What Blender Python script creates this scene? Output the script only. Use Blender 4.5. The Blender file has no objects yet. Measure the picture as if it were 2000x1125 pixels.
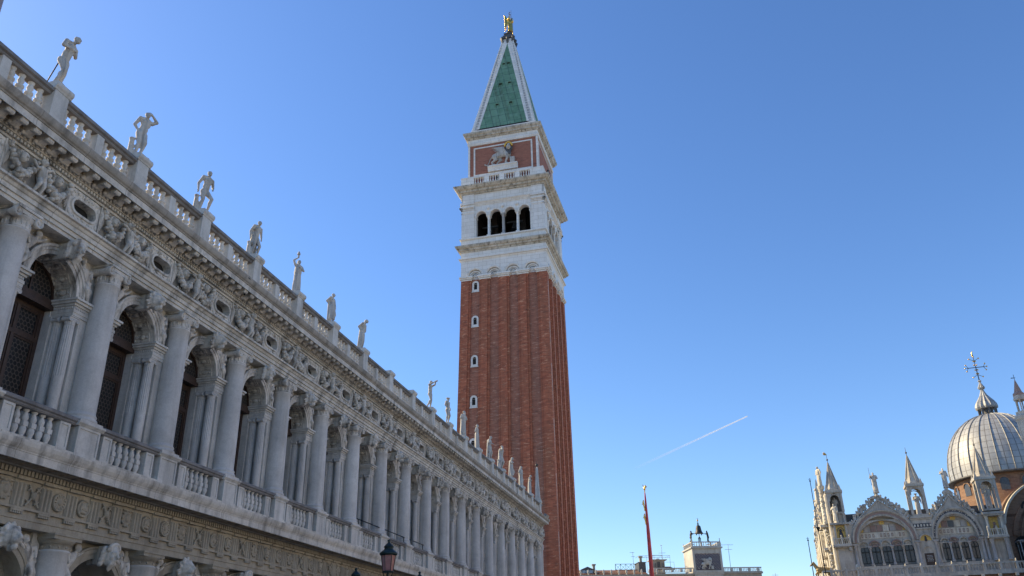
import bpy, bmesh, math, random
from mathutils import Matrix, Vector
R = math.radians
PI = math.pi
random.seed(7)
scene = bpy.context.scene
C = scene.collection

# ---------------------------------------------------------------- camera
YAW, PITCH, ROLL, FPX = -0.229979, 0.435795, -0.020955, 1615.88
cam_d = bpy.data.cameras.new('camera')
cam = bpy.data.objects.new('camera', cam_d)
C.objects.link(cam)
cy_, sy_, cp_, sp_ = math.cos(YAW), math.sin(YAW), math.cos(PITCH), math.sin(PITCH)
fw = Vector((sy_ * cp_, cy_ * cp_, sp_))
rt = Vector((cy_, -sy_, 0))
up = rt.cross(fw)
cr_, sr_ = math.cos(ROLL), math.sin(ROLL)
r2 = cr_ * rt + sr_ * up
u2 = -sr_ * rt + cr_ * up
m = Matrix((r2, u2, -fw)).transposed().to_4x4()
m.translation = Vector((0, 0, 1.65))
cam.matrix_world = m
cam_d.sensor_width = 36.0
cam_d.lens = 36.0 * FPX / 2000.0
cam_d.clip_start = 0.1
cam_d.clip_end = 20000
scene.camera = cam

# ---------------------------------------------------------------- sky, sun, exposure
SUN_EL, SUN_AZ = R(34), R(81)          # azimuth measured from +Y (north) towards -X (west)
w = bpy.data.worlds.new('World')
scene.world = w
w.use_nodes = True
wn = w.node_tree
bg = wn.nodes['Background']
sky = wn.nodes.new('ShaderNodeTexSky')
sky.sky_type = 'NISHITA'
sky.sun_disc = False
sky.sun_elevation = SUN_EL
sky.sun_rotation = -SUN_AZ
sky.altitude = 0
sky.air_density = 1.0
sky.dust_density = 0.3
sky.ozone_density = 4.0
hs = wn.nodes.new('ShaderNodeHueSaturation')
hs.inputs['Saturation'].default_value = 1.14
hs.inputs['Hue'].default_value = 0.506
wn.links.new(sky.outputs[0], hs.inputs['Color'])
wn.links.new(hs.outputs[0], bg.inputs[0])
bg.inputs[1].default_value = 0.148
sun_d = bpy.data.lights.new('sun', 'SUN')
sun_d.energy = 5.0
sun_d.angle = R(0.5)
sun_d.color = (1.0, 0.81, 0.50)
sun = bpy.data.objects.new('sun', sun_d)
C.objects.link(sun)
sdir = Vector((-math.sin(SUN_AZ) * math.cos(SUN_EL), math.cos(SUN_AZ) * math.cos(SUN_EL), math.sin(SUN_EL)))
sun.rotation_euler = sdir.to_track_quat('Z', 'Y').to_euler()
sun.location = (0, 0, 120)
vs = scene.view_settings
vs.view_transform = 'Standard'
vs.look = 'None'
vs.gamma = 1
vs.exposure = 0.56

# ---------------------------------------------------------------- materials
MATS = {}

def newmat(name):
    mt = bpy.data.materials.new(name)
    mt.use_nodes = True
    MATS[name] = mt
    t = mt.node_tree
    return mt, t, t.nodes['Principled BSDF']

def node(t, typ, **kw):
    n = t.nodes.new(typ)
    for k, v in kw.items():
        setattr(n, k, v)
    return n

def vmath(t, op, a, b=None):
    n = t.nodes.new('ShaderNodeVectorMath')
    n.operation = op
    t.links.new(a, n.inputs[0])
    if b is not None:
        n.inputs[1].default_value = b
    return n.outputs[0]

def mth(t, op, a, b=None):
    n = t.nodes.new('ShaderNodeMath')
    n.operation = op
    for i, x in enumerate((a, b)):
        if x is None:
            continue
        if isinstance(x, (int, float)):
            n.inputs[i].default_value = x
        else:
            t.links.new(x, n.inputs[i])
    return n.outputs[0]

def pos(t, scale=(1, 1, 1)):
    g = t.nodes.new('ShaderNodeNewGeometry')
    return vmath(t, 'MULTIPLY', g.outputs['Position'], scale)

def noise(t, vec, scale, detail=4, rough=0.6):
    n = t.nodes.new('ShaderNodeTexNoise')
    n.inputs['Scale'].default_value = scale
    n.inputs['Detail'].default_value = detail
    n.inputs['Roughness'].default_value = rough
    t.links.new(vec, n.inputs['Vector'])
    return n.outputs['Fac']

def ramp(t, fac, stops):
    r = t.nodes.new('ShaderNodeValToRGB')
    e = r.color_ramp.elements
    while len(e) < len(stops):
        e.new(0.5)
    for el, (p, c) in zip(e, stops):
        el.position = p
        el.color = (c[0], c[1], c[2], 1) if not isinstance(c, (int, float)) else (c, c, c, 1)
    t.links.new(fac, r.inputs[0])
    return r.outputs[0]

def mix(t, fac, a, b, mode='MIX'):
    n = t.nodes.new('ShaderNodeMix')
    n.data_type = 'RGBA'
    n.blend_type = mode
    for sock, x in ((n.inputs[0], fac), (n.inputs[6], a), (n.inputs[7], b)):
        if isinstance(x, (int, float)):
            sock.default_value = x
        elif isinstance(x, tuple):
            sock.default_value = (x[0], x[1], x[2], 1)
        else:
            t.links.new(x, sock)
    return n.outputs[2]

def bump(t, bsdf, h, strength=0.3, dist=0.05):
    b = t.nodes.new('ShaderNodeBump')
    b.inputs['Strength'].default_value = strength
    b.inputs['Distance'].default_value = dist
    t.links.new(h, b.inputs['Height'])
    t.links.new(b.outputs[0], bsdf.inputs['Normal'])

def stone(name, light, dark, stain=(0.16, 0.15, 0.13), amt=0.5, rough=0.75, joints=None, sc=1.0, bs=0.25, blocks=None):
    mt, t, b = newmat(name)
    p = pos(t)
    big = noise(t, p, 0.55 * sc, 6, 0.65)
    col = mix(t, ramp(t, big, [(0.3, 0.0), (0.7, 1.0)]), dark, light)
    blotch = noise(t, p, 3.3 * sc, 5, 0.7)
    col = mix(t, mth(t, 'MULTIPLY', ramp(t, blotch, [(0.5, 0.0), (0.75, 1.0)]), 0.45 * amt), col, stain)
    streak = noise(t, pos(t, (2.6 * sc, 2.6 * sc, 0.16 * sc)), 1.0, 5, 0.6)
    col = mix(t, mth(t, 'MULTIPLY', ramp(t, streak, [(0.48, 0.0), (0.72, 1.0)]), 0.8 * amt), col, stain)
    fine = noise(t, p, 22 * sc, 3, 0.6)
    col = mix(t, 0.35, col, ramp(t, fine, [(0.25, 0.55), (0.7, 1.0)]), 'MULTIPLY')
    if joints:
        g = t.nodes.new('ShaderNodeNewGeometry')
        sp = t.nodes.new('ShaderNodeSeparateXYZ')
        t.links.new(g.outputs['Position'], sp.inputs[0])
        fr = mth(t, 'FRACT', mth(t, 'MULTIPLY', sp.outputs[1], 1.0 / joints))
        ln = mth(t, 'LESS_THAN', fr, 0.02 / joints)
        col = mix(t, mth(t, 'MULTIPLY', ln, 0.6), col, (0.08, 0.075, 0.07))
    if blocks:
        g = t.nodes.new('ShaderNodeNewGeometry')
        px_, py_, pz_ = sepxyz(t, g.outputs['Position'])
        br = node(t, 'ShaderNodeTexBrick')
        t.links.new(comb(t, mth(t, 'ADD', px_, py_), pz_, 0), br.inputs['Vector'])
        br.inputs['Scale'].default_value = 1
        br.inputs['Brick Width'].default_value = blocks[0]
        br.inputs['Row Height'].default_value = blocks[1]
        br.inputs['Mortar Size'].default_value = 0.02
        br.inputs['Color1'].default_value = (1, 1, 1, 1)
        br.inputs['Color2'].default_value = (0.90, 0.90, 0.89, 1)
        br.inputs['Mortar'].default_value = (0.68, 0.66, 0.62, 1)
        col = mix(t, 1.0, col, br.outputs['Color'], 'MULTIPLY')
    t.links.new(col, b.inputs['Base Color'])
    b.inputs['Roughness'].default_value = rough
    bump(t, b, mth(t, 'ADD', fine, mth(t, 'MULTIPLY', blotch, 1.5)), bs, 0.03)
    return mt

def plain(name, col, rough=0.6, metal=0.0, var=0.35, sc=4.0, bs=0.15):
    mt, t, b = newmat(name)
    p = pos(t)
    n = noise(t, p, sc, 5, 0.65)
    d = tuple(c * (1 - var) for c in col)
    l = tuple(min(1, c * (1 + var * 0.6)) for c in col)
    t.links.new(ramp(t, n, [(0.3, d), (0.7, l)]), b.inputs['Base Color'])
    b.inputs['Roughness'].default_value = rough
    b.inputs['Metallic'].default_value = metal
    if bs:
        bump(t, b, n, bs, 0.03)
    return mt

def sepxyz(t, vec):
    sp = t.nodes.new('ShaderNodeSeparateXYZ')
    t.links.new(vec, sp.inputs[0])
    return sp.outputs

def comb(t, x, y, z):
    n = t.nodes.new('ShaderNodeCombineXYZ')
    for i, v in enumerate((x, y, z)):
        if isinstance(v, (int, float)):
            n.inputs[i].default_value = v
        else:
            t.links.new(v, n.inputs[i])
    return n.outputs[0]

def brickmat(name, c1, c2, speck, mortar, bw=0.56, bh=0.16, spk=0.12, darks=0.5):
    mt, t, b = newmat(name)
    g = t.nodes.new('ShaderNodeNewGeometry')
    x, y, z = sepxyz(t, g.outputs['Position'])
    h = mth(t, 'ADD', x, y)
    v = comb(t, h, z, 0)
    br = node(t, 'ShaderNodeTexBrick')
    br.offset = 0.5
    t.links.new(v, br.inputs['Vector'])
    br.inputs['Scale'].default_value = 1
    br.inputs['Brick Width'].default_value = bw
    br.inputs['Row Height'].default_value = bh
    br.inputs['Mortar Size'].default_value = 0.012
    br.inputs['Color1'].default_value = (*c1, 1)
    br.inputs['Color2'].default_value = (*c2, 1)
    br.inputs['Mortar'].default_value = (*mortar, 1)
    col = br.outputs['Color']
    # long weathered patches
    big = noise(t, comb(t, mth(t, 'MULTIPLY', h, 0.55), mth(t, 'MULTIPLY', z, 0.12), 0), 1.0, 6, 0.65)
    col = mix(t, mth(t, 'MULTIPLY', ramp(t, big, [(0.42, 0.0), (0.68, 1.0)]), darks), col, (c1[0] * 0.55, c1[1] * 0.75, c1[2] * 0.85))
    # scattered pale and dark courses
    s = noise(t, comb(t, mth(t, 'MULTIPLY', h, 1.1), mth(t, 'MULTIPLY', z, 4.2), 0), 1.0, 4, 0.75)
    col = mix(t, mth(t, 'MULTIPLY', ramp(t, s, [(0.55, 0.0), (0.68, 1.0)]), spk * 3.6), col, speck)
    s2 = noise(t, comb(t, mth(t, 'MULTIPLY', h, 0.9), mth(t, 'MULTIPLY', z, 3.2), 5.0), 1.0, 4, 0.75)
    col = mix(t, mth(t, 'MULTIPLY', ramp(t, s2, [(0.52, 0.0), (0.68, 1.0)]), 0.6), col, (0.11, 0.055, 0.04))
    t.links.new(col, b.inputs['Base Color'])
    b.inputs['Roughness'].default_value = 0.9
    bump(t, b, br.outputs['Fac'], -0.3, 0.03)
    return mt

M_ISTRIA = stone('istrian_stone', (0.74, 0.71, 0.65), (0.50, 0.475, 0.43), amt=0.65)
M_COL = stone('column_stone', (0.72, 0.695, 0.65), (0.47, 0.45, 0.42), amt=0.45, bs=0.12)
M_MOULD = stone('moulding_stone', (0.78, 0.735, 0.65), (0.50, 0.46, 0.395), stain=(0.13, 0.12, 0.10), amt=1.0, joints=1.97)
M_CARVE = stone('carved_stone', (0.80, 0.75, 0.67), (0.50, 0.46, 0.39), stain=(0.09, 0.08, 0.065), amt=1.15, sc=1.6)
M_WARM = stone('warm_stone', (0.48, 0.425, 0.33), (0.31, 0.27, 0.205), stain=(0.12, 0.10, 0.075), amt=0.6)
M_SOFFIT = stone('brown_soffit_stone', (0.42, 0.34, 0.24), (0.24, 0.19, 0.13), stain=(0.06, 0.05, 0.04), amt=0.9)  # browner, darker stone on the cornice undersides
M_GREYTOP = stone('lichen_grey_stone', (0.27, 0.255, 0.24), (0.17, 0.16, 0.15), stain=(0.07, 0.065, 0.06), amt=0.8)
M_FRIEZEG = stone('shaded_grimy_frieze_ground', (0.46, 0.415, 0.35), (0.26, 0.235, 0.195), stain=(0.08, 0.07, 0.055), amt=1.0, sc=1.6)  # dark tone holds the shade between the carvings along with grime
M_GUTTER = stone('rain_gutter_stone', (0.46, 0.42, 0.36), (0.28, 0.255, 0.215), stain=(0.09, 0.08, 0.065), amt=0.9, joints=1.97)
M_INLAY = stone('grey_spire_inlay', (0.50, 0.485, 0.46), (0.36, 0.35, 0.335), amt=0.5)
M_STATUE = stone('statue_marble', (0.60, 0.565, 0.51), (0.42, 0.395, 0.35), stain=(0.11, 0.10, 0.085), amt=0.75, sc=2.2)
M_WHITE = stone('white_tower_stone', (0.93, 0.90, 0.84), (0.84, 0.81, 0.75), stain=(0.45, 0.37, 0.25), amt=0.28, sc=0.8, blocks=(1.25, 0.62))
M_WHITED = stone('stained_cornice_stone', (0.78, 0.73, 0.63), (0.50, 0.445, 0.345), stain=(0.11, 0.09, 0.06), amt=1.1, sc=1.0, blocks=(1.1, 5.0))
M_BRICK = brickmat('tower_brick', (0.49, 0.150, 0.073), (0.29, 0.080, 0.041), (0.80, 0.46, 0.28), (0.36, 0.15, 0.09), spk=0.2, darks=0.65)
M_BRICKG = brickmat('greyish_strip_brick', (0.43, 0.175, 0.107), (0.29, 0.107, 0.066), (0.70, 0.46, 0.33), (0.36, 0.17, 0.11), spk=0.2, darks=0.6)
M_BRICKF = brickmat('panel_brick', (0.42, 0.165, 0.105), (0.34, 0.125, 0.08), (0.45, 0.25, 0.18), (0.28, 0.15, 0.11), bw=0.5, bh=0.14, spk=0.03, darks=0.25)
M_BRICKB = brickmat('church_brick', (0.27, 0.15, 0.088), (0.20, 0.108, 0.064), (0.45, 0.3, 0.18), (0.3, 0.2, 0.13), spk=0.08)
M_DARK = plain('dark_interior', (0.018, 0.016, 0.014), 0.9, 0, 0.3)
M_WOOD = plain('dark_red_wood', (0.05, 0.028, 0.019), 0.55, 0, 0.4, 9)
M_BELFDARK = plain('belfry_shade_dark', (0.035, 0.026, 0.02), 0.9, 0, 0.4)  # inner shade of the belfry put into a near-black colour
M_GOLD = plain('gilded_metal', (0.85, 0.52, 0.12), 0.28, 1.0, 0.25, 3)
M_GOLDT = plain('gold_mosaic', (0.55, 0.36, 0.09), 0.4, 0.3, 0.45, 6)
M_IRON = plain('black_iron', (0.02, 0.024, 0.024), 0.5, 0.4, 0.3)
M_LAMPI = plain('green_black_lamp_iron', (0.018, 0.035, 0.033), 0.4, 0.5, 0.3)
M_BRONZE = plain('dark_bronze', (0.055, 0.052, 0.048), 0.5, 0.6, 0.35)
M_BRONZG = plain('gilded_weathered_bronze', (0.30, 0.22, 0.10), 0.5, 0.5, 0.4, 6)
M_STEEL = plain('grey_steel', (0.3, 0.31, 0.32), 0.45, 0.7, 0.2)
M_RED = plain('red_painted_wood', (0.60, 0.055, 0.05), 0.45, 0, 0.3, 2.0)
M_LEADGREY = plain('dark_lead', (0.10, 0.095, 0.09), 0.55, 0.2, 0.45, 3)
M_MARBLE = stone('church_marble', (0.62, 0.565, 0.475), (0.38, 0.34, 0.28), stain=(0.13, 0.115, 0.095), amt=0.7, sc=1.2)
M_MARBLEC = stone('church_column_marble', (0.52, 0.49, 0.45), (0.34, 0.32, 0.30), amt=0.6, sc=1.6)
M_MARBLEW = stone('church_gilded_white_marble', (0.76, 0.71, 0.60), (0.58, 0.51, 0.38), stain=(0.24, 0.18, 0.1), amt=0.7, sc=1.4)
M_ROSE = stone('rose_marble', (0.36, 0.24, 0.19), (0.27, 0.18, 0.15), amt=0.5, sc=2)
M_GREEN = stone('green_marble', (0.14, 0.16, 0.15), (0.09, 0.10, 0.1), amt=0.4, sc=2)
M_MOSAIC = plain('blue_black_mosaic', (0.045, 0.045, 0.06), 0.4, 0, 0.6, 14)
M_PLASTER = stone('ochre_plaster', (0.48, 0.42, 0.33), (0.36, 0.31, 0.24), amt=0.5)
M_TOWERST = stone('clock_tower_stone', (0.60, 0.57, 0.50), (0.46, 0.43, 0.37), stain=(0.22, 0.18, 0.12), amt=0.5)
def mk_stars():
    mt, t, b = newmat('night_blue_gold_star_enamel')
    tc = t.nodes.new('ShaderNodeTexCoord')
    x, y, z = sepxyz(t, tc.outputs['Object'])
    def d(ox, oz):
        fx = mth(t, 'ABSOLUTE', mth(t, 'SUBTRACT', mth(t, 'FRACT', mth(t, 'ADD', mth(t, 'MULTIPLY', x, 1 / 0.31), ox)), 0.5))
        fz = mth(t, 'ABSOLUTE', mth(t, 'SUBTRACT', mth(t, 'FRACT', mth(t, 'ADD', mth(t, 'MULTIPLY', z, 1 / 0.50), oz)), 0.5))
        return mth(t, 'ADD', mth(t, 'MULTIPLY', fx, 0.31), mth(t, 'MULTIPLY', fz, 0.50))
    on = mth(t, 'LESS_THAN', mth(t, 'MINIMUM', d(0, 0), d(0.5, 0.5)), 0.082)
    t.links.new(mix(t, on, (0.030, 0.026, 0.060), (0.52, 0.46, 0.36)), b.inputs['Base Color'])
    b.inputs['Roughness'].default_value = 0.5
    return mt
M_BLUE = mk_stars()
M_GLASSW = plain('church_window_glass', (0.06, 0.062, 0.066), 0.25, 0, 0.5, 7, 0)
M_CONTRAST = plain('pale_roof_glass', (0.30, 0.36, 0.42), 0.15, 0, 0.2, 2)
M_PINKWALL = brickmat('pink_white_wall', (0.60, 0.54, 0.46), (0.66, 0.63, 0.57), (0.7, 0.66, 0.6), (0.6, 0.5, 0.42), bw=0.6, bh=0.3, spk=0.05, darks=0.2)
M_GRANITE = plain('red_grey_granite', (0.28, 0.23, 0.20), 0.5, 0, 0.3, 14)

def mk_glass_leaded():
    mt, t, b = newmat('leaded_bullseye_glass')
    g = t.nodes.new('ShaderNodeNewGeometry')
    x, y, z = sepxyz(t, g.outputs['Position'])
    a = 0.15
    hh = a * math.sqrt(3)
    def dist(oy, oz):
        fy = mth(t, 'SUBTRACT', mth(t, 'FRACT', mth(t, 'ADD', mth(t, 'MULTIPLY', y, 1 / a), oy)), 0.5)
        fz = mth(t, 'SUBTRACT', mth(t, 'FRACT', mth(t, 'ADD', mth(t, 'MULTIPLY', z, 1 / hh), oz)), 0.5)
        dy = mth(t, 'MULTIPLY', fy, a)
        dz = mth(t, 'MULTIPLY', fz, hh)
        return mth(t, 'SQRT', mth(t, 'ADD', mth(t, 'MULTIPLY', dy, dy), mth(t, 'MULTIPLY', dz, dz)))
    d = mth(t, 'MINIMUM', dist(0, 0), dist(0.5, 0.5))
    ln = mth(t, 'GREATER_THAN', d, a * 0.42)
    b.inputs['Specular IOR Level'].default_value = 0.25
    n = noise(t, pos(t), 5, 3)
    gl = ramp(t, n, [(0.3, (0.008, 0.009, 0.010)), (0.7, (0.022, 0.022, 0.022))])
    t.links.new(mix(t, ln, gl, (0.085, 0.072, 0.062)), b.inputs['Base Color'])
    t.links.new(mth(t, 'ADD', mth(t, 'MULTIPLY', ln, 0.4), 0.3), b.inputs['Roughness'])
    bump(t, b, ln, 0.6, 0.02)
    return mt
M_LEADED = mk_glass_leaded()

def mk_copper():
    mt, t, b = newmat('green_copper_sheet')
    g = t.nodes.new('ShaderNodeNewGeometry')
    x, y, z = sepxyz(t, g.outputs['Position'])
    h = mth(t, 'ADD', x, y)
    v = comb(t, mth(t, 'ADD', h, 0.35), z, 0)
    br = node(t, 'ShaderNodeTexBrick')
    br.offset = 0.0
    t.links.new(v, br.inputs['Vector'])
    br.inputs['Scale'].default_value = 1
    br.inputs['Brick Width'].default_value = 1.12
    br.inputs['Row Height'].default_value = 1.55
    br.inputs['Mortar Size'].default_value = 0.045
    br.inputs['Color1'].default_value = (0.10, 0.22, 0.125, 1)
    br.inputs['Color2'].default_value = (0.165, 0.31, 0.195, 1)
    br.inputs['Mortar'].default_value = (0.045, 0.10, 0.07, 1)
    s = noise(t, comb(t, mth(t, 'MULTIPLY', h, 1.6), mth(t, 'MULTIPLY', z, 0.1), 0), 1.0, 5, 0.6)
    col = mix(t, mth(t, 'MULTIPLY', ramp(t, s, [(0.5, 0.0), (0.68, 1.0)]), 0.6), br.outputs['Color'], (0.07, 0.075, 0.045))
    n = noise(t, pos(t), 1.4, 5)
    col = mix(t, mth(t, 'MULTIPLY', ramp(t, n, [(0.45, 0.0), (0.7, 1.0)]), 0.5), col, (0.22, 0.38, 0.27))
    t.links.new(col, b.inputs['Base Color'])
    b.inputs['Roughness'].default_value = 0.7
    bump(t, b, br.outputs['Fac'], -0.4, 0.05)
    return mt
M_COPPER = mk_copper()

def mk_lead_dome():
    mt, t, b = newmat('lead_dome_sheet')
    tc = t.nodes.new('ShaderNodeTexCoord')
    x, y, z = sepxyz(t, tc.outputs['Object'])
    ang = mth(t, 'MULTIPLY', mth(t, 'ARCTAN2', y, x), 24 / (2 * PI))
    br = node(t, 'ShaderNodeTexBrick')
    br.offset = 0.0
    br.inputs['Scale'].default_value = 1
    t.links.new(comb(t, ang, z, 0), br.inputs['Vector'])
    br.inputs['Brick Width'].default_value = 0.5
    br.inputs['Row Height'].default_value = 0.8
    br.inputs['Mortar Size'].default_value = 0.03
    br.inputs['Color1'].default_value = (0.42, 0.42, 0.40, 1)
    br.inputs['Color2'].default_value = (0.33, 0.33, 0.325, 1)
    br.inputs['Mortar'].default_value = (0.15, 0.14, 0.13, 1)
    n = noise(t, pos(t, (1, 1, 0.35)), 1.6, 6, 0.7)
    col = mix(t, mth(t, 'MULTIPLY', ramp(t, n, [(0.48, 0.0), (0.7, 1.0)]), 0.55), br.outputs['Color'], (0.17, 0.155, 0.13))
    t.links.new(col, b.inputs['Base Color'])
    b.inputs['Roughness'].default_value = 0.5
    b.inputs['Metallic'].default_value = 0.15
    bump(t, b, mth(t, 'ADD', br.outputs['Fac'], n), -0.3, 0.05)
    return mt
M_LEAD = mk_lead_dome()

def mk_tiles():
    mt, t, b = newmat('clay_roof_tiles')
    p = pos(t)
    n = noise(t, p, 2.5, 5, 0.8)
    n2 = noise(t, p, 9, 3, 0.7)
    col = ramp(t, n2, [(0.3, (0.05, 0.026, 0.02)), (0.5, (0.12, 0.052, 0.036)), (0.7, (0.24, 0.13, 0.09))])
    col = mix(t, mth(t, 'MULTIPLY', ramp(t, n, [(0.45, 0.0), (0.7, 1.0)]), 0.6), col, (0.05, 0.04, 0.035))
    t.links.new(col, b.inputs['Base Color'])
    b.inputs['Roughness'].default_value = 0.9
    return mt
M_TILES = mk_tiles()

def mk_paving():
    mt, t, b = newmat('trachyte_paving')
    g = t.nodes.new('ShaderNodeNewGeometry')
    br = node(t, 'ShaderNodeTexBrick')
    t.links.new(g.outputs['Position'], br.inputs['Vector'])
    br.inputs['Scale'].default_value = 1
    br.inputs['Brick Width'].default_value = 0.9
    br.inputs['Row Height'].default_value = 0.45
    br.inputs['Mortar Size'].default_value = 0.008
    br.inputs['Color1'].default_value = (0.24, 0.225, 0.21, 1)
    br.inputs['Color2'].default_value = (0.19, 0.18, 0.17, 1)
    br.inputs['Mortar'].default_value = (0.1, 0.095, 0.09, 1)
    t.links.new(br.outputs['Color'], b.inputs['Base Color'])
    b.inputs['Roughness'].default_value = 0.7
    return mt
M_PAVE = mk_paving()

def mk_pinkglass():
    mt, t, b = newmat('pink_lantern_glass')
    p = pos(t)
    n = noise(t, p, 6, 3)
    t.links.new(ramp(t, n, [(0.3, (0.42, 0.20, 0.19)), (0.7, (0.55, 0.29, 0.27))]), b.inputs['Base Color'])
    b.inputs['Roughness'].default_value = 0.12
    b.inputs['Transmission Weight'].default_value = 0.35
    b.inputs['IOR'].default_value = 1.25
    return mt
M_PINK = mk_pinkglass()

# ---------------------------------------------------------------- mesh builder
class MB:
    def __init__(s):
        s.v, s.f, s.sm, s.mi = [], [], [], []
        s.cur = 0
        s.M = None

    def add(s, verts, faces, smooth=False):
        o = len(s.v)
        if s.M is not None:
            verts = [tuple(s.M @ Vector(p)) for p in verts]
        s.v.extend(verts)
        for f in faces:
            s.f.append(tuple(i + o for i in f))
            s.sm.append(smooth)
            s.mi.append(s.cur)

    def box(s, x0, x1, y0, y1, z0, z1):
        s.add([(x0, y0, z0), (x1, y0, z0), (x1, y1, z0), (x0, y1, z0), (x0, y0, z1), (x1, y0, z1), (x1, y1, z1), (x0, y1, z1)],
              [(3, 2, 1, 0), (4, 5, 6, 7), (0, 1, 5, 4), (1, 2, 6, 5), (2, 3, 7, 6), (3, 0, 4, 7)])

    def frus(s, c, h0, h1, z0, z1):
        """square frustum about c=(x,y); h0,h1 half sizes (scalar or (hx,hy))"""
        a = h0 if isinstance(h0, tuple) else (h0, h0)
        b = h1 if isinstance(h1, tuple) else (h1, h1)
        x, y = c
        s.add([(x - a[0], y - a[1], z0), (x + a[0], y - a[1], z0), (x + a[0], y + a[1], z0), (x - a[0], y + a[1], z0),
               (x - b[0], y - b[1], z1), (x + b[0], y - b[1], z1), (x + b[0], y + b[1], z1), (x - b[0], y + b[1], z1)],
              [(3, 2, 1, 0), (4, 5, 6, 7), (0, 1, 5, 4), (1, 2, 6, 5), (2, 3, 7, 6), (3, 0, 4, 7)])

    def mould(s, prof, y0, y1, caps=True):
        """closed polygon of (x,z) extruded along y (prof counter-clockwise seen from -y)"""
        n = len(prof)
        vs_ = [(p[0], y0, p[1]) for p in prof] + [(p[0], y1, p[1]) for p in prof]
        fs = [(i, (i + 1) % n, n + (i + 1) % n, n + i) for i in range(n)]
        a = sum(prof[i][0] * prof[(i + 1) % n][1] - prof[(i + 1) % n][0] * prof[i][1] for i in range(n))
        if a > 0:
            fs = [tuple(reversed(f)) for f in fs]
            cf = [tuple(range(n)), tuple(reversed(range(n, 2 * n)))]
        else:
            cf = [tuple(reversed(range(n))), tuple(range(n, 2 * n))]
        s.add(vs_, fs + (cf if caps else []))

    def ring4(s, prof, c=(0, 0)):
        """square ring moulding: prof list of (half, z) from bottom to top, closed top and bottom"""
        x, y = c
        vs_, fs = [], []
        for h, z in prof:
            vs_ += [(x - h, y - h, z), (x + h, y - h, z), (x + h, y + h, z), (x - h, y + h, z)]
        n = len(prof)
        for k in range(n - 1):
            for j in range(4):
                fs.append((4 * k + j, 4 * k + (j + 1) % 4, 4 * (k + 1) + (j + 1) % 4, 4 * (k + 1) + j))
        fs.append((3, 2, 1, 0))
        fs.append(tuple(4 * (n - 1) + j for j in range(4)))
        s.add(vs_, fs)

    def lathe(s, prof, c=(0, 0, 0), n=12, smooth=True, axis='z', flute=0.0, sx=1, sy=1, a0=0.0):
        vs_, fs = [], []
        for r, z in prof:
            for k in range(n):
                a = a0 + 2 * PI * k / n
                rr = r * (1 - (flute if k % 2 else 0))
                p = (rr * math.cos(a) * sx, rr * math.sin(a) * sy, z)
                if axis == 'x':
                    p = (p[2], p[0], p[1])
                elif axis == 'y':
                    p = (p[1], p[2], p[0])
                vs_.append((p[0] + c[0], p[1] + c[1], p[2] + c[2]))
        for i in range(len(prof) - 1):
            for k in range(n):
                fs.append((i * n + k, i * n + (k + 1) % n, (i + 1) * n + (k + 1) % n, (i + 1) * n + k))
        s.add(vs_, fs, smooth)
        s.add(vs_[:n], [tuple(reversed(range(n)))])
        s.add(vs_[-n:], [tuple(range(n))])

    def cap(s, a, b, ra, rb=None, n=8, rings=3):
        """tapered capsule from a to b"""
        rb = ra if rb is None else rb
        a, b = Vector(a), Vector(b)
        d = b - a
        L = d.length
        if L < 1e-6:
            d = Vector((0, 0, 1))
        q = d.to_track_quat('Z', 'Y')
        prof = [(ra * math.sin(t * PI / 2 / rings), -ra * math.cos(t * PI / 2 / rings)) for t in range(1, rings + 1)]
        prof += [(rb * math.cos(t * PI / 2 / rings), L + rb * math.sin(t * PI / 2 / rings)) for t in range(0, rings)]
        vs_ = []
        for r, z in prof:
            for k in range(n):
                an = 2 * PI * k / n
                vs_.append(tuple(a + q @ Vector((r * math.cos(an), r * math.sin(an), z))))
        p0 = tuple(a + q @ Vector((0, 0, -ra)))
        p1 = tuple(a + q @ Vector((0, 0, L + rb)))
        m_ = len(prof)
        fs = [(i * n + k, i * n + (k + 1) % n, (i + 1) * n + (k + 1) % n, (i + 1) * n + k) for i in range(m_ - 1) for k in range(n)]
        vs_ += [p0, p1]
        fs += [((k + 1) % n, k, m_ * n) for k in range(n)]
        fs += [((m_ - 1) * n + k, (m_ - 1) * n + (k + 1) % n, m_ * n + 1) for k in range(n)]
        s.add(vs_, fs, True)

    def chain(s, pts, n=8):
        """list of (point, radius) joined by capsules"""
        for (a, ra), (b, rb) in zip(pts, pts[1:]):
            s.cap(a, b, ra, rb, n)

    def ell(s, c, r, q=None, n=10, m_=6):
        if isinstance(r, (int, float)):
            r = (r, r, r)
        vs_ = []
        for i in range(1, m_):
            t = PI * i / m_
            for k in range(n):
                a = 2 * PI * k / n
                p = Vector((r[0] * math.sin(t) * math.cos(a), r[1] * math.sin(t) * math.sin(a), r[2] * math.cos(t)))
                if q is not None:
                    p = q @ p
                vs_.append((p.x + c[0], p.y + c[1], p.z + c[2]))
        tp, bt = Vector((0, 0, r[2])), Vector((0, 0, -r[2]))
        if q is not None:
            tp, bt = q @ tp, q @ bt
        vs_ += [(tp.x + c[0], tp.y + c[1], tp.z + c[2]), (bt.x + c[0], bt.y + c[1], bt.z + c[2])]
        T = (m_ - 1) * n
        fs = [(i * n + k, (i + 1) * n + k, (i + 1) * n + (k + 1) % n, i * n + (k + 1) % n) for i in range(m_ - 2) for k in range(n)]
        fs += [(k, (k + 1) % n, T) for k in range(n)]
        fs += [((m_ - 2) * n + (k + 1) % n, (m_ - 2) * n + k, T + 1) for k in range(n)]
        s.add(vs_, fs, True)

    def tube(s, a, b, r, n=6):
        s.cap(a, b, r, r, n, 2)

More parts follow.
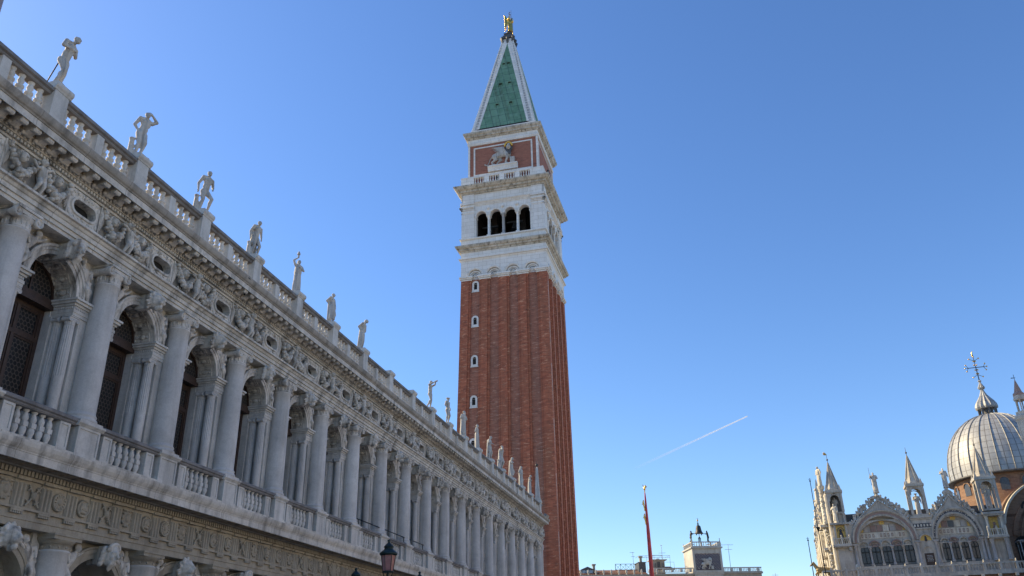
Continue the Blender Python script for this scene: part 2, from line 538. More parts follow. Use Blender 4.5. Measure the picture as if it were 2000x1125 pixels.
    def arc(s, prof, cy, cz, r, a0=0.0, a1=PI, seg=16, caps=True, mp=None, stilt=1.0):
        """sweep closed profile of (dr, x) about an arch centre in the y-z plane"""
        n = len(prof)
        vs_, fs = [], []
        for i in range(seg + 1):
            a = a0 + (a1 - a0) * i / seg
            for dr, x in prof:
                p = (x, cy + (r + dr) * math.cos(a), cz + (r + dr) * math.sin(a) * stilt)
                vs_.append(mp(*p) if mp else p)
        for i in range(seg):
            for k in range(n):
                fs.append((i * n + k, i * n + (k + 1) % n, (i + 1) * n + (k + 1) % n, (i + 1) * n + k))
        if caps:
            fs.append(tuple(reversed(range(n))))
            fs.append(tuple(range(seg * n, seg * n + n)))
        s.add(vs_, fs)

    def wall(s, mp, u0, u1, z0, z1, ops, th, seg=12, back=True):
        """wall with round-headed openings; mp(u,z,d)->xyz, d=0 front, d=th back; ops: (c, half, sill, spring, rise)"""
        xs = {u0, u1}
        for c, h, si, sp, ri in ops:
            for k in range(seg + 1):
                xs.add(round(c - h * math.cos(PI * k / seg), 6))
        xs = sorted(x for x in xs if u0 - 1e-6 <= x <= u1 + 1e-6)
        def top(o, u):
            q = max(0.0, 1 - ((u - o[0]) / o[1]) ** 2)
            return o[3] + o[4] * math.sqrt(q)
        Q = []
        for a, b in zip(xs, xs[1:]):
            mid = (a + b) / 2
            o = next((o for o in ops if abs(mid - o[0]) < o[1]), None)
            if o is None:
                Q.append([(a, z0), (b, z0), (b, z1), (a, z1)])
            else:
                if o[2] > z0 + 1e-6:
                    Q.append([(a, z0), (b, z0), (b, o[2]), (a, o[2])])
                Q.append([(a, top(o, a)), (b, top(o, b)), (b, z1), (a, z1)])
        for q in Q:
            s.add([mp(u, z, 0) for u, z in q], [(0, 1, 2, 3)])
            if back:
                s.add([mp(u, z, th) for u, z in q], [(3, 2, 1, 0)])
        for o in ops:
            c, h, si, sp, ri = o
            us = [c - h * math.cos(PI * k / seg) for k in range(seg + 1)]
            loop = [(c - h, si)] + [(u, top(o, u)) for u in us] + [(c + h, si)]
            for a, b in zip(loop, loop[1:]):
                s.add([mp(a[0], a[1], 0), mp(b[0], b[1], 0), mp(b[0], b[1], th), mp(a[0], a[1], th)], [(0, 1, 2, 3)])
            if si > z0 + 1e-6:
                s.add([mp(c - h, si, 0), mp(c + h, si, 0), mp(c + h, si, th), mp(c - h, si, th)], [(0, 1, 2, 3)])
        s.add([mp(u0, z0, 0), mp(u0, z1, 0), mp(u0, z1, th), mp(u0, z0, th)], [(0, 1, 2, 3)])
        s.add([mp(u1, z0, 0), mp(u1, z1, 0), mp(u1, z1, th), mp(u1, z0, th)], [(3, 2, 1, 0)])
        s.add([mp(u0, z1, 0), mp(u1, z1, 0), mp(u1, z1, th), mp(u0, z1, th)], [(0, 1, 2, 3)])

    def mesh(s, name, mats):
        me = bpy.data.meshes.new(name)
        me.from_pydata(s.v, [], s.f)
        if not isinstance(mats, (list, tuple)):
            mats = [mats]
        for mm in mats:
            me.materials.append(mm)
        me.polygons.foreach_set('use_smooth', s.sm)
        me.polygons.foreach_set('material_index', s.mi)
        me.update()
        return me

    def build(s, name, mats, parent=None, loc=None):
        return obj(name, s.mesh(name, mats), parent, loc)

def carve(mb, voxel, mat, name, it=3, fac=0.5):
    """fuse overlapping forms into one continuous carved surface"""
    me = mb.mesh(name + '_raw', mat)
    ob = bpy.data.objects.new(name + '_raw', me)
    C.objects.link(ob)
    md = ob.modifiers.new('r', 'REMESH')
    md.mode = 'VOXEL'
    md.voxel_size = voxel
    md.use_smooth_shade = True
    if it:
        sm = ob.modifiers.new('s', 'SMOOTH')
        sm.iterations = it
        sm.factor = fac
    dg = bpy.context.evaluated_depsgraph_get()
    out = bpy.data.meshes.new_from_object(ob.evaluated_get(dg))
    out.name = name
    out.polygons.foreach_set('use_smooth', [True] * len(out.polygons))
    if not out.materials:
        out.materials.append(mat)
    bpy.data.objects.remove(ob)
    bpy.data.meshes.remove(me)
    return out

def obj(name, me, parent=None, loc=None, rz=0.0):
    o = bpy.data.objects.new(name, me)
    C.objects.link(o)
    if parent is not None:
        o.parent = parent
    if loc is not None:
        o.location = loc
    if rz:
        o.rotation_euler = (0, 0, rz)
    return o

def tag(o, label, cat, group=None):
    o['label'] = label
    o['category'] = cat
    if group:
        o['group'] = group
    return o

def thing(name, label, cat, loc=(0, 0, 0), rz=0.0, group=None):
    o = bpy.data.objects.new(name, None)
    C.objects.link(o)
    o.location = loc
    o.rotation_euler = (0, 0, rz)
    return tag(o, label, cat, group)

def structure(o, label=None):
    o['kind'] = 'structure'
    if label:
        o['label'] = label
    return o

# ---------------------------------------------------------------- ground
mb = MB()
mb.add([(-3000, -3000, 0), (3000, -3000, 0), (3000, 3000, 0), (-3000, 3000, 0)], [(0, 1, 2, 3)])
structure(tag(mb.build('ground', M_PAVE), 'grey stone paving of the open square', 'ground'))

# ---------------------------------------------------------------- carved figures
def figure(mb, s=2.25, lean=0.0, side=0.0, hip=0.0, kneeL=(0.02, 0.06), kneeR=(0.04, -0.06), footL=(0.0, 0.065), footR=(0.01, -0.075),
           eL=(-0.02, 0.165, 0.66), hL=(0.03, 0.17, 0.52), eR=(-0.02, -0.165, 0.66), hR=(0.03, -0.17, 0.52),
           head=(0.02, 0.0), robe=None, hair='short', prop=None, fat=1.0, seed=0, fingers=True, liftR=0.0):
    rnd = random.Random(seed)
    V = lambda x, y, z: (x * s, y * s, z * s)
    f = fat
    P = (0.0, hip, 0.515)
    W = (lean * 0.4, hip * 0.4 + side * 0.4, 0.615)
    Ch = (lean, side, 0.735)
    N = (lean * 1.25, side * 1.1, 0.845)
    H = (N[0] + head[0], N[1] + head[1], 0.925 - abs(head[0]) * 0.35)
    mb.ell(V(*P), (0.066 * s * f, 0.088 * s * f, 0.07 * s))
    mb.ell(V(P[0] - 0.025, P[1], P[2] - 0.01), (0.06 * s * f, 0.082 * s * f, 0.06 * s))
    mb.ell(V(*W), (0.060 * s * f, 0.083 * s * f, 0.105 * s))
    mb.cap(V(*P), V(*Ch), 0.066 * s * f, 0.070 * s * f, 10)
    mb.ell(V(*Ch), (0.064 * s * f, 0.098 * s * f, 0.098 * s))
    for sg in (1, -1):
        mb.ell(V(Ch[0] + 0.035, Ch[1] + sg * 0.042, 0.755), (0.032 * s, 0.042 * s, 0.035 * s))
        mb.cap(V(N[0], N[1] + sg * 0.02, 0.838), V(Ch[0], Ch[1] + sg * 0.105, 0.808), 0.03 * s, 0.036 * s)
    mb.cap(V(*N), V(H[0] - 0.008, H[1], H[2] - 0.03), 0.029 * s, 0.026 * s)
    # head with face
    mb.ell(V(*H), (0.050 * s, 0.041 * s, 0.060 * s))
    mb.ell(V(H[0] + 0.018, H[1], H[2] - 0.036), (0.030 * s, 0.028 * s, 0.030 * s))
    mb.cap(V(H[0] + 0.050, H[1], H[2] + 0.008), V(H[0] + 0.060, H[1], H[2] - 0.014), 0.006 * s, 0.010 * s)
    mb.cap(V(H[0] + 0.044, H[1] - 0.02, H[2] + 0.014), V(H[0] + 0.044, H[1] + 0.02, H[2] + 0.014), 0.008 * s)
    mb.cap(V(H[0] + 0.044, H[1] - 0.01, H[2] - 0.030), V(H[0] + 0.044, H[1] + 0.01, H[2] - 0.030), 0.007 * s)
    for sg in (1, -1):
        mb.ell(V(H[0] - 0.004, H[1] + sg * 0.042, H[2] - 0.004), (0.012 * s, 0.008 * s, 0.018 * s))
    if hair in ('short', 'long', 'beard', 'hat', 'helmet'):
        mb.ell(V(H[0] - 0.012, H[1], H[2] + 0.014), (0.050 * s, 0.048 * s, 0.055 * s))
        for k in range(9):
            a = k * 2.4
            mb.ell(V(H[0] - 0.015 + 0.036 * math.cos(a), H[1] + 0.036 * math.sin(a), H[2] + 0.045 - 0.003 * k), 0.016 * s)
    if hair == 'long':
        mb.cap(V(H[0] - 0.045, H[1], H[2]), V(N[0] - 0.045, N[1], 0.80), 0.032 * s, 0.022 * s)
        mb.ell(V(H[0] - 0.055, H[1], H[2] + 0.02), 0.028 * s)
    if hair == 'beard':
        mb.cap(V(H[0] + 0.035, H[1], H[2] - 0.045), V(H[0] + 0.04, H[1], H[2] - 0.09), 0.028 * s, 0.014 * s)
    if hair == 'hat':
        mb.lathe([(0.002 * s, 0.075 * s), (0.05 * s, 0.05 * s), (0.085 * s, 0.04 * s), (0.085 * s, 0.03 * s), (0.002 * s, 0.03 * s)][::-1], V(H[0], H[1], H[2]), 12)
        for sg in (1, -1):
            mb.cap(V(H[0] - 0.02, H[1] + sg * 0.045, H[2] + 0.04), V(H[0] - 0.06, H[1] + sg * 0.06, H[2] + 0.11), 0.016 * s, 0.005 * s)
    # legs
    for sg, kn, ft, lf in ((1, kneeL, footL, 0), (-1, kneeR, footR, liftR)):
        hp = (0.0, hip + sg * 0.048, 0.50)
        K = (kn[0], kn[1], 0.285 + lf * 0.6 - max(0, kn[0] - 0.05) * -0.25)
        A = (ft[0] - 0.01, ft[1], 0.048 + lf)
        mb.cap(V(*hp), V(*K), 0.064 * s * f, 0.042 * s * f)
        mb.cap(V(*K), V(*A), 0.040 * s * f, 0.025 * s)
        cx_, cy2, cz_ = (K[0] * 0.68 + A[0] * 0.32 - 0.012, K[1] * 0.68 + A[1] * 0.32, K[2] * 0.68 + A[2] * 0.32)
        mb.ell(V(cx_, cy2, cz_), (0.042 * s, 0.039 * s, 0.066 * s))
        mb.cap(V(A[0] - 0.012, A[1], 0.022 + lf), V(A[0] + 0.085, A[1] + sg * 0.015, 0.016 + lf), 0.024 * s, 0.017 * s)
    # arms and hands
    for sg, e, h in ((1, eL, hL), (-1, eR, hR)):
        S = (Ch[0], Ch[1] + sg * 0.118, 0.805)
        mb.ell(V(*S), 0.040 * s)
        mb.cap(V(*S), V(*e), 0.037 * s * f, 0.030 * s * f)
        mb.cap(V(*e), V(*h), 0.031 * s * f, 0.021 * s)
        d = Vector(h) - Vector(e)
        d.normalize()
        pm = Vector(h) + d * 0.022
        mb.cap(V(*h), V(*pm), 0.020 * s, 0.019 * s)
        if fingers:
            sdv = d.cross(Vector((1, 0, 0.3)))
            if sdv.length < 1e-3:
                sdv = Vector((0, 1, 0))
            sdv.normalize()
            nrm = d.cross(sdv)
            for q, ln in zip((-1.5, -0.5, 0.5, 1.5), (0.034, 0.042, 0.045, 0.037)):
                b0 = pm + sdv * (q * 0.0105)
                b1 = b0 + d * ln * 0.6 + nrm * 0.004
                b2 = b1 + d * ln * 0.4 + nrm * 0.014
                mb.cap(V(*b0), V(*b1), 0.0075 * s, 0.007 * s, 6, 2)
                mb.cap(V(*b1), V(*b2), 0.007 * s, 0.006 * s, 6, 2)
            tb = Vector(h) + sdv * 0.018
            mb.cap(V(*tb), V(*(tb + sdv * 0.018 + d * 0.025)), 0.008 * s, 0.0065 * s, 6, 2)
    # drapery as hanging folds
    def folds(z0, r0, z1, r1, cx0, cy0, n, fr, a0=0, a1=2 * PI, wob=0.02):
        for k in range(n):
            a = a0 + (a1 - a0) * (k + 0.5) / n
            ex = 1.0
            b = a + rnd.uniform(-0.12, 0.12)
            rr = r1 + (wob if k % 2 else -wob * 0.5)
            mid = 0.5
            p0 = V(cx0 + r0 * 0.8 * math.cos(a), cy0 + r0 * math.sin(a), z0)
            pm_ = V(cx0 * mid + (r0 + rr) * 0.5 * 0.88 * math.cos(b), cy0 * mid + (r0 + rr) * 0.5 * math.sin(b), (z0 + z1) / 2)
            p1 = V(rr * 0.92 * math.cos(b), rr * math.sin(b), z1)
            mb.chain([(p0, fr * s), (pm_, fr * s * 1.05), (p1, fr * s * 0.95)], 6)
    if robe in ('skirt', 'gown'):
        folds(0.60, 0.078, 0.02, 0.088, W[0], W[1], 13, 0.022)
        mb.cap(V(W[0], W[1], 0.55), V(0, 0, 0.06), 0.075 * s, 0.068 * s)
        for k in range(10):
            a = 2 * PI * k / 10
            mb.cap(V(W[0] + 0.064 * math.cos(a), W[1] + 0.085 * math.sin(a), 0.60), V(W[0] + 0.064 * math.cos(a + 0.7), W[1] + 0.085 * math.sin(a + 0.7), 0.588), 0.02 * s)
    if robe == 'gown':
        folds(0.79, 0.085, 0.58, 0.092, Ch[0], Ch[1], 12, 0.016, wob=0.004)
    if robe in ('cloak', 'sling'):
        folds(0.80, 0.10, 0.03, 0.12, Ch[0] - 0.02, Ch[1], 7, 0.024, PI * 0.62, PI * 1.38)
    if robe in ('sling', 'toga'):
        for k in range(5):
            mb.chain([(V(Ch[0] - 0.03, Ch[1] + 0.10, 0.80 - 0.015 * k), 0.018 * s), (V(W[0] + 0.065, W[1] + 0.01, 0.64 - 0.03 * k), 0.018 * s), (V(P[0] - 0.01, P[1] - 0.095, 0.56 - 0.03 * k), 0.018 * s)], 6)
        folds(0.55, 0.085, 0.12, 0.10, 0, hip, 7, 0.022, -PI * 0.75, PI * 0.1)
    if robe == 'toga':
        folds(0.58, 0.088, 0.02, 0.092, 0, hip, 13, 0.023)
        folds(0.80, 0.10, 0.55, 0.10, Ch[0], Ch[1], 11, 0.02, wob=0.006)
    if prop == 'trunkL' or prop == 'trunkR':
        sg = 1 if prop == 'trunkL' else -1
        mb.cap(V(-0.06, sg * 0.13, 0.0), V(-0.05, sg * 0.145, 0.33), 0.06 * s, 0.042 * s, 9)
        mb.cap(V(-0.055, sg * 0.14, 0.2), V(-0.02, sg * 0.19, 0.26), 0.026 * s, 0.018 * s)
        mb.ell(V(-0.05, sg * 0.145, 0.36), (0.055 * s, 0.055 * s, 0.03 * s))
    if prop == 'staff':
        mb.cap(V(hR[0] - 0.0, hR[1] - 0.02, hR[2] + 0.05), V(-0.09, -0.13, 0.01), 0.012 * s, 0.012 * s)
    if prop == 'urn':
        mb.lathe([(0.02 * s, -0.09 * s), (0.03 * s, -0.06 * s), (0.018 * s, -0.03 * s), (0.05 * s, 0.01 * s), (0.035 * s, 0.06 * s), (0.02 * s, 0.09 * s), (0.004 * s, 0.13 * s)], V(hR[0], hR[1] + 0.02, hR[2] + 0.1), 10)
    if prop == 'horn':
        mb.cap(V(H[0] + 0.055, H[1], H[2] - 0.03), V(H[0] + 0.22, H[1] - 0.02, H[2] + 0.03), 0.010 * s, 0.03 * s)
    if prop == 'quiver':
        mb.cap(V(Ch[0] - 0.09, Ch[1] + 0.05, 0.62), V(Ch[0] - 0.10, Ch[1] + 0.1, 0.88), 0.025 * s, 0.034 * s)
    if prop == 'drum':
        mb.cap(V(0.10, 0.02, 0.40), V(0.14, -0.06, 0.33), 0.06 * s, 0.05 * s)
    mb.box(-0.13 * s, 0.15 * s, -0.14 * s, 0.14 * s, -0.012 * s, 0.012 * s)

def lion(mb, s=1.0, book=True, wings=True, mane=None):
    """walking winged lion seen from -y, head towards +x; length about 4.4 at s=1; feet at z=0"""
    V = lambda x, y, z: (x * s, y * s, z * s)
    mb.cap(V(-1.15, 0.0, 1.75), V(0.75, 0, 2.0), 0.50 * s, 0.58 * s, 10)
    mb.ell(V(-1.25, 0, 1.7), (0.55 * s, 0.45 * s, 0.55 * s))
    mb.ell(V(0.9, 0, 1.95), (0.6 * s, 0.55 * s, 0.75 * s))
    # mane and head turned to the viewer
    mn = mane if mane is not None else mb
    for k in range(18):
        a = 2 * PI * k / 18
        mn.cap(V(1.15 + 0.36 * math.cos(a), -0.34, 3.0 + 0.42 * math.sin(a)), V(1.13 + (0.60 + 0.08 * (k % 2)) * math.cos(a), -0.20, 2.95 + (0.66 + 0.08 * (k % 2)) * math.sin(a)), 0.13 * s, 0.10 * s, 6, 2)
    for k in range(9):
        mn.cap(V(0.72 + 0.1 * k, -0.36, 2.6), V(0.72 + 0.09 * k, -0.50, 1.55 + 0.14 * (k % 2)), 0.13 * s, 0.07 * s)
    mb.ell(V(1.15, -0.56, 3.0), (0.40 * s, 0.40 * s, 0.50 * s))
    mb.ell(V(1.15, -0.95, 2.84), (0.22 * s, 0.24 * s, 0.2 * s))
    mb.cap(V(1.15, -0.85, 3.15), V(1.15, -1.14, 2.93), 0.08 * s, 0.11 * s)
    for sg in (1, -1):
        mb.ell(V(1.15 + sg * 0.17, -0.74, 3.16), (0.1 * s, 0.07 * s, 0.05 * s))
        mb.ell(V(1.15 + sg * 0.33, -0.3, 3.42), (0.13 * s, 0.08 * s, 0.14 * s))
    # legs: hind with knee and hock, fore with wrist
    for yy, dx in ((-0.32, 0.0), (0.3, 0.75)):
        mb.chain([(V(-1.35 + dx * 0.7, yy, 1.55), 0.42 * s), (V(-1.0 + dx, yy, 1.0), 0.25 * s), (V(-1.75 + dx, yy, 0.55), 0.15 * s), (V(-1.62 + dx, yy, 0.15), 0.13 * s)], 8)
        mb.cap(V(-1.65 + dx, yy, 0.12), V(-1.3 + dx, yy, 0.1), 0.13 * s, 0.13 * s)
    for yy, kx, fx, fz in ((-0.35, 0.85, 0.55, 0.1), (0.25, 1.5, 1.75, 0.75 if book else 0.1)):
        mb.chain([(V(0.85, yy, 1.7), 0.34 * s), (V(kx, yy, 0.95), 0.2 * s), (V(fx, yy, fz + 0.05), 0.14 * s)], 8)
        mb.cap(V(fx, yy, fz), V(fx + 0.3, yy, fz), 0.13 * s, 0.12 * s)
    # tail
    mb.chain([(V(-1.7, 0, 1.75), 0.1 * s), (V(-2.1, 0, 1.2), 0.08 * s), (V(-2.35, 0, 0.5), 0.08 * s), (V(-2.7, 0, 0.2), 0.09 * s), (V(-2.95, 0, 0.45), 0.14 * s)])
    if wings:
        for j, yy in enumerate((-0.45, 0.3)):
            mb.cap(V(0.45, yy, 2.3), V(0.2, yy, 3.05), 0.24 * s, 0.18 * s)
            for k in range(7):
                L = 2.0 - 0.16 * k
                mb.cap(V(0.25 - 0.03 * k, yy, 3.1 - 0.15 * k), V(0.25 - L, yy * 1.1, 3.25 - 0.20 * k - 0.02 * k * k), 0.13 * s, 0.05 * s)
    if book:
        mb.box(1.35 * s, 2.1 * s, -0.5 * s, 0.2 * s, 0.0, 1.05 * s)

def wing_feathers(mb, root, tip, low, s, n=7):
    root, tip, low = Vector(root), Vector(tip), Vector(low)
    for k in range(n):
        t = k / (n - 1)
        a = root.lerp(tip, 0.15 + 0.75 * (1 - t))
        b = tip.lerp(low, t)
        mb.cap(tuple(a), tuple(b), 0.11 * s, 0.05 * s, 6, 2)
    mb.cap(tuple(root), tuple(tip), 0.13 * s, 0.07 * s)

# ================================================================ LIBRARY
FX, Y0, BAY = -18.07, 16.9246, 4.0
I0, I1 = -2, 18                       # first and last column
YS, YE = I0 * BAY - 1.2, I1 * BAY + 1.15
lib = thing('library_building', 'long grey stone arcaded palace with tall arched windows and carved friezes along the left', 'building', (FX, Y0, 0))

def run(name, profs, mats, extra=None):
    mb = MB()
    for pr in profs:
        if isinstance(pr, int):
            mb.cur = pr
        else:
            mb.mould(pr, YS, YE)
    if extra:
        extra(mb)
    return mb.build(name, mats, lib)

BK = -0.9
# upper architrave: three fasciae and a small cymatium
run('architrave', [[(BK, 14.05), (-0.30, 14.05), (-0.30, 14.17), (-0.245, 14.172), (-0.245, 14.30), (-0.185, 14.302), (-0.185, 14.43), (-0.14, 14.45), (-0.10, 14.53), (-0.02, 14.55), (-0.02, 14.62), (BK, 14.62)]], M_MOULD)
# frieze ground
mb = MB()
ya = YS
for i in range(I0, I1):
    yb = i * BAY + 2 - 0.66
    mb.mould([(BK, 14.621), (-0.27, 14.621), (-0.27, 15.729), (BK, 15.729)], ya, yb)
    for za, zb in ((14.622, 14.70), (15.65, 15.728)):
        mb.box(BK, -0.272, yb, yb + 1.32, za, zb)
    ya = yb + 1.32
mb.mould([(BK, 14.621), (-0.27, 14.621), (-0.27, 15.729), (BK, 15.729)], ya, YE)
mb.build('frieze', M_FRIEZEG, lib)

def cornice_extra(mb):
    mb.cur = 0
    y = YS + 0.05
    while y < YE - 0.1:                                     # dentils
        mb.box(-0.24, -0.105, y, y + 0.075, 15.805, 15.895)
        y += 0.128
    y = YS + 0.06
    while y < YE - 0.1:                                     # egg band
        mb.ell((-0.055, y + 0.06, 16.0), (0.05, 0.055, 0.07), None, 6, 4)
        y += 0.17
    mb.cur = 1
    mb.cur = 0
    y = YS + 0.12
    while y < YE - 0.3:                                     # scroll modillions
        mb.mould([(-0.02, 16.24), (-0.02, 15.99), (0.04, 15.96), (0.13, 16.01), (0.22, 16.06), (0.31, 16.02), (0.39, 16.00), (0.44, 16.05), (0.44, 16.24)], y, y + 0.24)
        mb.cap((0.03, y - 0.012, 16.03), (0.03, y + 0.252, 16.03), 0.075, 0.075, 8, 2)
        mb.cap((0.385, y + 0.02, 16.05), (0.385, y + 0.22, 16.05), 0.045, 0.045, 8, 2)
        mb.box(-0.03, 0.45, y - 0.035, y + 0.275, 16.235, 16.272)
        y += 0.5
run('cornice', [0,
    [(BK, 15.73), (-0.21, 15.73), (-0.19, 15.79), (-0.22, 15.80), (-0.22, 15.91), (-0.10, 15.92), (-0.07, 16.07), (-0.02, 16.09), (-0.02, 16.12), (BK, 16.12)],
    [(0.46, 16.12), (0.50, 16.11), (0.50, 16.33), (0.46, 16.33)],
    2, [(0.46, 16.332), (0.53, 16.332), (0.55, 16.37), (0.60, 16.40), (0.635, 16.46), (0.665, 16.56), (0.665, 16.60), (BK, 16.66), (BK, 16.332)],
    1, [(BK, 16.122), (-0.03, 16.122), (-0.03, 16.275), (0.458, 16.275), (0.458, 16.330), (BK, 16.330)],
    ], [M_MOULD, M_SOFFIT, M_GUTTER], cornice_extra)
# parapet plinth and rail
run('parapet_plinth', [[(-0.72, 16.665), (-0.06, 16.665), (-0.06, 17.08), (-0.10, 17.12), (-0.10, 17.20), (-0.68, 17.20), (-0.72, 17.08)]], M_MOULD)
run('parapet_rail', [[(-0.52, 18.01), (-0.22, 18.01), (-0.19, 18.05), (-0.19, 18.09), (-0.11, 18.12), (-0.11, 18.20), (-0.14, 18.26), (-0.62, 18.26), (-0.65, 18.20), (-0.65, 18.12)]], M_GREYTOP)

# lower entablature
def low_extra(mb):
    mb.cur = 0
    y = YS + 0.03
    while y < YE - 0.1:
        mb.box(-0.24, -0.10, y, y + 0.085, 6.81, 6.955)
        y += 0.135
    for k in range(int((YE - YS))):
        yc = math.floor(YS) + k + 1.0
        if yc > YE - 0.3:
            break
        # triglyph with three bars and drops
        mb.box(-0.26, -0.235, yc - 0.22, yc + 0.22, 5.995, 6.71)
        for q in (-0.145, 0.0, 0.145):
            mb.mould([(-0.24, 0), (-0.175, 0), (-0.175, 1), (-0.24, 1)], 0, 0) if False else None
            mb.add([(-0.237, yc + q - 0.065, 6.0), (-0.175, yc + q - 0.03, 6.0), (-0.175, yc + q + 0.03, 6.0), (-0.237, yc + q + 0.065, 6.0),
                    (-0.237, yc + q - 0.065, 6.63), (-0.175, yc + q - 0.03, 6.60), (-0.175, yc + q + 0.03, 6.60), (-0.237, yc + q + 0.065, 6.63)],
                   [(0, 1, 5, 4), (1, 2, 6, 5), (2, 3, 7, 6), (4, 5, 6, 7), (3, 2, 1, 0)])
        mb.box(-0.26, -0.13, yc - 0.235, yc + 0.235, 6.70, 6.785)
        mb.box(-0.26, -0.165, yc - 0.22, yc + 0.22, 5.875, 5.93)
        for q in range(6):
            mb.frus((-0.195, yc - 0.185 + 0.074 * q), 0.030, 0.02, 5.815, 5.874)
    mb.cur = 1
    y = YS + 0.2
    while y < YE - 0.5:                                     # sunk soffit blocks
        mb.box(0.04, 0.40, y, y + 0.40, 6.985, 7.012)
        y += 0.5
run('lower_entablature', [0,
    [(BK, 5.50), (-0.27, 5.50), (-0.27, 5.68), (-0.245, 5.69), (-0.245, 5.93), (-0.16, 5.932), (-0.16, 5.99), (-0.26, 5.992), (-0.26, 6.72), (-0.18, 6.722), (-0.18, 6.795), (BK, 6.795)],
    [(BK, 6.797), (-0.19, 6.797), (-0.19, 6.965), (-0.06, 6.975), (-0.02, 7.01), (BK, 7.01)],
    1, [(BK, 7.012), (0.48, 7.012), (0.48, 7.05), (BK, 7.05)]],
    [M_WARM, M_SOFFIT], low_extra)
run('balcony_cornice', [[(BK, 7.052), (0.46, 7.052), (0.46, 6.99), (0.51, 6.985), (0.51, 7.20), (0.525, 7.205), (0.53, 7.24), (0.56, 7.28), (0.60, 7.36), (0.62, 7.45), (0.62, 7.50), (0.02, 7.60), (BK, 7.60)]], M_MOULD)
run('balcony_plinth', [[(-2.0, 7.602), (-0.05, 7.602), (-0.05, 7.69), (-0.10, 7.74), (-0.10, 7.80), (-0.55, 7.80), (-0.55, 7.70), (-2.0, 7.70)]], M_MOULD)
run('balcony_rail', [[(-0.50, 8.60), (-0.16, 8.60), (-0.13, 8.64), (-0.13, 8.68), (-0.075, 8.71), (-0.075, 8.79), (-0.10, 8.82), (-0.52, 8.82), (-0.55, 8.79), (-0.55, 8.71)]], M_GREYTOP)
# body of the building behind the front
mb = MB()
mb.box(-16.0, -2.3, YS + 0.1, YE - 0.1, 5.6, 16.6)
mb.box(-16.0, -6.5, YS + 0.1, YE - 0.1, 0.0, 5.6)
mb.box(-2.3, -0.92, YS + 0.1, YE - 0.1, 14.1, 16.2)
mb.box(-2.3, -0.92, YS + 0.1, YE - 0.1, 5.52, 7.55)
mb.box(-2.25, -0.75, YE - 0.85, YE - 0.02, 0.0, 16.2)
mb.box(-2.25, -0.75, YS + 0.02, YS + 0.3, 0.0, 16.2)
mb.build('wall', M_ISTRIA, lib)
mb = MB()
mb.mould([(-16.4, 16.61), (-0.75, 16.61), (-8.3, 18.1)], YS + 0.2, YE - 0.2)
mb.build('roof', M_TILES, lib)

# ---- shared meshes of one bay
def ionic(mb, x, y, z0, r, h, wv):
    """ionic capital, volutes facing +x"""
    mb.lathe([(r, z0), (r * 1.06, z0 + 0.02), (r * 1.02, z0 + 0.05), (r * 1.0, z0 + h * 0.4), (r * 1.16, z0 + h * 0.52), (r * 1.18, z0 + h * 0.62)], (x, y, 0), 18)
    for k in range(16):
        a = 2 * PI * k / 16
        mb.ell((x + r * 1.0 * math.cos(a), y + r * 1.0 * math.sin(a), z0 + h * 0.26), (0.09 * r, 0.09 * r, 0.11 * h * 1.3), None, 5, 4)
    rv = h * 0.26
    zc = z0 + h * 0.62
    for sg in (1, -1):
        yc = y + sg * wv
        prof = [(rv * 0.55, -r * 1.0), (rv * 0.98, -r * 0.98), (rv, -r * 0.8), (rv * 0.72, -r * 0.3), (rv * 0.72, r * 0.3), (rv, r * 0.85), (rv * 0.98, r * 1.12), (rv * 0.8, r * 1.15), (rv * 0.74, r * 1.05), (rv * 0.5, r * 1.08), (rv * 0.42, r * 1.0), (rv * 0.28, r * 1.0), (rv * 0.2, r * 1.12)]
        mb.lathe(prof, (x, yc, zc), 14, True, 'x')
    mb.box(x - r * 0.95, x + r * 1.08, y - wv, y + wv, z0 + h * 0.66, z0 + h * 0.86)
    mb.box(x - r * 1.15, x + r * 1.2, y - wv - rv * 0.3, y + wv + rv * 0.3, z0 + h * 0.87, z0 + h)

# main upper column
XC = -0.53
mb = MB()
mb.box(XC - 0.5, XC + 0.46, -0.49, 0.49, 8.752, 8.84)
mb.lathe([(0.48, 8.84), (0.495, 8.88), (0.48, 8.93), (0.445, 8.95), (0.435, 8.98), (0.45, 9.01), (0.455, 9.04), (0.44, 9.07), (0.415, 9.09), (0.405, 9.17)] +
         [(0.405 - 0.045 * (k / 8) ** 1.6, 9.17 + 4.21 * k / 8) for k in range(1, 9)] + [(0.395, 13.40), (0.395, 13.44), (0.36, 13.45)], (XC, 0, 0), 28)
ME_COL = mb.mesh('column', M_COL)
mb = MB()
ionic(mb, XC, 0, 13.45, 0.37, 0.60, 0.40)
ME_CAP = mb.mesh('capital', M_CARVE)

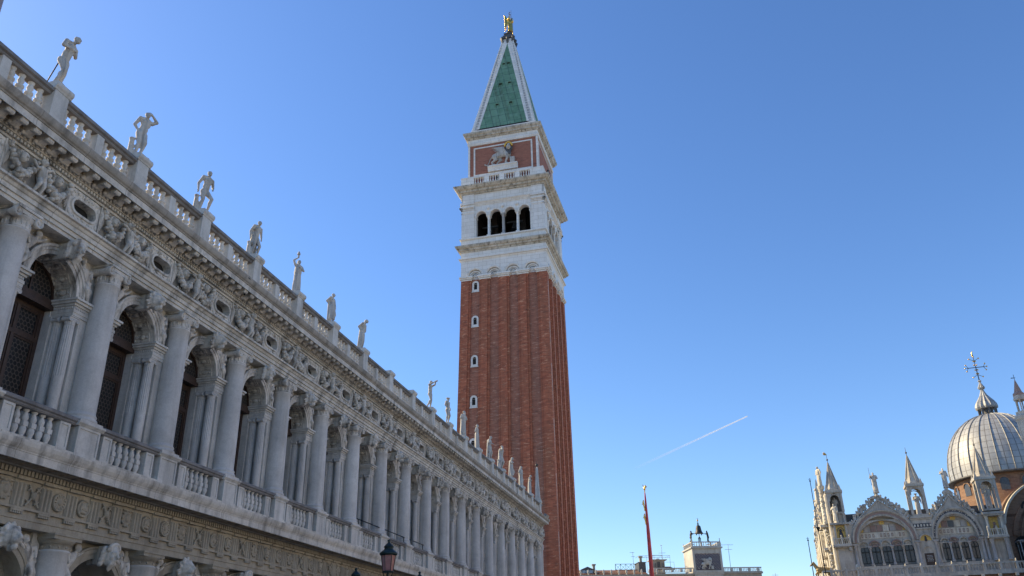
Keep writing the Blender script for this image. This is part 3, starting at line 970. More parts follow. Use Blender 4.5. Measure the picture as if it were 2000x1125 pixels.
# pier, impost and reveal around a column axis (both jambs)
mb = MB()
mb.box(-1.9, -0.80, -0.60, 0.60, 8.80, 12.10)
mb.box(-1.9, -0.87, -0.60, 0.60, 12.60, 14.05)
mb.box(-1.95, -0.66, -0.985, 0.985, 7.702, 8.80)
mb.box(-2.25, -1.50, -1.0, 1.0, 8.80, 12.1)
mb.box(-2.25, -1.58, -1.0, 1.0, 12.1, 14.05)
mb.box(-1.56, -1.15, -0.66, 0.66, 8.80, 12.1)
for sg in (1, -1):
    y0_, y1_ = (0.60, 0.99) if sg > 0 else (-0.99, -0.60)
    # moulded impost block carried by the little columns
    for (a, b, xx, yy) in ((12.10, 12.20, -0.76, 0.965), (12.20, 12.30, -0.74, 0.98), (12.30, 12.42, -0.77, 0.955), (12.42, 12.49, -0.72, 1.0), (12.49, 12.57, -0.64, 1.06), (12.57, 12.64, -0.58, 1.10)):
        mb.box(-1.58, xx, 0.2 if sg > 0 else -yy, yy if sg > 0 else -0.2, a, b)
    for k in range(6):
        yk = sg * (0.50 + 0.08 * k)
        mb.box(-0.80, -0.745, yk - 0.025, yk + 0.025, 12.325, 12.40)
    for k in range(9):
        xk = -0.84 - 0.08 * k
        yq = sg * 0.962
        mb.box(xk - 0.025, xk + 0.025, min(yq - 0.02, yq + 0.02), max(yq - 0.02, yq + 0.02), 12.325, 12.40)
ME_PIER = mb.mesh('pier', M_ISTRIA)
# little fluted column
mb = MB()
mb.box(-0.21, 0.21, -0.21, 0.21, 8.80, 8.87)
mb.lathe([(0.21, 8.87), (0.22, 8.90), (0.19, 8.94), (0.20, 8.97), (0.175, 9.0), (0.172, 9.02)], (0, 0, 0), 16)
mb.lathe([(0.172, 9.02), (0.172, 10.1), (0.172, 10.12)], (0, 0, 0), 24)
mb.lathe([(0.172, 10.12), (0.165, 10.9), (0.152, 11.80)], (0, 0, 0), 32, False, 'z', 0.10)
ionic(mb, 0, 0, 11.80, 0.152, 0.295, 0.155)
ME_SCOL = mb.mesh('fluted_column', M_COL)

# arch with spandrel wall, archivolt and coffered soffit: local bay, centre y=2
mb = MB()
mb.wall(lambda u, z, d: (-0.86 - d, u, z), 0.4, 3.6, 12.64, 14.06, [(2.0, 1.0, 12.64, 12.64, 1.0)], 0.84, 24)
mb.arc([(-0.02, -0.90), (-0.02, -0.72), (0.10, -0.72), (0.11, -0.69), (0.20, -0.69), (0.21, -0.655), (0.27, -0.64), (0.30, -0.66), (0.30, -0.90)], 2.0, 12.64, 1.0, 0, PI, 28)
for k in range(7):
    a = PI * (k + 0.5) / 7
    ay, az = 2 + 0.97 * math.cos(a), 12.64 + 0.97 * math.sin(a)
    qa = Matrix.Rotation(a, 4, 'X')
    M0 = Matrix.Translation((0, 2, 12.64)) @ qa
    mb.M = M0
    # frame of scrolls on the underside (radius direction is +y here)
    for (x0, x1, t0, t1) in ((-0.98, -0.93, -0.17, 0.17), (-1.56, -1.51, -0.17, 0.17), (-1.51, -0.98, -0.17, -0.13), (-1.51, -0.98, 0.13, 0.17)):
        mb.box(x0, x1, 0.955, 1.0, t0, t1)
    mb.ell((-1.25, 0.99, 0), (0.15, 0.06, 0.085), None, 8, 5)
    for sx in (-1.05, -1.45):
        mb.ell((sx, 0.99, 0), (0.06, 0.045, 0.06), None, 7, 5)
    mb.M = None
ME_ARCH = mb.mesh('arch', M_CARVE)

# window: wooden frame and leaded glass
mb = MB()
XW = -1.86
XU = -1.60
def wbox(y0, y1, z0, z1, x0=XW - 0.06, x1=XW + 0.06):
    mb.box(x0, x1, y0, y1, z0, z1)
wbox(1.0, 1.14, 8.75, 12.30)
wbox(2.86, 3.0, 8.75, 12.30)
wbox(1.95, 2.05, 8.75, 12.30)
wbox(1.14, 1.95, 8.75, 9.15)
wbox(2.05, 2.86, 8.75, 9.15)
wbox(1.14, 1.95, 11.22, 11.36)
wbox(2.05, 2.86, 11.22, 11.36)
wbox(1.14, 1.95, 12.16, 12.30)
wbox(2.05, 2.86, 12.16, 12.30)
for (a, b) in ((1.14, 1.95), (2.05, 2.86)):
    for (z0, z1) in ((9.15, 11.22), (11.36, 12.16)):
        mb.box(XW - 0.04, XW + 0.03, a, a + 0.06, z0, z1)
        mb.box(XW - 0.04, XW + 0.03, b - 0.06, b, z0, z1)
        mb.box(XW - 0.04, XW + 0.03, a + 0.06, b - 0.06, z0, z0 + 0.06)
        mb.box(XW - 0.04, XW + 0.03, a + 0.06, b - 0.06, z1 - 0.06, z1)
mb.box(XW - 0.12, XU + 0.10, 0.99, 3.01, 12.30, 12.44)
mb.box(XW - 0.12, XU + 0.05, 0.99, 3.01, 12.44, 12.62)
mb.box(XU - 0.04, XU + 0.04, 1.97, 2.03, 12.62, 13.55)
mb.arc([(-0.10, XU - 0.05), (-0.10, XU + 0.06), (0.0, XU + 0.06), (0.0, XU - 0.05)], 2.0, 12.64, 1.0, 0, PI, 18)
ME_WFRAME = mb.mesh('window_frame', M_WOOD)
mb = MB()
mb.box(XW - 0.03, XW - 0.005, 1.01, 2.99, 8.76, 12.31)
n_ = 20
vs_ = []
for xx in (XU - 0.005, XU - 0.03):
    vs_ += [(xx, 2 + 0.98 * math.cos(PI * k / n_), 12.62 + 0.98 * math.sin(PI * k / n_)) for k in range(n_ + 1)]
mb.add(vs_, [tuple(range(n_ + 1)), tuple(reversed(range(n_ + 1, 2 * n_ + 2)))] + [(k, k + 1, n_ + 2 + k, n_ + 1 + k) for k in range(n_)])
ME_WPANE = mb.mesh('leaded_pane', M_LEADED)

# keystones: lion mask and bearded human mask
def keystone(human):
    mb = MB()
    mb.add([(-0.95, -0.10, -0.22), (-0.95, 0.10, -0.22), (-0.95, 0.13, 0.28), (-0.95, -0.13, 0.28), (-0.55, -0.10, -0.22), (-0.55, 0.10, -0.22), (-0.45, 0.13, 0.28), (-0.45, -0.13, 0.28)],
           [(3, 2, 1, 0), (4, 5, 6, 7), (0, 1, 5, 4), (1, 2, 6, 5), (2, 3, 7, 6), (3, 0, 4, 7)])
    if human:
        mb.ell((-0.34, 0, 0.02), (0.24, 0.20, 0.30))
        mb.ell((-0.24, 0, -0.16), (0.15, 0.13, 0.15))
        mb.cap((-0.10, 0, 0.03), (-0.045, 0, -0.07), 0.03, 0.045)
        for sg in (1, -1):
            mb.cap((-0.12, sg * 0.03, 0.08), (-0.17, sg * 0.13, 0.07), 0.035, 0.03)
            mb.ell((-0.16, sg * 0.075, 0.02), 0.028)
            mb.ell((-0.17, sg * 0.10, -0.07), 0.06)
            for k in range(5):
                mb.ell((-0.42, sg * (0.20 + 0.02 * (k % 2)), 0.18 - 0.1 * k), 0.085)
        mb.cap((-0.10, -0.05, -0.13), (-0.10, 0.05, -0.13), 0.02)
        for k in range(9):
            a = PI * k / 8
            mb.ell((-0.26, 0.20 * math.cos(a), 0.16 + 0.13 * math.sin(a)), 0.075)
        for k in range(5):
            mb.cap((-0.16, -0.10 + 0.05 * k, -0.24), (-0.24, -0.08 + 0.04 * k, -0.42 + 0.03 * abs(k - 2)), 0.05, 0.02)
    else:
        mb.ell((-0.36, 0, 0.04), (0.26, 0.24, 0.27))
        mb.ell((-0.16, 0, -0.06), (0.17, 0.14, 0.12))
        mb.cap((-0.16, 0, 0.12), (-0.02, 0, -0.0), 0.06, 0.065)
        mb.cap((-0.10, 0, -0.22), (-0.20, 0, -0.24), 0.08, 0.09)
        for sg in (1, -1):
            mb.ell((-0.08, sg * 0.07, -0.08), (0.085, 0.065, 0.06))
            mb.cap((-0.16, sg * 0.06, 0.13), (-0.24, sg * 0.15, 0.15), 0.05, 0.04)
            mb.ell((-0.36, sg * 0.22, 0.22), (0.06, 0.06, 0.08))
        for k in range(15):
            a = -0.9 + (PI + 1.8) * k / 14
            mb.cap((-0.40, 0.20 * math.cos(a), 0.02 + 0.22 * math.sin(a)), (-0.42 + 0.05 * (k % 2), 0.31 * math.cos(a), 0.02 + 0.34 * math.sin(a)), 0.07, 0.045)
    for i_, v_ in enumerate(mb.v):                          # larger head leaning outward
        x_, y_, z_ = v_
        x_, z_ = x_ * 1.12 + 0.05, z_ * 1.12
        mb.v[i_] = (x_ + 0.18 * z_ - 0.02, y_ * 1.02, z_ * 0.96)
    return carve(mb, 0.02, M_CARVE, 'keystone_mask', 1, 0.35)
ME_KEYL, ME_KEYH = keystone(False), keystone(True)

# reclining spandrel figures (left one; the right is mirrored)
def spandrel(mirror, variant, wide, zs):
    mb = MB()
    rnd = random.Random(variant)
    def Pp(y, z, x=0.0):
        return (x, -y if mirror else y, z)
    k = wide
    hd = Pp(0.52 * k, 1.15 + 0.05 * variant, 0.12)
    ch = Pp(0.36 * k, 0.90, 0.04)
    pl = Pp(0.16 * k, 0.58, 0.02)
    mb.ell(hd, (0.10, 0.095, 0.115))
    mb.cap(hd, ch, 0.05, 0.07)
    mb.ell((hd[0] + 0.08, hd[1], hd[2] - 0.02), 0.04)
    for q in range(7):
        a = q * 0.9
        mb.ell((hd[0] - 0.02, hd[1] + 0.085 * math.cos(a), hd[2] + 0.05 + 0.06 * math.sin(a)), 0.05)
    mb.cap(ch, pl, 0.155, 0.14)
    kn = Pp(0.24 * k, 0.30, 0.20)
    ft = Pp(0.03 * k, -0.02, 0.12)
    mb.chain([(pl, 0.125), (kn, 0.085), (ft, 0.05)])
    kn2 = Pp(0.02 * k, 0.32, 0.12)
    ft2 = Pp(-0.02 * k, -0.06, 0.02)
    mb.chain([(pl, 0.12), (kn2, 0.08), (ft2, 0.05)])
    el = Pp(0.62 * k, 1.0, 0.10)
    ha = Pp(0.84 * k, 1.16 + 0.04 * variant, 0.08)
    mb.chain([(ch, 0.085), (el, 0.06), (ha, 0.04)])
    e2 = Pp(0.10 * k, 0.98, 0.12)
    h2 = Pp(0.14 * k, 0.72, 0.20)
    mb.chain([(ch, 0.085), (e2, 0.06), (h2, 0.04)])
    # drapery and wing in low relief behind
    for q in range(5):
        a = Pp(0.02 * k + 0.03 * q, 0.62 - 0.07 * q, 0.10)
        b = Pp((0.26 + 0.01 * q) * k, 0.48 - 0.12 * q, 0.12)
        mb.cap(a, b, 0.05, 0.035)
    for q in range(4):
        mb.cap(Pp(0.30 * k, 1.0, -0.06), Pp((0.50 + 0.13 * q) * k, 1.28 - 0.02 * q * q, -0.07), 0.07, 0.045)
    return carve(mb, 0.02, M_CARVE, 'spandrel_figure', 1, 0.4)
ME_SPL = [spandrel(False, v, 1.0, 0) for v in (0, 1)]
ME_SPR = [spandrel(True, v, 1.0, 0) for v in (0, 1)]

# frieze relief: a standing child between two fruit garlands with masks
def garland(variant):
    mb = MB()
    rnd = random.Random(40 + variant)
    tw = (-0.05, 0.06, 0.02, -0.08)[variant]
    # child
    mb.ell((0.20, tw, 0.96), (0.10, 0.095, 0.11))
    for q in range(8):
        a = q * 0.8
        mb.ell((0.19, tw + 0.085 * math.cos(a), 1.01 + 0.06 * math.sin(a)), 0.045)
    mb.ell((0.29, tw, 0.945), 0.03)
    mb.cap((0.15, 0, 0.76), (0.15, -tw, 0.50), 0.115, 0.125)
    mb.chain([((0.16, -0.06 - tw, 0.44), 0.085), ((0.24, -0.10, 0.24), 0.062), ((0.16, -0.12, 0.04), 0.045)])
    mb.chain([((0.16, 0.07 - tw, 0.44), 0.085), ((0.20, 0.12, 0.24), 0.062), ((0.15, 0.10, 0.03), 0.045)])
    mb.chain([((0.16, 0.10, 0.80), 0.058), ((0.20, 0.28, 0.72 if variant else 0.9), 0.045), ((0.18, 0.40, 0.88), 0.035)])
    mb.chain([((0.16, -0.10, 0.80), 0.058), ((0.20, -0.27, 0.86 if variant else 0.70), 0.045), ((0.18, -0.40, 0.90), 0.035)])
    kid = carve(mb, 0.018, M_CARVE, 'child', 1, 0.3)
    mb = MB()
    mb.add([tuple(v_.co) for v_ in kid.vertices], [tuple(p_.vertices) for p_ in kid.polygons], True)
    # garlands
    for sg in (1, -1):
        for k in range(17):
            t = k / 16
            y = 0.20 + 0.98 * t
            z = 0.92 - 0.70 * math.sin(PI * t) ** 0.8 + 0.02 * t
            th = 0.4 + 0.6 * math.sin(PI * t)
            for q in range(4):
                a = rnd.uniform(0, 2 * PI)
                rr = 0.11 * th
                mb.ell((0.10 + rr * abs(math.cos(a)) * 0.9, sg * (y + rr * 0.5 * math.sin(a * 2)), z + rr * math.sin(a)), rnd.uniform(0.055, 0.095) * (0.6 + 0.45 * th), None, 8, 6)
        # mask above the swag
        ym = sg * 0.70
        mb.ell((0.11, ym, 0.80), (0.13, 0.14, 0.175))
        mb.cap((0.21, ym, 0.82), (0.235, ym, 0.77), 0.022, 0.032)
        for q in (1, -1):
            mb.ell((0.19, ym + q * 0.055, 0.84), 0.035)
            mb.ell((0.17, ym + q * 0.06, 0.73), 0.045)
        for q in range(9):
            a = -0.4 + (PI + 0.8) * q / 8
            mb.ell((0.07, ym + 0.15 * math.cos(a), 0.83 + 0.16 * math.sin(a)), 0.055)
        # ribbons
        for q in range(4):
            yy = sg * (1.16 + 0.035 * q)
            mb.chain([((0.05, yy, 0.98), 0.035), ((0.09, yy + sg * 0.04 * math.sin(q), 0.75), 0.03), ((0.05, yy - sg * 0.05, 0.5 - 0.08 * q), 0.028)], 6)
        for q in range(5):
            mb.chain([((0.04, sg * (0.34 + 0.13 * q), 0.06 + 0.05 * (q % 2)), 0.035), ((0.08, sg * (0.42 + 0.13 * q), 0.16), 0.03)], 6)
    mb.v = [(v_[0] * 1.45 - 0.03, v_[1], v_[2]) for v_ in mb.v]
    return mb.mesh('garland_relief', M_CARVE)
ME_GAR = [garland(k) for k in range(4)]

# oval attic window panel
def slot_pts(hw, hh, n=8):
    pts = []
    for cx, a0 in ((hw - hh, -PI / 2), (-(hw - hh), PI / 2)):
        for k in range(n + 1):
            a = a0 + PI * k / n
            pts.append((cx + hh * math.cos(a), hh * math.sin(a)))
    return pts
mb = MB()
inner = slot_pts(0.50, 0.22)
outer = slot_pts(0.58, 0.29)
def ringface(a, b, xa, xb):
    n = len(a)
    mb.add([(xa, p[0], p[1]) for p in a] + [(xb, p[0], p[1]) for p in b], [(k, (k + 1) % n, n + (k + 1) % n, n + k) for k in range(n)])
ringface(outer, inner, 0.085, 0.085)
ringface(inner, [(p[0] * 0.98, p[1] * 0.96) for p in inner], 0.085, -0.24)
ringface(slot_pts(0.60, 0.31), outer, 0.03, 0.085)
n_ = len(inner)
rect = []
for p in slot_pts(0.60, 0.31):
    q = max(abs(p[0]) / 0.70, abs(p[1]) / 0.53, 1e-6)
    rect.append((p[0] / q, p[1] / q))
ringface(rect, slot_pts(0.60, 0.31), 0.03, 0.03)
mb.box(-0.02, 0.06, -0.74, -0.68, -0.53, 0.53)
mb.box(-0.02, 0.06, 0.68, 0.74, -0.53, 0.53)
for sg in (1, -1):
    for q in range(6):
        mb.ell((0.04, -0.5 + 0.2 * q, sg * 0.42), (0.035, 0.075, 0.05), None, 7, 5)
        mb.cap((0.035, -0.56 + 0.2 * q, sg * 0.36), (0.035, -0.46 + 0.2 * q, sg * 0.47), 0.022, 0.018, 6, 2)
for k, (yy, zz) in enumerate(((-0.6, 0.3), (0.6, 0.3), (-0.6, -0.3), (0.6, -0.3))):
    mb.ell((0.035, yy, zz), (0.035, 0.06, 0.09), None, 7, 5)
ME_OVAL = mb.mesh('oval_window_surround', M_CARVE)
mb = MB()
mb.add([(-0.23, p[0] * 0.99, p[1] * 0.99) for p in inner], [tuple(range(n_))])
ME_OVALD = mb.mesh('oval_window_pane', M_DARK)

# parapet pedestal, mid pier, balusters
mb = MB()
mb.box(-0.68, -0.08, -0.29, 0.29, 17.202, 18.20)
mb.box(-0.71, -0.05, -0.32, 0.32, 17.202, 17.30)
mb.mould([(-0.72, 18.202), (-0.06, 18.202), (-0.04, 18.25), (0.0, 18.29), (0.02, 18.33), (0.02, 18.40), (-0.01, 18.465), (-0.75, 18.465), (-0.78, 18.40), (-0.78, 18.33)], -0.36, 0.36)
ME_PPED = mb.mesh('parapet_pedestal', M_ISTRIA)
mb = MB()
mb.box(-0.56, -0.20, -0.16, 0.16, 17.202, 18.008)
ME_PPIER = mb.mesh('parapet_pier', M_ISTRIA)
mb = MB()
mb.lathe([(0.085, 0), (0.085, 0.05), (0.055, 0.07), (0.075, 0.14), (0.10, 0.22), (0.10, 0.27), (0.06, 0.36), (0.105, 0.385), (0.105, 0.45), (0.06, 0.47), (0.055, 0.52), (0.085, 0.60), (0.07, 0.68), (0.05, 0.74), (0.075, 0.77), (0.085, 0.83)], (0, 0, 0), 12)
for i_, v_ in enumerate(mb.v):
    mb.v[i_] = (v_[0] * 1.2, v_[1] * 1.2, v_[2] * 0.806 / 0.83)
ME_PBAL = mb.mesh('baluster', M_ISTRIA)
mb = MB()
mb.lathe([(0.095, 0), (0.095, 0.04), (0.06, 0.06), (0.075, 0.10), (0.105, 0.20), (0.105, 0.27), (0.075, 0.33)], (0, 0, 0), 12)
mb.box(-0.085, 0.085, -0.085, 0.085, 0.33, 0.47)
mb.lathe([(0.07, 0.47), (0.095, 0.54), (0.095, 0.60), (0.055, 0.70), (0.05, 0.73), (0.085, 0.76), (0.09, 0.80)], (0, 0, 0), 12)
ME_BBAL = mb.mesh('baluster', M_ISTRIA)
# balcony pedestal under each column and small piers
def panelled(mb, x1, y0, y1, z0, z1, b=0.07, d=0.03):
    mb.box(x1 - 0.45, x1 - d, y0, y1, z0, z1)
    mb.box(x1 - d, x1, y0, y1, z0, z0 + b * 1.3)
    mb.box(x1 - d, x1, y0, y1, z1 - b, z1)
    mb.box(x1 - d, x1, y0, y0 + b, z0 + b * 1.3, z1 - b)
    mb.box(x1 - d, x1, y1 - b, y1, z0 + b * 1.3, z1 - b)
mb = MB()
panelled(mb, -0.09, -0.475, 0.475, 7.74, 8.62)
mb.box(-1.0, -0.54, -0.475, 0.475, 7.70, 8.62)
mb.box(-0.50, -0.06, -0.505, 0.505, 7.70, 7.74)
mb.mould([(-1.1, 8.622), (-0.08, 8.622), (-0.05, 8.655), (-0.02, 8.68), (0.0, 8.70), (0.0, 8.752), (-1.1, 8.752)], -0.571, 0.571)
for sg in (1, -1):
    panelled(mb, -0.17, (0.72 if sg > 0 else -1.14), (1.14 if sg > 0 else -0.72), 7.80, 8.598)
ME_BPED = mb.mesh('balcony_pedestal', M_ISTRIA)

# metope reliefs
def metope(kind):
    mb = MB()
    if kind in (0, 2):
        mb.lathe([(0.235, 0.0), (0.25, 0.03), (0.235, 0.065), (0.205, 0.07), (0.195, 0.035), (0.08, 0.03), (0.075, 0.07), (0.03, 0.09), (0.01, 0.09)], (0, 0, 0), 22, True, 'x')
        if kind == 0:
            for k in range(14):
                a = 2 * PI * k / 14
                mb.cap((0.04, 0.09 * math.cos(a), 0.09 * math.sin(a)), (0.045, 0.18 * math.cos(a), 0.18 * math.sin(a)), 0.016, 0.026, 6, 2)
        else:
            mb.ell((0.04, 0.02, 0.04), (0.05, 0.09, 0.13))
            mb.ell((0.06, 0.06, 0.10), (0.05, 0.05, 0.06))
            mb.cap((0.04, -0.10, -0.10), (0.05, 0.06, -0.12), 0.05, 0.04)
            mb.cap((0.04, -0.08, 0.12), (0.05, -0.12, -0.04), 0.04, 0.03)
            mb.cap((0.05, 0.05, -0.02), (0.05, 0.13, -0.05), 0.03, 0.02)
    elif kind == 1:
        mb.ell((0.0, 0, 0.02), (0.06, 0.22, 0.25), None, 12, 8)
        mb.ell((0.05, 0, 0.03), (0.05, 0.10, 0.12))
        for k in range(10):
            a = 2 * PI * k / 10
            mb.ell((0.035, 0.20 * math.cos(a), 0.02 + 0.23 * math.sin(a)), (0.035, 0.04, 0.04), None, 6, 4)
        mb.cap((0.03, -0.2, 0.26), (0.03, 0.2, 0.26), 0.03, 0.03)
    else:
        mb.cap((0.03, -0.2, -0.26), (0.04, 0.2, 0.26), 0.03, 0.022)
        mb.cap((0.05, 0.2, -0.26), (0.04, -0.2, 0.26), 0.03, 0.022)
        mb.ell((0.05, 0, 0), (0.06, 0.09, 0.11))
        for sy, sz in ((1, 1), (-1, 1), (1, -1), (-1, -1)):
            mb.cap((0.03, sy * 0.10, sz * 0.20), (0.04, sy * 0.21, sz * 0.12), 0.026, 0.02)
    mb.v = [(v_[0] * 1.35, v_[1] * 1.06, v_[2] * 1.06) for v_ in mb.v]
    return carve(mb, 0.012, M_WARM, 'metope_relief', 0)
ME_MET = [metope(k) for k in range(4)]

# lower order
XL = -0.54
mb = MB()
mb.box(XL - 0.6, XL + 0.58, -0.6, 0.6, 0.0, 0.35)
mb.lathe([(0.58, 0.35), (0.60, 0.42), (0.56, 0.50), (0.50, 0.56), (0.48, 0.62)] + [(0.48 - 0.05 * (k / 6) ** 1.5, 0.62 + 4.38 * k / 6) for k in range(1, 7)] + [(0.46, 5.02), (0.46, 5.06), (0.43, 5.07), (0.43, 5.22)], (XL, 0, 0), 28)
ME_LCOL = mb.mesh('column', M_COL)
mb = MB()
mb.lathe([(0.435, 5.08), (0.435, 5.22), (0.46, 5.225), (0.50, 5.28), (0.55, 5.33), (0.55, 5.345)], (XL, 0, 0), 28)
for k in range(12):
    a = 2 * PI * k / 12
    mb.ell((XL + 0.435 * math.cos(a), 0.435 * math.sin(a), 5.15), (0.035, 0.035, 0.04), None, 7, 5)
mb.box(XL - 0.55, XL + 0.46, -0.56, 0.56, 5.345, 5.44)
mb.box(XL - 0.57, XL + 0.49, -0.59, 0.59, 5.44, 5.498)
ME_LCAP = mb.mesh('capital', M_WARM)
mb = MB()
mb.box(-1.9, -0.66, -0.72, 0.72, 0, 5.50)
for (a, b, e) in ((3.52, 3.62, 0.03), (3.62, 3.76, 0.06), (3.76, 3.84, 0.10)):
    mb.box(-1.9 - e, -0.66 + e, -0.72 - e, 0.72 + e, a, b)
ME_LPIER = mb.mesh('pier', M_ISTRIA)
mb = MB()
mb.wall(lambda u, z, d: (-0.74 - d, u, z), 0.4, 3.6, 3.84, 5.51, [(2.0, 1.27, 3.84, 3.84, 1.27)], 1.10, 24)
mb.arc([(-0.02, -0.80), (-0.02, -0.62), (0.12, -0.62), (0.13, -0.59), (0.25, -0.58), (0.30, -0.53), (0.34, -0.55), (0.34, -0.80)], 2.0, 3.84, 1.27, 0, PI, 28)
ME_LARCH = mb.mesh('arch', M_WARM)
mb = MB()
mb.add([(-1.2, 2 + 1.27 * math.cos(PI * k / 20), 3.84 + 1.27 * math.sin(PI * k / 20)) for k in range(21)], [tuple(range(21))])
mb.box(-1.25, -1.2, 0.73, 3.27, 0, 3.84)
for k in range(1, 16):
    a = PI * k / 16
    mb.cap((-1.19, 2 + 0.35 * math.cos(a), 3.84 + 0.35 * math.sin(a)), (-1.19, 2 + 1.2 * math.cos(a), 3.84 + 1.2 * math.sin(a)), 0.03, 0.05, 6, 2)
ME_TYMP = mb.mesh('closed_lunette', M_WARM)

bal_rest = MB()
def merge_bal(me, loc):
    o = len(bal_rest.v)
    bal_rest.v.extend(((v.co.x + loc[0]), (v.co.y + loc[1]), (v.co.z + loc[2])) for v in me.vertices)
    for p in me.polygons:
        bal_rest.f.append(tuple(i + o for i in p.vertices))
        bal_rest.sm.append(p.use_smooth)
        bal_rest.mi.append(0)

for i in range(I0, I1 + 1):
    y = i * BAY
    c_ = obj('column', ME_COL, lib, (0, y, 0))
    obj('capital', ME_CAP, c_)
    obj('pier', ME_PIER, lib, (0, y, 0))
    c_ = obj('lower_column', ME_LCOL, lib, (0, y, 0))
    obj('capital', ME_LCAP, c_)
    obj('lower_pier', ME_LPIER, lib, (0, y, 0))
    obj('balcony_pedestal', ME_BPED, lib, (0, y, 0))
    obj('parapet_pedestal', ME_PPED, lib, (0, y, 0))
    obj('garland_relief', ME_GAR[(i * 3 + i // 3) % 4], lib, (-0.285, y, 14.64))
    for k in range(4):
        ym = y + 0.5 + k
        if ym < YE - 0.4:
            obj('metope_relief', ME_MET[(k + 2 * (i % 2) + (k // 2)) % 4], lib, (-0.262, ym, 6.34))
    if i == I1:
        break
    for sg, yj in ((1, 0.79), (-1, 3.21)):
        for xx in (-0.955, -1.385):
            obj('fluted_column', ME_SCOL, lib, (xx, y + yj, 0))
    obj('arch', ME_ARCH, lib, (0, y, 0))
    wd = obj('window', ME_WFRAME, lib, (0, y, 0))
    obj('leaded_pane', ME_WPANE, wd)
    obj('keystone_mask', ME_KEYL if i % 3 else ME_KEYH, lib, (0.16, y + 2, 13.72))
    obj('spandrel_figure', ME_SPL[i % 2], lib, (-0.82, y + 0.52, 12.72))
    obj('spandrel_figure', ME_SPR[(i + 1) % 2], lib, (-0.82, y + 3.48, 12.72))
    ov = obj('oval_window', ME_OVAL, lib, (-0.262, y + 2, 15.175))
    obj('pane', ME_OVALD, ov)
    obj('parapet_pier', ME_PPIER, lib, (0, y + 2, 0))
    obj('lower_arch', ME_LARCH, lib, (0, y, 0))
    obj('lower_keystone', ME_KEYH if i % 2 else ME_KEYL, lib, (0.14, y + 2, 5.16))
    obj('lower_spandrel_figure', ME_SPL[(i + 1) % 2], lib, (-0.68, y + 0.52, 4.12))
    obj('lower_spandrel_figure', ME_SPR[i % 2], lib, (-0.68, y + 3.48, 4.12))
    if i == 0:
        obj('closed_lunette', ME_TYMP, lib, (0, y, 0))
    for k in range(4):
        for yb in (0.53 + 0.36 * k, 4 - 0.53 - 0.36 * k):
            loc = (-0.38, y + yb, 17.202)
            if -1 <= i <= 4:
                obj('parapet_baluster', ME_PBAL, lib, loc)
            else:
                merge_bal(ME_PBAL, loc)
    for k in range(5):
        loc = (-0.32, y + 2 + 0.305 * (k - 2), 7.80)
        if 0 <= i <= 11:
            obj('balcony_baluster', ME_BBAL, lib, loc)
        else:
            merge_bal(ME_BBAL, loc)
br_ = bal_rest.build('balusters', M_ISTRIA, lib)
br_['kind'] = 'stuff'
# corner pilaster at the far end
mb = MB()
mb.box(-0.85, -0.22, BAY * I1 + 0.62, YE - 0.03, 8.752, 14.05)
mb.box(-0.85, -0.16, BAY * I1 + 0.58, YE, 13.5, 14.04)
mb.box(-0.85, -0.10, BAY * I1 + 0.55, YE + 0.02, 8.76, 9.1)
mb.box(-0.85, -0.25, BAY * I1 + 0.62, YE - 0.03, 0.0, 5.5)
mb.box(-0.7, -0.1, BAY * I1 + 0.5, YE - 0.05, 7.7, 8.6)
mb.build('corner_pilaster', M_ISTRIA, lib)

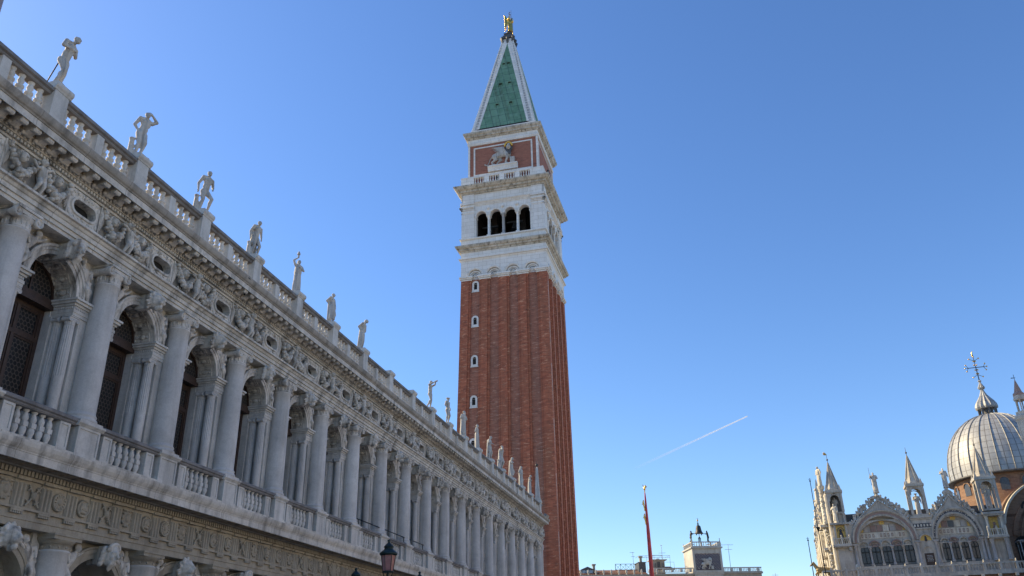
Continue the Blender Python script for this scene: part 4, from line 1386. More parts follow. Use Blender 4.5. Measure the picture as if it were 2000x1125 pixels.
# ---- statues along the parapet (each a thing)
SG = 'marble statues standing on the palace parapet'
ST = [
 (0, dict(lean=0.06, head=(0.07, 0.0), eL=(0.06, 0.15, 0.70), hL=(0.115, 0.02, 0.73), eR=(0.05, -0.155, 0.70), hR=(0.12, -0.02, 0.715), kneeR=(0.09, -0.045), footR=(0.0, -0.075), kneeL=(0.015, 0.05), footL=(-0.02, 0.05)),
  'nude marble statue with folded arms and bowed head, first from the near parapet end', 10),
 (1, dict(lean=0.02, side=0.01, hip=-0.02, eL=(0.05, 0.20, 0.86), hL=(0.06, 0.075, 0.955), eR=(-0.05, -0.155, 0.67), hR=(0.0, -0.10, 0.55), kneeL=(0.08, 0.03), footL=(0.03, 0.0), prop='trunkR', hair='short'),
  'nude marble statue leaning on a stump with one raised hand at its brow', -20),
 (2, dict(lean=0.04, head=(0.035, -0.01), eR=(-0.05, -0.15, 0.66), hR=(-0.03, -0.15, 0.50), eL=(0.03, 0.16, 0.66), hL=(0.11, 0.10, 0.56), kneeL=(0.15, 0.07), footL=(0.05, 0.08), prop='trunkR'),
  'nude marble statue with one knee forward and its hand resting on a stump behind', -15),
 (3, dict(lean=0.035, head=(0.04, 0.0), eR=(-0.04, -0.155, 0.66), hR=(-0.03, -0.15, 0.50), eL=(0.02, 0.16, 0.67), hL=(0.05, 0.15, 0.53), robe='cloak', prop='trunkR', kneeL=(0.09, 0.07), footL=(0.02, 0.09)),
  'marble statue looking down with a cloak behind, just before the urn bearer', -10),
 (4, dict(lean=0.01, eR=(0.0, -0.17, 0.92), hR=(0.02, -0.06, 1.03), eL=(0.08, 0.13, 0.68), hL=(0.11, 0.0, 0.72), robe='gown', hair='long', prop='urn'),
  'draped marble woman holding a flaming urn above her head', -20),
 (5, dict(lean=-0.02, side=0.0, head=(0.035, 0.0), eR=(-0.12, -0.16, 0.69), hR=(-0.06, -0.06, 0.60), eL=(0.0, 0.15, 0.66), hL=(0.04, 0.12, 0.53), robe='sling', kneeL=(0.07, 0.05)),
  'marble statue with an elbow drawn back and a slung drape, right after the urn bearer', 0),
 (6, dict(lean=0.04, head=(0.065, 0.0), eR=(-0.08, -0.14, 0.70), hR=(-0.02, -0.10, 0.58), eL=(0.04, 0.14, 0.68), hL=(0.08, 0.05, 0.60), robe='cloak', hair='long', prop='quiver'),
  'marble statue with a quiver and deeply bowed head, last before the two bare pedestals', 5),
 (9, dict(lean=0.0, head=(0.03, 0.0), eL=(0.12, 0.13, 0.86), hL=(0.18, 0.02, 0.93), eR=(0.12, -0.14, 0.84), hR=(0.19, -0.03, 0.92), kneeR=(0.06, -0.05), footR=(-0.07, -0.09), prop='horn'),
  'nude marble statue blowing a raised horn, first after the two bare pedestals', 0),
 (10, dict(lean=0.0, head=(0.02, 0.0), eR=(-0.02, -0.155, 0.67), hR=(0.05, -0.11, 0.56), eL=(-0.02, 0.155, 0.67), hL=(0.05, 0.13, 0.55), kneeL=(0.07, 0.05), hair='hat', robe=None),
  'slender marble statue in a winged hat seen against the sky beside the brick tower edge', -10),
 (11, dict(lean=0.02, fat=1.15, eR=(0.0, -0.17, 0.68), hR=(0.09, -0.03, 0.84), eL=(0.06, 0.16, 0.68), hL=(0.10, 0.02, 0.70), robe='toga', hair='beard'),
  'broad bearded marble statue in a heavy toga, first in front of the brick tower', -15),
 (12, dict(lean=0.0, eR=(-0.02, -0.16, 0.67), hR=(0.04, -0.10, 0.57), eL=(-0.02, 0.16, 0.66), hL=(0.03, 0.15, 0.52), robe='skirt'),
  'bare-chested marble statue with a long skirt beside the lowest small white tower window', 0),
 (13, dict(lean=0.02, head=(0.035, 0.0), eR=(0.02, -0.16, 0.68), hR=(0.16, -0.12, 0.62), eL=(0.0, 0.16, 0.66), hL=(0.04, 0.14, 0.53), robe='cloak', kneeL=(0.08, 0.05), footL=(0.04, 0.05)),
  'marble statue holding one hand out forward, third in front of the brick tower', 0),
 (14, dict(lean=0.03, fat=1.2, eR=(0.14, -0.15, 0.78), hR=(0.07, -0.04, 0.87), eL=(-0.04, 0.17, 0.67), hL=(0.0, 0.15, 0.53), robe='cloak', hair='beard', prop='trunkR', kneeL=(0.09, 0.06)),
  'heavy bearded marble statue with an elbow raised to its face and a stump behind', -10),
 (15, dict(lean=0.02, head=(0.04, 0.0), eR=(0.02, -0.16, 0.68), hR=(0.10, -0.06, 0.72), robe='sling', kneeL=(0.13, 0.06), footL=(0.03, 0.07), hair='long'),
  'marble statue with a bent knee and slung drape, fifth in front of the brick tower', 10),
 (16, dict(lean=0.0, head=(0.035, 0.0), eR=(-0.05, -0.16, 0.68), hR=(0.02, -0.12, 0.57), robe='toga', hair='long', kneeL=(0.08, 0.06)),
  'marble statue in a clinging long drape, second before the obelisk', -5),
 (17, dict(lean=0.02, head=(0.05, 0.0), eR=(0.05, -0.15, 0.69), hR=(0.11, -0.05, 0.70), eL=(0.02, 0.16, 0.67), hL=(0.09, 0.04, 0.66), robe='skirt'),
  'marble statue with folded hands standing next to the obelisk', 0),
]
HT = {0: 2.32, 1: 2.2, 2: 2.14, 3: 2.02, 4: 2.02, 5: 2.0, 6: 2.12, 9: 2.0, 10: 1.95, 11: 2.05, 12: 2.02, 13: 2.05, 14: 2.15, 15: 2.0, 16: 2.0, 17: 1.95}
for i, kw, lab, rz in ST:
    mb = MB()
    s_ = HT[i] * (0.90 if i < 9 else 1.03)
    figure(mb, s=s_, seed=i, **kw)
    me = carve(mb, 0.024 if i < 4 else 0.03, M_STATUE, 'statue', 2, 0.4)
    o = obj('statue', me, None, (FX - 0.38, Y0 + i * BAY, 18.468 + 0.012 * s_), R(rz))
    tag(o, lab, 'statue', SG)
    if i == 0:
        mb = MB()
        mb.cap((-0.36, -0.1, -0.02), (-0.12, -0.06, 0.95), 0.02, 0.02)
        mb.build('support_rod', M_IRON, o)

# obelisk at the far corner
ob_ = thing('obelisk', 'slender grey obelisk with a bronze ball and spike at the far parapet end', 'obelisk', (FX - 0.38, Y0 + 18 * BAY, 18.467))
mb = MB()
mb.frus((0, 0), 0.34, 0.34, 0, 0.18)
mb.frus((0, 0), 0.29, 0.26, 0.18, 0.42)
mb.frus((0, 0), 0.24, 0.10, 0.42, 3.55)
mb.frus((0, 0), 0.10, 0.01, 3.55, 3.72)
mb.build('shaft', M_STATUE, ob_)
mb = MB()
mb.ell((0, 0, 3.88), 0.16, None, 12, 8)
mb.cap((0, 0, 3.95), (0, 0, 4.45), 0.035, 0.008)
mb.build('ball_finial', M_BRONZE, ob_)

# small fittings on the palace front
fl = thing('floodlight', 'cluster of small metal floodlights fixed on the cornice end by the brick tower', 'floodlight', (FX + 0.45, Y0 + YE - 0.35, 16.66))
for k in range(3):
    mb = MB()
    mb.M = Matrix.Translation((-0.1, -0.45 + 0.45 * k, 0.34)) @ Matrix.Rotation(0.5, 4, 'Y')
    mb.box(-0.16, 0.16, -0.16, 0.16, -0.13, 0.13)
    mb.M = None
    mb.cap((-0.1, -0.45 + 0.45 * k, 0.0), (-0.1, -0.45 + 0.45 * k, 0.24), 0.025)
    mb.build('lamp_head', M_STEEL, fl)
mb = MB()
mb.box(-0.14, -0.04, -0.6, 0.6, -0.03, 0.02)
mb.build('bracket', M_IRON, fl)
for k, (yy, lab) in enumerate(((10.3, 'dark iron stay bracing the upper cornice, the nearer of the two'), (27.3, 'dark iron stay bracing the upper cornice, the farther of the two'))):
    mb = MB()
    mb.cap((0.58, 0, 16.52), (0.30, 0.35, 15.98), 0.035, 0.035)
    mb.box(0.46, 0.66, -0.08, 0.08, 16.50, 16.62)
    tag(mb.build('iron_stay', M_IRON, None, (FX, Y0 + yy, 0)), lab, 'bracket', 'iron stays on the cornice')
gr_ = thing('balcony_cable_rail', 'thin dark metal rail on short posts above the palace balcony', 'rail', (FX, Y0, 0))
mb = MB()
mb.tube((-0.3, 24.6, 9.20), (-0.3, 35.2, 9.20), 0.03)
mb.build('bar', M_IRON, gr_)
for k in range(4):
    mb = MB()
    mb.tube((-0.3, 24.8 + 3.4 * k, 8.80), (-0.3, 24.8 + 3.4 * k, 9.20), 0.025)
    mb.box(-0.45, -0.15, 24.5 + 3.4 * k, 25.3 + 3.4 * k, 8.825, 8.86)
    mb.build('post', M_IRON, gr_)

# ================================================================ BRICK BELL TOWER
TH = R(-1.036)
tow = thing('bell_tower', 'tall red brick bell tower with white stone belfry and green pointed spire', 'bell tower', (-24.706, 107.107, 0), TH)
S4 = [Matrix.Rotation(k * PI / 2, 4, 'Z') for k in range(4)]   # front (-y), then the other three sides
HB = 6.2
SEG9 = 2 * HB / 9
# brick shaft with lesenes and sunk strips on every side
def shaft_section(h):
    k = h / HB
    side = []
    e = SEG9
    x = -HB
    d1, d2 = 0.16, 0.36
    side.append((-HB, -HB))
    for j in range(9):
        x0, x1 = -HB + j * e, -HB + (j + 1) * e
        if j % 2 == 1:
            side += [(x0 - 0.24, -HB), (x0 - 0.24, -HB + d1), (x0 + 0.06, -HB + d1), (x0 + 0.06, -HB + d2), (x1 - 0.06, -HB + d2), (x1 - 0.06, -HB + d1), (x1 + 0.24, -HB + d1), (x1 + 0.24, -HB)]
    out = []
    for q in range(4):
        c_, s_ = math.cos(q * PI / 2), math.sin(q * PI / 2)
        for (a, b) in side:
            out.append(((a * c_ - b * s_) * k, (a * s_ + b * c_) * k))
    return out
mb = MB()
lv = [(6.75, 0.0, -0.55), (6.5, 22.0, -0.30), (6.33, 38.0, -0.12), (6.2, 52.1, 0.0)]
vs_, fs_ = [], []
for h, z, dx in lv:
    sec = shaft_section(h)
    n_ = len(sec)
    vs_ += [(p[0] + dx * 0.75, p[1], z) for p in sec]
for r_ in range(len(lv) - 1):
    for k in range(n_):
        fs_.append((r_ * n_ + k, r_ * n_ + (k + 1) % n_, (r_ + 1) * n_ + (k + 1) % n_, (r_ + 1) * n_ + k))
mb.add(vs_, fs_)
PS = n_ // 4
for j, f in enumerate(fs_):
    k = j % n_ % PS                    # sunk strips take a greyer brick colour
    if k >= 1 and (k - 1) % 8 in (1, 3, 5) and (k - 1) % 8 == 3:
        mb.mi[j] = 1
mb.build('brick_shaft', [M_BRICK, M_BRICKG], tow)
def shaft_at(z):
    for (h0, z0, d0), (h1, z1, d1) in zip(lv, lv[1:]):
        if z0 <= z <= z1:
            t = (z - z0) / (z1 - z0)
            return h0 + (h1 - h0) * t, (d0 + (d1 - d0) * t) * 0.75
    return HB, 0
# little white framed windows
for zc in (51.03, 45.72, 39.92, 34.24, 28.45, 22.6):
    h, dx = shaft_at(zc)
    yf = -h + 0.36 * h / HB
    xc = -3 * SEG9 * h / HB + dx
    mb = MB()
    mb.wall(lambda u, z, d: (xc + u, yf - 0.07 + d, zc + z), -0.50, 0.50, -0.84, 0.30, [(0, 0.235, -0.52, 0.29, 0.001)], 0.07, 4, False)
    o1, i1 = [(0.50 * math.cos(PI * k / 12), 0.30 + 0.52 * math.sin(PI * k / 12)) for k in range(13)], [(0.235 * math.cos(PI * k / 12), 0.29 + 0.25 * math.sin(PI * k / 12)) for k in range(13)]
    for k in range(12):
        q = [o1[k], o1[k + 1], i1[k + 1], i1[k]]
        mb.add([(xc + u, yf - 0.07, zc + z) for u, z in q], [(0, 1, 2, 3)])
        mb.add([(xc + o1[k][0], yf - 0.07, zc + o1[k][1]), (xc + o1[k + 1][0], yf - 0.07, zc + o1[k + 1][1]), (xc + o1[k + 1][0], yf, zc + o1[k + 1][1]), (xc + o1[k][0], yf, zc + o1[k][1])], [(3, 2, 1, 0)])
        mb.add([(xc + i1[k][0], yf - 0.07, zc + i1[k][1]), (xc + i1[k + 1][0], yf - 0.07, zc + i1[k + 1][1]), (xc + i1[k + 1][0], yf, zc + i1[k + 1][1]), (xc + i1[k][0], yf, zc + i1[k][1])], [(0, 1, 2, 3)])
    mb.box(xc - 0.56, xc + 0.56, yf - 0.13, yf - 0.072, zc - 0.93, zc - 0.80)
    wf = mb.build('window', M_WHITE, tow)
    mb = MB()
    pts = [(-0.24, -0.54), (0.24, -0.54)] + i1
    mb.add([(xc + u, yf - 0.008, zc + z) for u, z in pts], [tuple(range(len(pts)))])
    mb.build('pane', M_DARK, wf)
# white drain cord down the corner
mb = MB()
for z0, z1 in ((50.5, 46), (44.5, 40.5), (38.5, 33), (31, 27), (24, 19), (17, 12)):
    h, dx = shaft_at((z0 + z1) / 2)
    mb.tube((h + dx - 0.02, -h + 0.55, z0), (h + dx - 0.02, -h + 0.55, z1), 0.035)
mb.build('corner_cable', M_WHITE, tow)

# white arcade band over the shaft
mb = MB()
mb.ring4([(5.75, 51.6), (5.75, 52.45), (5.90, 52.46), (5.90, 54.9)])
for Mx in S4:
    mb.M = Mx
    for j in range(5):
        x0, x1 = -HB + 2 * j * SEG9, -HB + (2 * j + 1) * SEG9
        e = 0.27
        a, b = (x0 - (0.06 if j == 0 else e)), (x1 + (0.06 if j == 4 else e))
        mb.box(a + 0.10, b - 0.10, -6.22, -5.7, 51.88, 52.08)
        mb.box(a + 0.02, b - 0.02, -6.34, -5.7, 52.08, 52.28)
        mb.box(a - 0.08, b + 0.08, -6.46, -5.7, 52.28, 52.50)
    mp = lambda u, z, d: (u, -6.21 + d, z)
    cs = [(-3 * SEG9), -SEG9, SEG9, 3 * SEG9]
    mb.wall(mp, -6.205, 6.205, 52.50, 54.95, [(c, 0.98, 52.50, 52.52, 1.0) for c in cs], 0.31, 16, False)
    for c in cs:
        mq = lambda x, y, z: (y, x, z)
        mb.arc([(0, -6.0), (0, -6.30), (0.10, -6.36), (0.14, -6.28), (0.26, -6.34), (0.33, -6.30), (0.33, -6.20)], c, 52.5, 0.97, 0, PI, 20, True, mq)
        mb.arc([(0, -5.90), (0, -6.12), (0.16, -6.12), (0.16, -5.90)], c, 52.5, 0.70, 0, PI, 18, True, mq)
        for k in range(9):
            a = PI * (k + 0.5) / 9
            mb.cap((c + 0.15 * math.cos(a), -5.93, 52.52 + 0.15 * math.sin(a)), (c + 0.62 * math.cos(a), -5.95, 52.52 + 0.62 * math.sin(a)), 0.03, 0.075, 6, 2)
    mb.M = None
mb.ring4([(6.20, 54.95), (6.30, 55.0), (6.32, 55.12), (6.50, 55.2), (6.52, 55.36), (6.22, 55.44), (6.22, 56.30)])
mb.build('arcade_band', M_WHITE, tow)
mb = MB()
for Mx in S4:
    mb.M = Mx
    for c in cs:
        for k in range(7):
            a = PI * (k + 1) / 8
            mb.ell((c + 0.42 * math.cos(a), -5.96, 52.52 + 0.42 * math.sin(a)), (0.075, 0.05, 0.075), None, 6, 4)
    mb.M = None
mb.build('shell_openings', M_DARK, tow)
mb = MB()
mb.ring4([(6.22, 56.30), (6.34, 56.34), (6.36, 56.5), (6.60, 56.58), (6.62, 56.78), (6.82, 56.86), (6.96, 57.10), (6.97, 57.24), (6.2, 57.42)])
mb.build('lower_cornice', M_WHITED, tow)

# belfry
mb = MB()
mb.ring4([(6.22, 57.40), (6.22, 58.32), (6.42, 58.40), (6.44, 58.56), (6.0, 58.60)])
OPS = [(-3.24, 0.80, 58.74, 62.14, 0.82), (-1.08, 0.80, 58.74, 62.14, 0.82), (1.08, 0.80, 58.74, 62.14, 0.82), (3.24, 0.80, 58.74, 62.14, 0.82)]
for q, Mx in enumerate(S4):
    mb.M = Mx
    mb.wall(lambda u, z, d: (u, -5.98 + d, z), -5.0, 5.0, 62.16, 64.2, [(o[0], o[1], 62.16, 62.165, o[4]) for o in OPS], 0.75, 14)
    mb.box(-5.0, 5.0, -5.98, -5.23, 58.60, 58.74)
    for a_, b_ in ((-5.0, -4.05), (4.05, 5.0)):
        mb.box(a_, b_, -5.98, -5.23, 58.74, 62.158)
        mb.box(min(abs(a_), abs(b_)) * (1 if a_ > 0 else -1) - 0.1, min(abs(a_), abs(b_)) * (1 if a_ > 0 else -1) + 0.1, -6.06, -5.3, 61.9, 62.155)
    for sg in (1, -1):
        a, b = (4.30, 6.20) if sg > 0 else (-6.20, -4.30)
        if q % 2 == 0:
            mb.box(a, b, -6.20, -4.9, 58.60, 64.2)
        else:
            a2, b2 = (4.30, 4.92) if sg > 0 else (-4.92, -4.30)
            mb.box(a2, b2, -6.20, -5.2, 58.60, 64.2)
        for (z0, z1, e) in ((63.28, 63.42, 0.10), (63.50, 63.62, 0.14), (63.62, 63.80, 0.28), (62.80, 62.90, 0.07)):
            mb.box(a - (e if sg < 0 else 0.0), b + (e if sg > 0 else 0.0), -6.20 - e, -6.0, z0, z1)
    for o in OPS:
        mb.arc([(-0.02, -5.9), (-0.02, -6.10), (0.10, -6.14), (0.12, -6.08), (0.20, -6.10), (0.24, -6.05), (0.24, -5.9)], o[0], 62.165, 0.80, 0, PI, 16, True, lambda x, y, z: (y, x, z))
    for c in (-2.16, 0.0, 2.16):
        mb.ell((c, -6.05, 63.36), (0.27, 0.22, 0.27), None, 9, 6)
    mb.box(-4.3, 4.3, -6.08, -5.95, 64.05, 64.2)
    mb.M = None
mb.ring4([(6.02, 64.20), (6.16, 64.22), (6.16, 64.34), (6.32, 64.40), (6.36, 64.54), (6.05, 64.58), (6.05, 65.95)])
for Mx in S4:
    mb.M = Mx
    for sg in (1, -1):
        a, b = (4.30, 6.20) if sg > 0 else (-6.20, -4.30)
        mb.box(a, b, -6.20, -6.0, 64.56, 65.95)
        mb.box(a - 0.05, b + 0.05, -6.42, -6.1, 64.2, 64.56)
    mb.M = None
mb.build('belfry', M_WHITE, tow)
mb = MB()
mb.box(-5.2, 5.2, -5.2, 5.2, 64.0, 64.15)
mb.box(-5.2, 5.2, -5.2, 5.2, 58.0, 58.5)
mb.box(-4.6, -4.5, -4.6, 4.6, 58.5, 64.0)  # added dark panels on three sides: block side light, blacken the openings
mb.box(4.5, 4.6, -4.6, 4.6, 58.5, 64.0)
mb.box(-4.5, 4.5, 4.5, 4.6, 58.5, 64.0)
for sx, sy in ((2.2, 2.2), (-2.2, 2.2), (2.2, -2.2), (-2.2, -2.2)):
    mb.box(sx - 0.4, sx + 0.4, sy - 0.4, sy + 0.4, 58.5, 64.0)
mb.build('belfry_dark_lining', M_BELFDARK, tow)
for q, Mx in enumerate(S4):
    for c in (-2.16, 0.0, 2.16):
        mb = MB()
        mb.M = Mx
        mb.box(c - 0.27, c + 0.27, -6.06, -5.35, 58.60, 58.95)
        for yy in (-5.80, -5.42):
            mb.lathe([(0.22, 58.95), (0.24, 59.0), (0.19, 59.08), (0.17, 59.1), (0.16, 61.65), (0.17, 61.68), (0.19, 61.85), (0.26, 61.98)], (c, yy, 0), 12)
        mb.box(c - 0.32, c + 0.32, -6.05, -5.22, 61.98, 62.18)
        mb.M = None
        mb.build('belfry_column', M_WHITE if c else M_MARBLEC, tow)
for k, (x, y, z, sc_) in enumerate(((1.2, -3.6, 61.2, 1.0), (-2.6, -3.4, 61.0, 0.8))):
    mb = MB()
    mb.lathe([(0.62, -0.75), (0.60, -0.68), (0.46, -0.35), (0.38, 0.1), (0.34, 0.3), (0.2, 0.42), (0.05, 0.45)], (x, y, z), 16)
    mb.box(x - 1.2, x + 1.2, y - 0.12, y + 0.12, z + 0.45, z + 0.7)
    mb.build('belfry_bell', M_BRONZE, tow)
mb = MB()
mb.ring4([(6.05, 65.95), (6.30, 66.0), (6.32, 66.16), (6.62, 66.25), (6.66, 66.5), (6.95, 66.6), (7.22, 66.92), (7.24, 67.1), (6.2, 67.3)])
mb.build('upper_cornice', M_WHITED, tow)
# parapet of the upper walk
mb = MB()
for q, Mx in enumerate(S4):
    mb.M = Mx
    mb.box(-6.28, 6.28 if q % 2 == 0 else 5.9, -6.28, -5.92, 67.25, 67.62) if q % 2 == 0 else mb.box(-5.9, 5.9, -6.28, -5.92, 67.25, 67.62)
    ee = 6.31 if q % 2 == 0 else 5.88
    mb.box(-ee, ee, -6.31, -5.88, 68.68, 68.95)
    cuts = [-3.5, -1.17, 1.17, 3.5]
    edges = [-6.28 if q % 2 == 0 else -5.9] + [v for c in cuts for v in (c - 0.78, c + 0.78)] + [6.28 if q % 2 == 0 else 5.9]
    for a, b in zip(edges[::2], edges[1::2]):
        mb.box(a, b, -6.28, -5.92, 67.62, 68.68)
    for c in cuts:
        for k in range(4):
            x = c - 0.585 + 0.39 * k
            mb.lathe([(0.10, 67.62), (0.07, 67.7), (0.11, 67.95), (0.06, 68.2), (0.07, 68.5), (0.10, 68.6), (0.10, 68.68)], (x, -6.1, 0), 8)
    mb.M = None
mb.build('upper_parapet', M_WHITE, tow)
mb = MB()
mb.box(-1.05, -0.45, -5.9, -5.85, 67.65, 68.7)
mb.box(-5.6, 5.6, -5.6, 5.6, 67.2, 67.4)
mb.build('dark_panel', M_DARK, tow)
# brick attic with framed panels
mb = MB()
mb.box(-5.32, 5.32, -5.32, 5.32, 67.4, 75.0)
mb.build('attic_brick', M_BRICKF, tow)
mb = MB()
for q, Mx in enumerate(S4):
    mb.M = Mx
    for a, b in ((-5.45, -5.17), (5.17, 5.45)):
        if q % 2 == 0:
            mb.box(a, b, -5.45, -5.25, 67.4, 75.0)
        else:
            mb.box(a + (0.2 if a < 0 else 0), b - (0.2 if a > 0 else 0), -5.448, -5.25, 67.4, 75.0)
    if q < 2 or True:
        mb.box(-4.6, 4.6, -5.39, -5.3, 74.4, 74.62)
        mb.box(-4.6, 4.6, -5.39, -5.3, 69.55, 69.77)
        for a in (-4.6, 4.36):
            mb.box(a, a + 0.24, -5.387, -5.3, 69.77, 74.4)
    mb.M = None
mb.ring4([(5.45, 75.0), (5.50, 75.02), (5.50, 75.2), (5.56, 75.25), (5.56, 75.42), (5.46, 75.46), (5.46, 76.1)])
mb.build('attic_frame', M_WHITE, tow)
mb = MB()
mb.ring4([(5.46, 76.1), (5.62, 76.14), (5.64, 76.3), (5.86, 76.38), (5.90, 76.6), (6.08, 76.8), (6.14, 77.0), (6.14, 77.12), (5.1, 77.25)])
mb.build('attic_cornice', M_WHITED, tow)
# winged lion relief on its ledge
mb = MB()
mn_ = MB()
lion(mb, 0.92, mane=mn_)
lio = obj('lion_relief', carve(mb, 0.06, M_STATUE, 'lion_relief', 1, 0.4), tow, (-0.05, -5.50, 70.82))
for m_ in (lio.data,):
    for v_ in m_.vertices:
        v_.co.y *= 0.72
mn_.v = [(v_[0], v_[1] * 0.72, v_[2]) for v_ in mn_.v]
obj('mane', carve(mn_, 0.06, M_LEADGREY, 'mane', 1, 0.4), lio)
mb = MB()
mb.mould([(-5.3, 69.85), (-5.62, 69.85), (-5.64, 70.2), (-5.70, 70.28), (-5.70, 70.45), (-5.84, 70.6), (-5.84, 70.8), (-5.3, 70.8)], -2.3, 2.3)
led = mb.mesh('ledge', M_WHITE)
led.transform(Matrix.Rotation(PI / 2, 4, 'Z') @ Matrix.Scale(-1, 4, (0, 1, 0)) if False else Matrix(((0, -1, 0, 0), (1, 0, 0, 0), (0, 0, 1, 0), (0, 0, 0, 1))))
obj('ledge', led, lio, (0.05, 5.50, -70.82))
mb = MB()
for k in range(13):
    a = PI * k / 12
    mb.ell((1.05 + 0.52 * math.cos(a), -0.34, 2.98 + 0.62 * math.sin(a)), (0.17, 0.17, 0.15))
mb.build('gilded_halo', M_GOLD, lio)
# figure relief on the east side attic
mb = MB()
figure(mb, 3.2, robe='toga', fingers=False, seed=77)
fe = obj('justice_relief', carve(mb, 0.07, M_LEADGREY, 'justice_relief', 2), tow, (5.75, -0.2, 69.0))
# spire
mb = MB()
mb.ring4([(5.17, 77.2), (5.17, 78.0)])
mb.frus((0, 0), 5.05, 0.80, 78.0, 99.2)
for q, Mx in enumerate(S4):
    # raised border strips along the hips
    def sp(u, t, e):                     # point on the front face: u fraction of half width, t height fraction
        h = 5.05 + (0.80 - 5.05) * t
        return (u * h, -h - e, 78.0 + 21.2 * t)
    mb.M = Mx
    for sg in (1, -1):
        for (d0, d1, e) in ((0.93, 1.0, 0.06), (0.755, 0.80, 0.06)):
            nseg = 1
            t1 = 0.985
            a = [sp(sg * d0, 0, e), sp(sg * d1, 0, e), sp(sg * d1, t1, e), sp(sg * d0, t1, e)]
            b = [sp(sg * d0, 0, -0.05), sp(sg * d1, 0, -0.05), sp(sg * d1, t1, -0.05), sp(sg * d0, t1, -0.05)]
            mb.add(a + b, [(0, 1, 2, 3) if sg > 0 else (3, 2, 1, 0), (0, 4, 5, 1), (1, 5, 6, 2), (2, 6, 7, 3), (3, 7, 4, 0)])
    mb.M = None
mb.build('spire_marble', M_WHITE, tow)
mb = MB()
for q, Mx in enumerate(S4):
    mb.M = Mx
    def tri(u, t, e):
        h = 5.05 + (0.80 - 5.05) * t
        return (u, -h - e, 78.0 + 21.2 * t)
    T1 = 0.93
    def lineu(t):
        return 3.86 * (1 - t / T1)
    mb.add([tri(-lineu(0.008), 0.008, 0.04), tri(lineu(0.008), 0.008, 0.04), tri(0.02, T1, 0.04), tri(-0.02, T1, 0.04),
            tri(-lineu(0.008), 0.008, -0.1), tri(lineu(0.008), 0.008, -0.1), tri(0.02, T1, -0.1), tri(-0.02, T1, -0.1)],
           [(0, 1, 2, 3), (0, 4, 5, 1), (1, 5, 6, 2), (2, 6, 7, 3), (3, 7, 4, 0)])
    mb.M = None
mb.build('copper_sheets', M_COPPER, tow)
mb = MB()
for q, Mx in enumerate(S4):
    mb.M = Mx
    for sg in (1, -1):
        mb.add([tri(sg * lineu(0.008), 0.008, 0.09), tri(sg * (lineu(0.008) + 0.34), 0.008, 0.09), tri(sg * 0.34, T1, 0.09), tri(0.0, T1 + 0.002, 0.09),
                tri(sg * lineu(0.008), 0.008, -0.1), tri(sg * (lineu(0.008) + 0.34), 0.008, -0.1), tri(sg * 0.34, T1, -0.1), tri(0.0, T1 + 0.002, -0.1)],
               [(0, 1, 2, 3) if sg > 0 else (3, 2, 1, 0), (0, 4, 5, 1), (1, 5, 6, 2), (2, 6, 7, 3), (3, 7, 4, 0)])
    mb.M = None
mb.build('spire_edging', M_WHITE, tow)
for q, Mx in enumerate(S4):
    for sg in (1, -1):
        mb = MB()
        mb.M = Mx
        for k in range(34):
            t0, t1 = 0.01 + k * 0.027, 0.01 + k * 0.027 + 0.020
            for d0, d1 in ((0.83, 0.91),):
                mb.add([sp(sg * d0, t0, 0.025), sp(sg * d1, t0, 0.025), sp(sg * d1, t1, 0.025), sp(sg * d0, t1, 0.025), sp(sg * d0, t0, -0.05), sp(sg * d1, t0, -0.05), sp(sg * d1, t1, -0.05), sp(sg * d0, t1, -0.05)],
                       [(0, 1, 2, 3) if sg > 0 else (3, 2, 1, 0), (0, 4, 5, 1), (1, 5, 6, 2), (2, 6, 7, 3), (3, 7, 4, 0)])
        mb.M = None
        mb.build('spire_inlay', M_INLAY, tow)
for z, u in ((92.4, 0.40), (87.6, 0.75), (82.9, 1.1)):
    for sg in (1, -1):
        t = (z - 78) / 21.2
        h = 5.05 + (0.80 - 5.05) * t
        mb = MB()
        mb.cur = 0
        mb.box(sg * u - 0.30, sg * u + 0.30, -h - 0.20, -h + 0.2, z + 0.25, z + 0.36)
        mb.box(sg * u - 0.30, sg * u - 0.24, -h - 0.16, -h + 0.2, z - 0.35, z + 0.25)
        mb.box(sg * u + 0.24, sg * u + 0.30, -h - 0.16, -h + 0.2, z - 0.35, z + 0.25)
        mb.cur = 1
        mb.box(sg * u - 0.24, sg * u + 0.24, -h - 0.10, -h + 0.2, z + 0.12, z + 0.25)
        mb.build('spire_hatch', [M_COPPER, M_DARK], tow)
mb = MB()
for Mx in S4:
    mb.M = Mx
    mb.box(-4.1, 4.1, -5.10, -4.9, 77.3, 78.28)
    for k in range(7):
        mb.box(-3.6 + k * 1.1, -3.1 + k * 1.1, -5.62, -5.1, 77.16, 77.5)
    mb.M = None
mb.build('spire_gutter', M_DARK, tow)
mb = MB()
mb.ring4([(0.82, 99.0), (1.05, 99.1), (1.08, 99.45), (0.85, 99.6), (0.85, 99.85), (0.62, 99.9), (0.62, 100.25), (0.72, 100.3), (0.72, 100.45), (0.45, 100.5)])
for Mx in S4:
    mb.M = Mx
    for sg in (1, -1):
        mb.cap((sg * 0.8, -0.95, 98.2), (sg * 0.95, -1.1, 99.1), 0.14, 0.2)
    mb.cap((0, -0.9, 97.9), (0, -1.15, 99.0), 0.2, 0.24)
    mb.M = None
mb.lathe([(0.45, 100.45), (0.47, 100.6), (0.40, 100.7), (0.40, 101.1)], (0, 0, 0), 12)
mb.build('spire_pedestal', M_LEADGREY, tow)
mb = MB()
mb.tube((0.45, 0.1, 101), (0.45, 0.1, 106.0), 0.025)
mb.build('lightning_rod', M_IRON, tow)

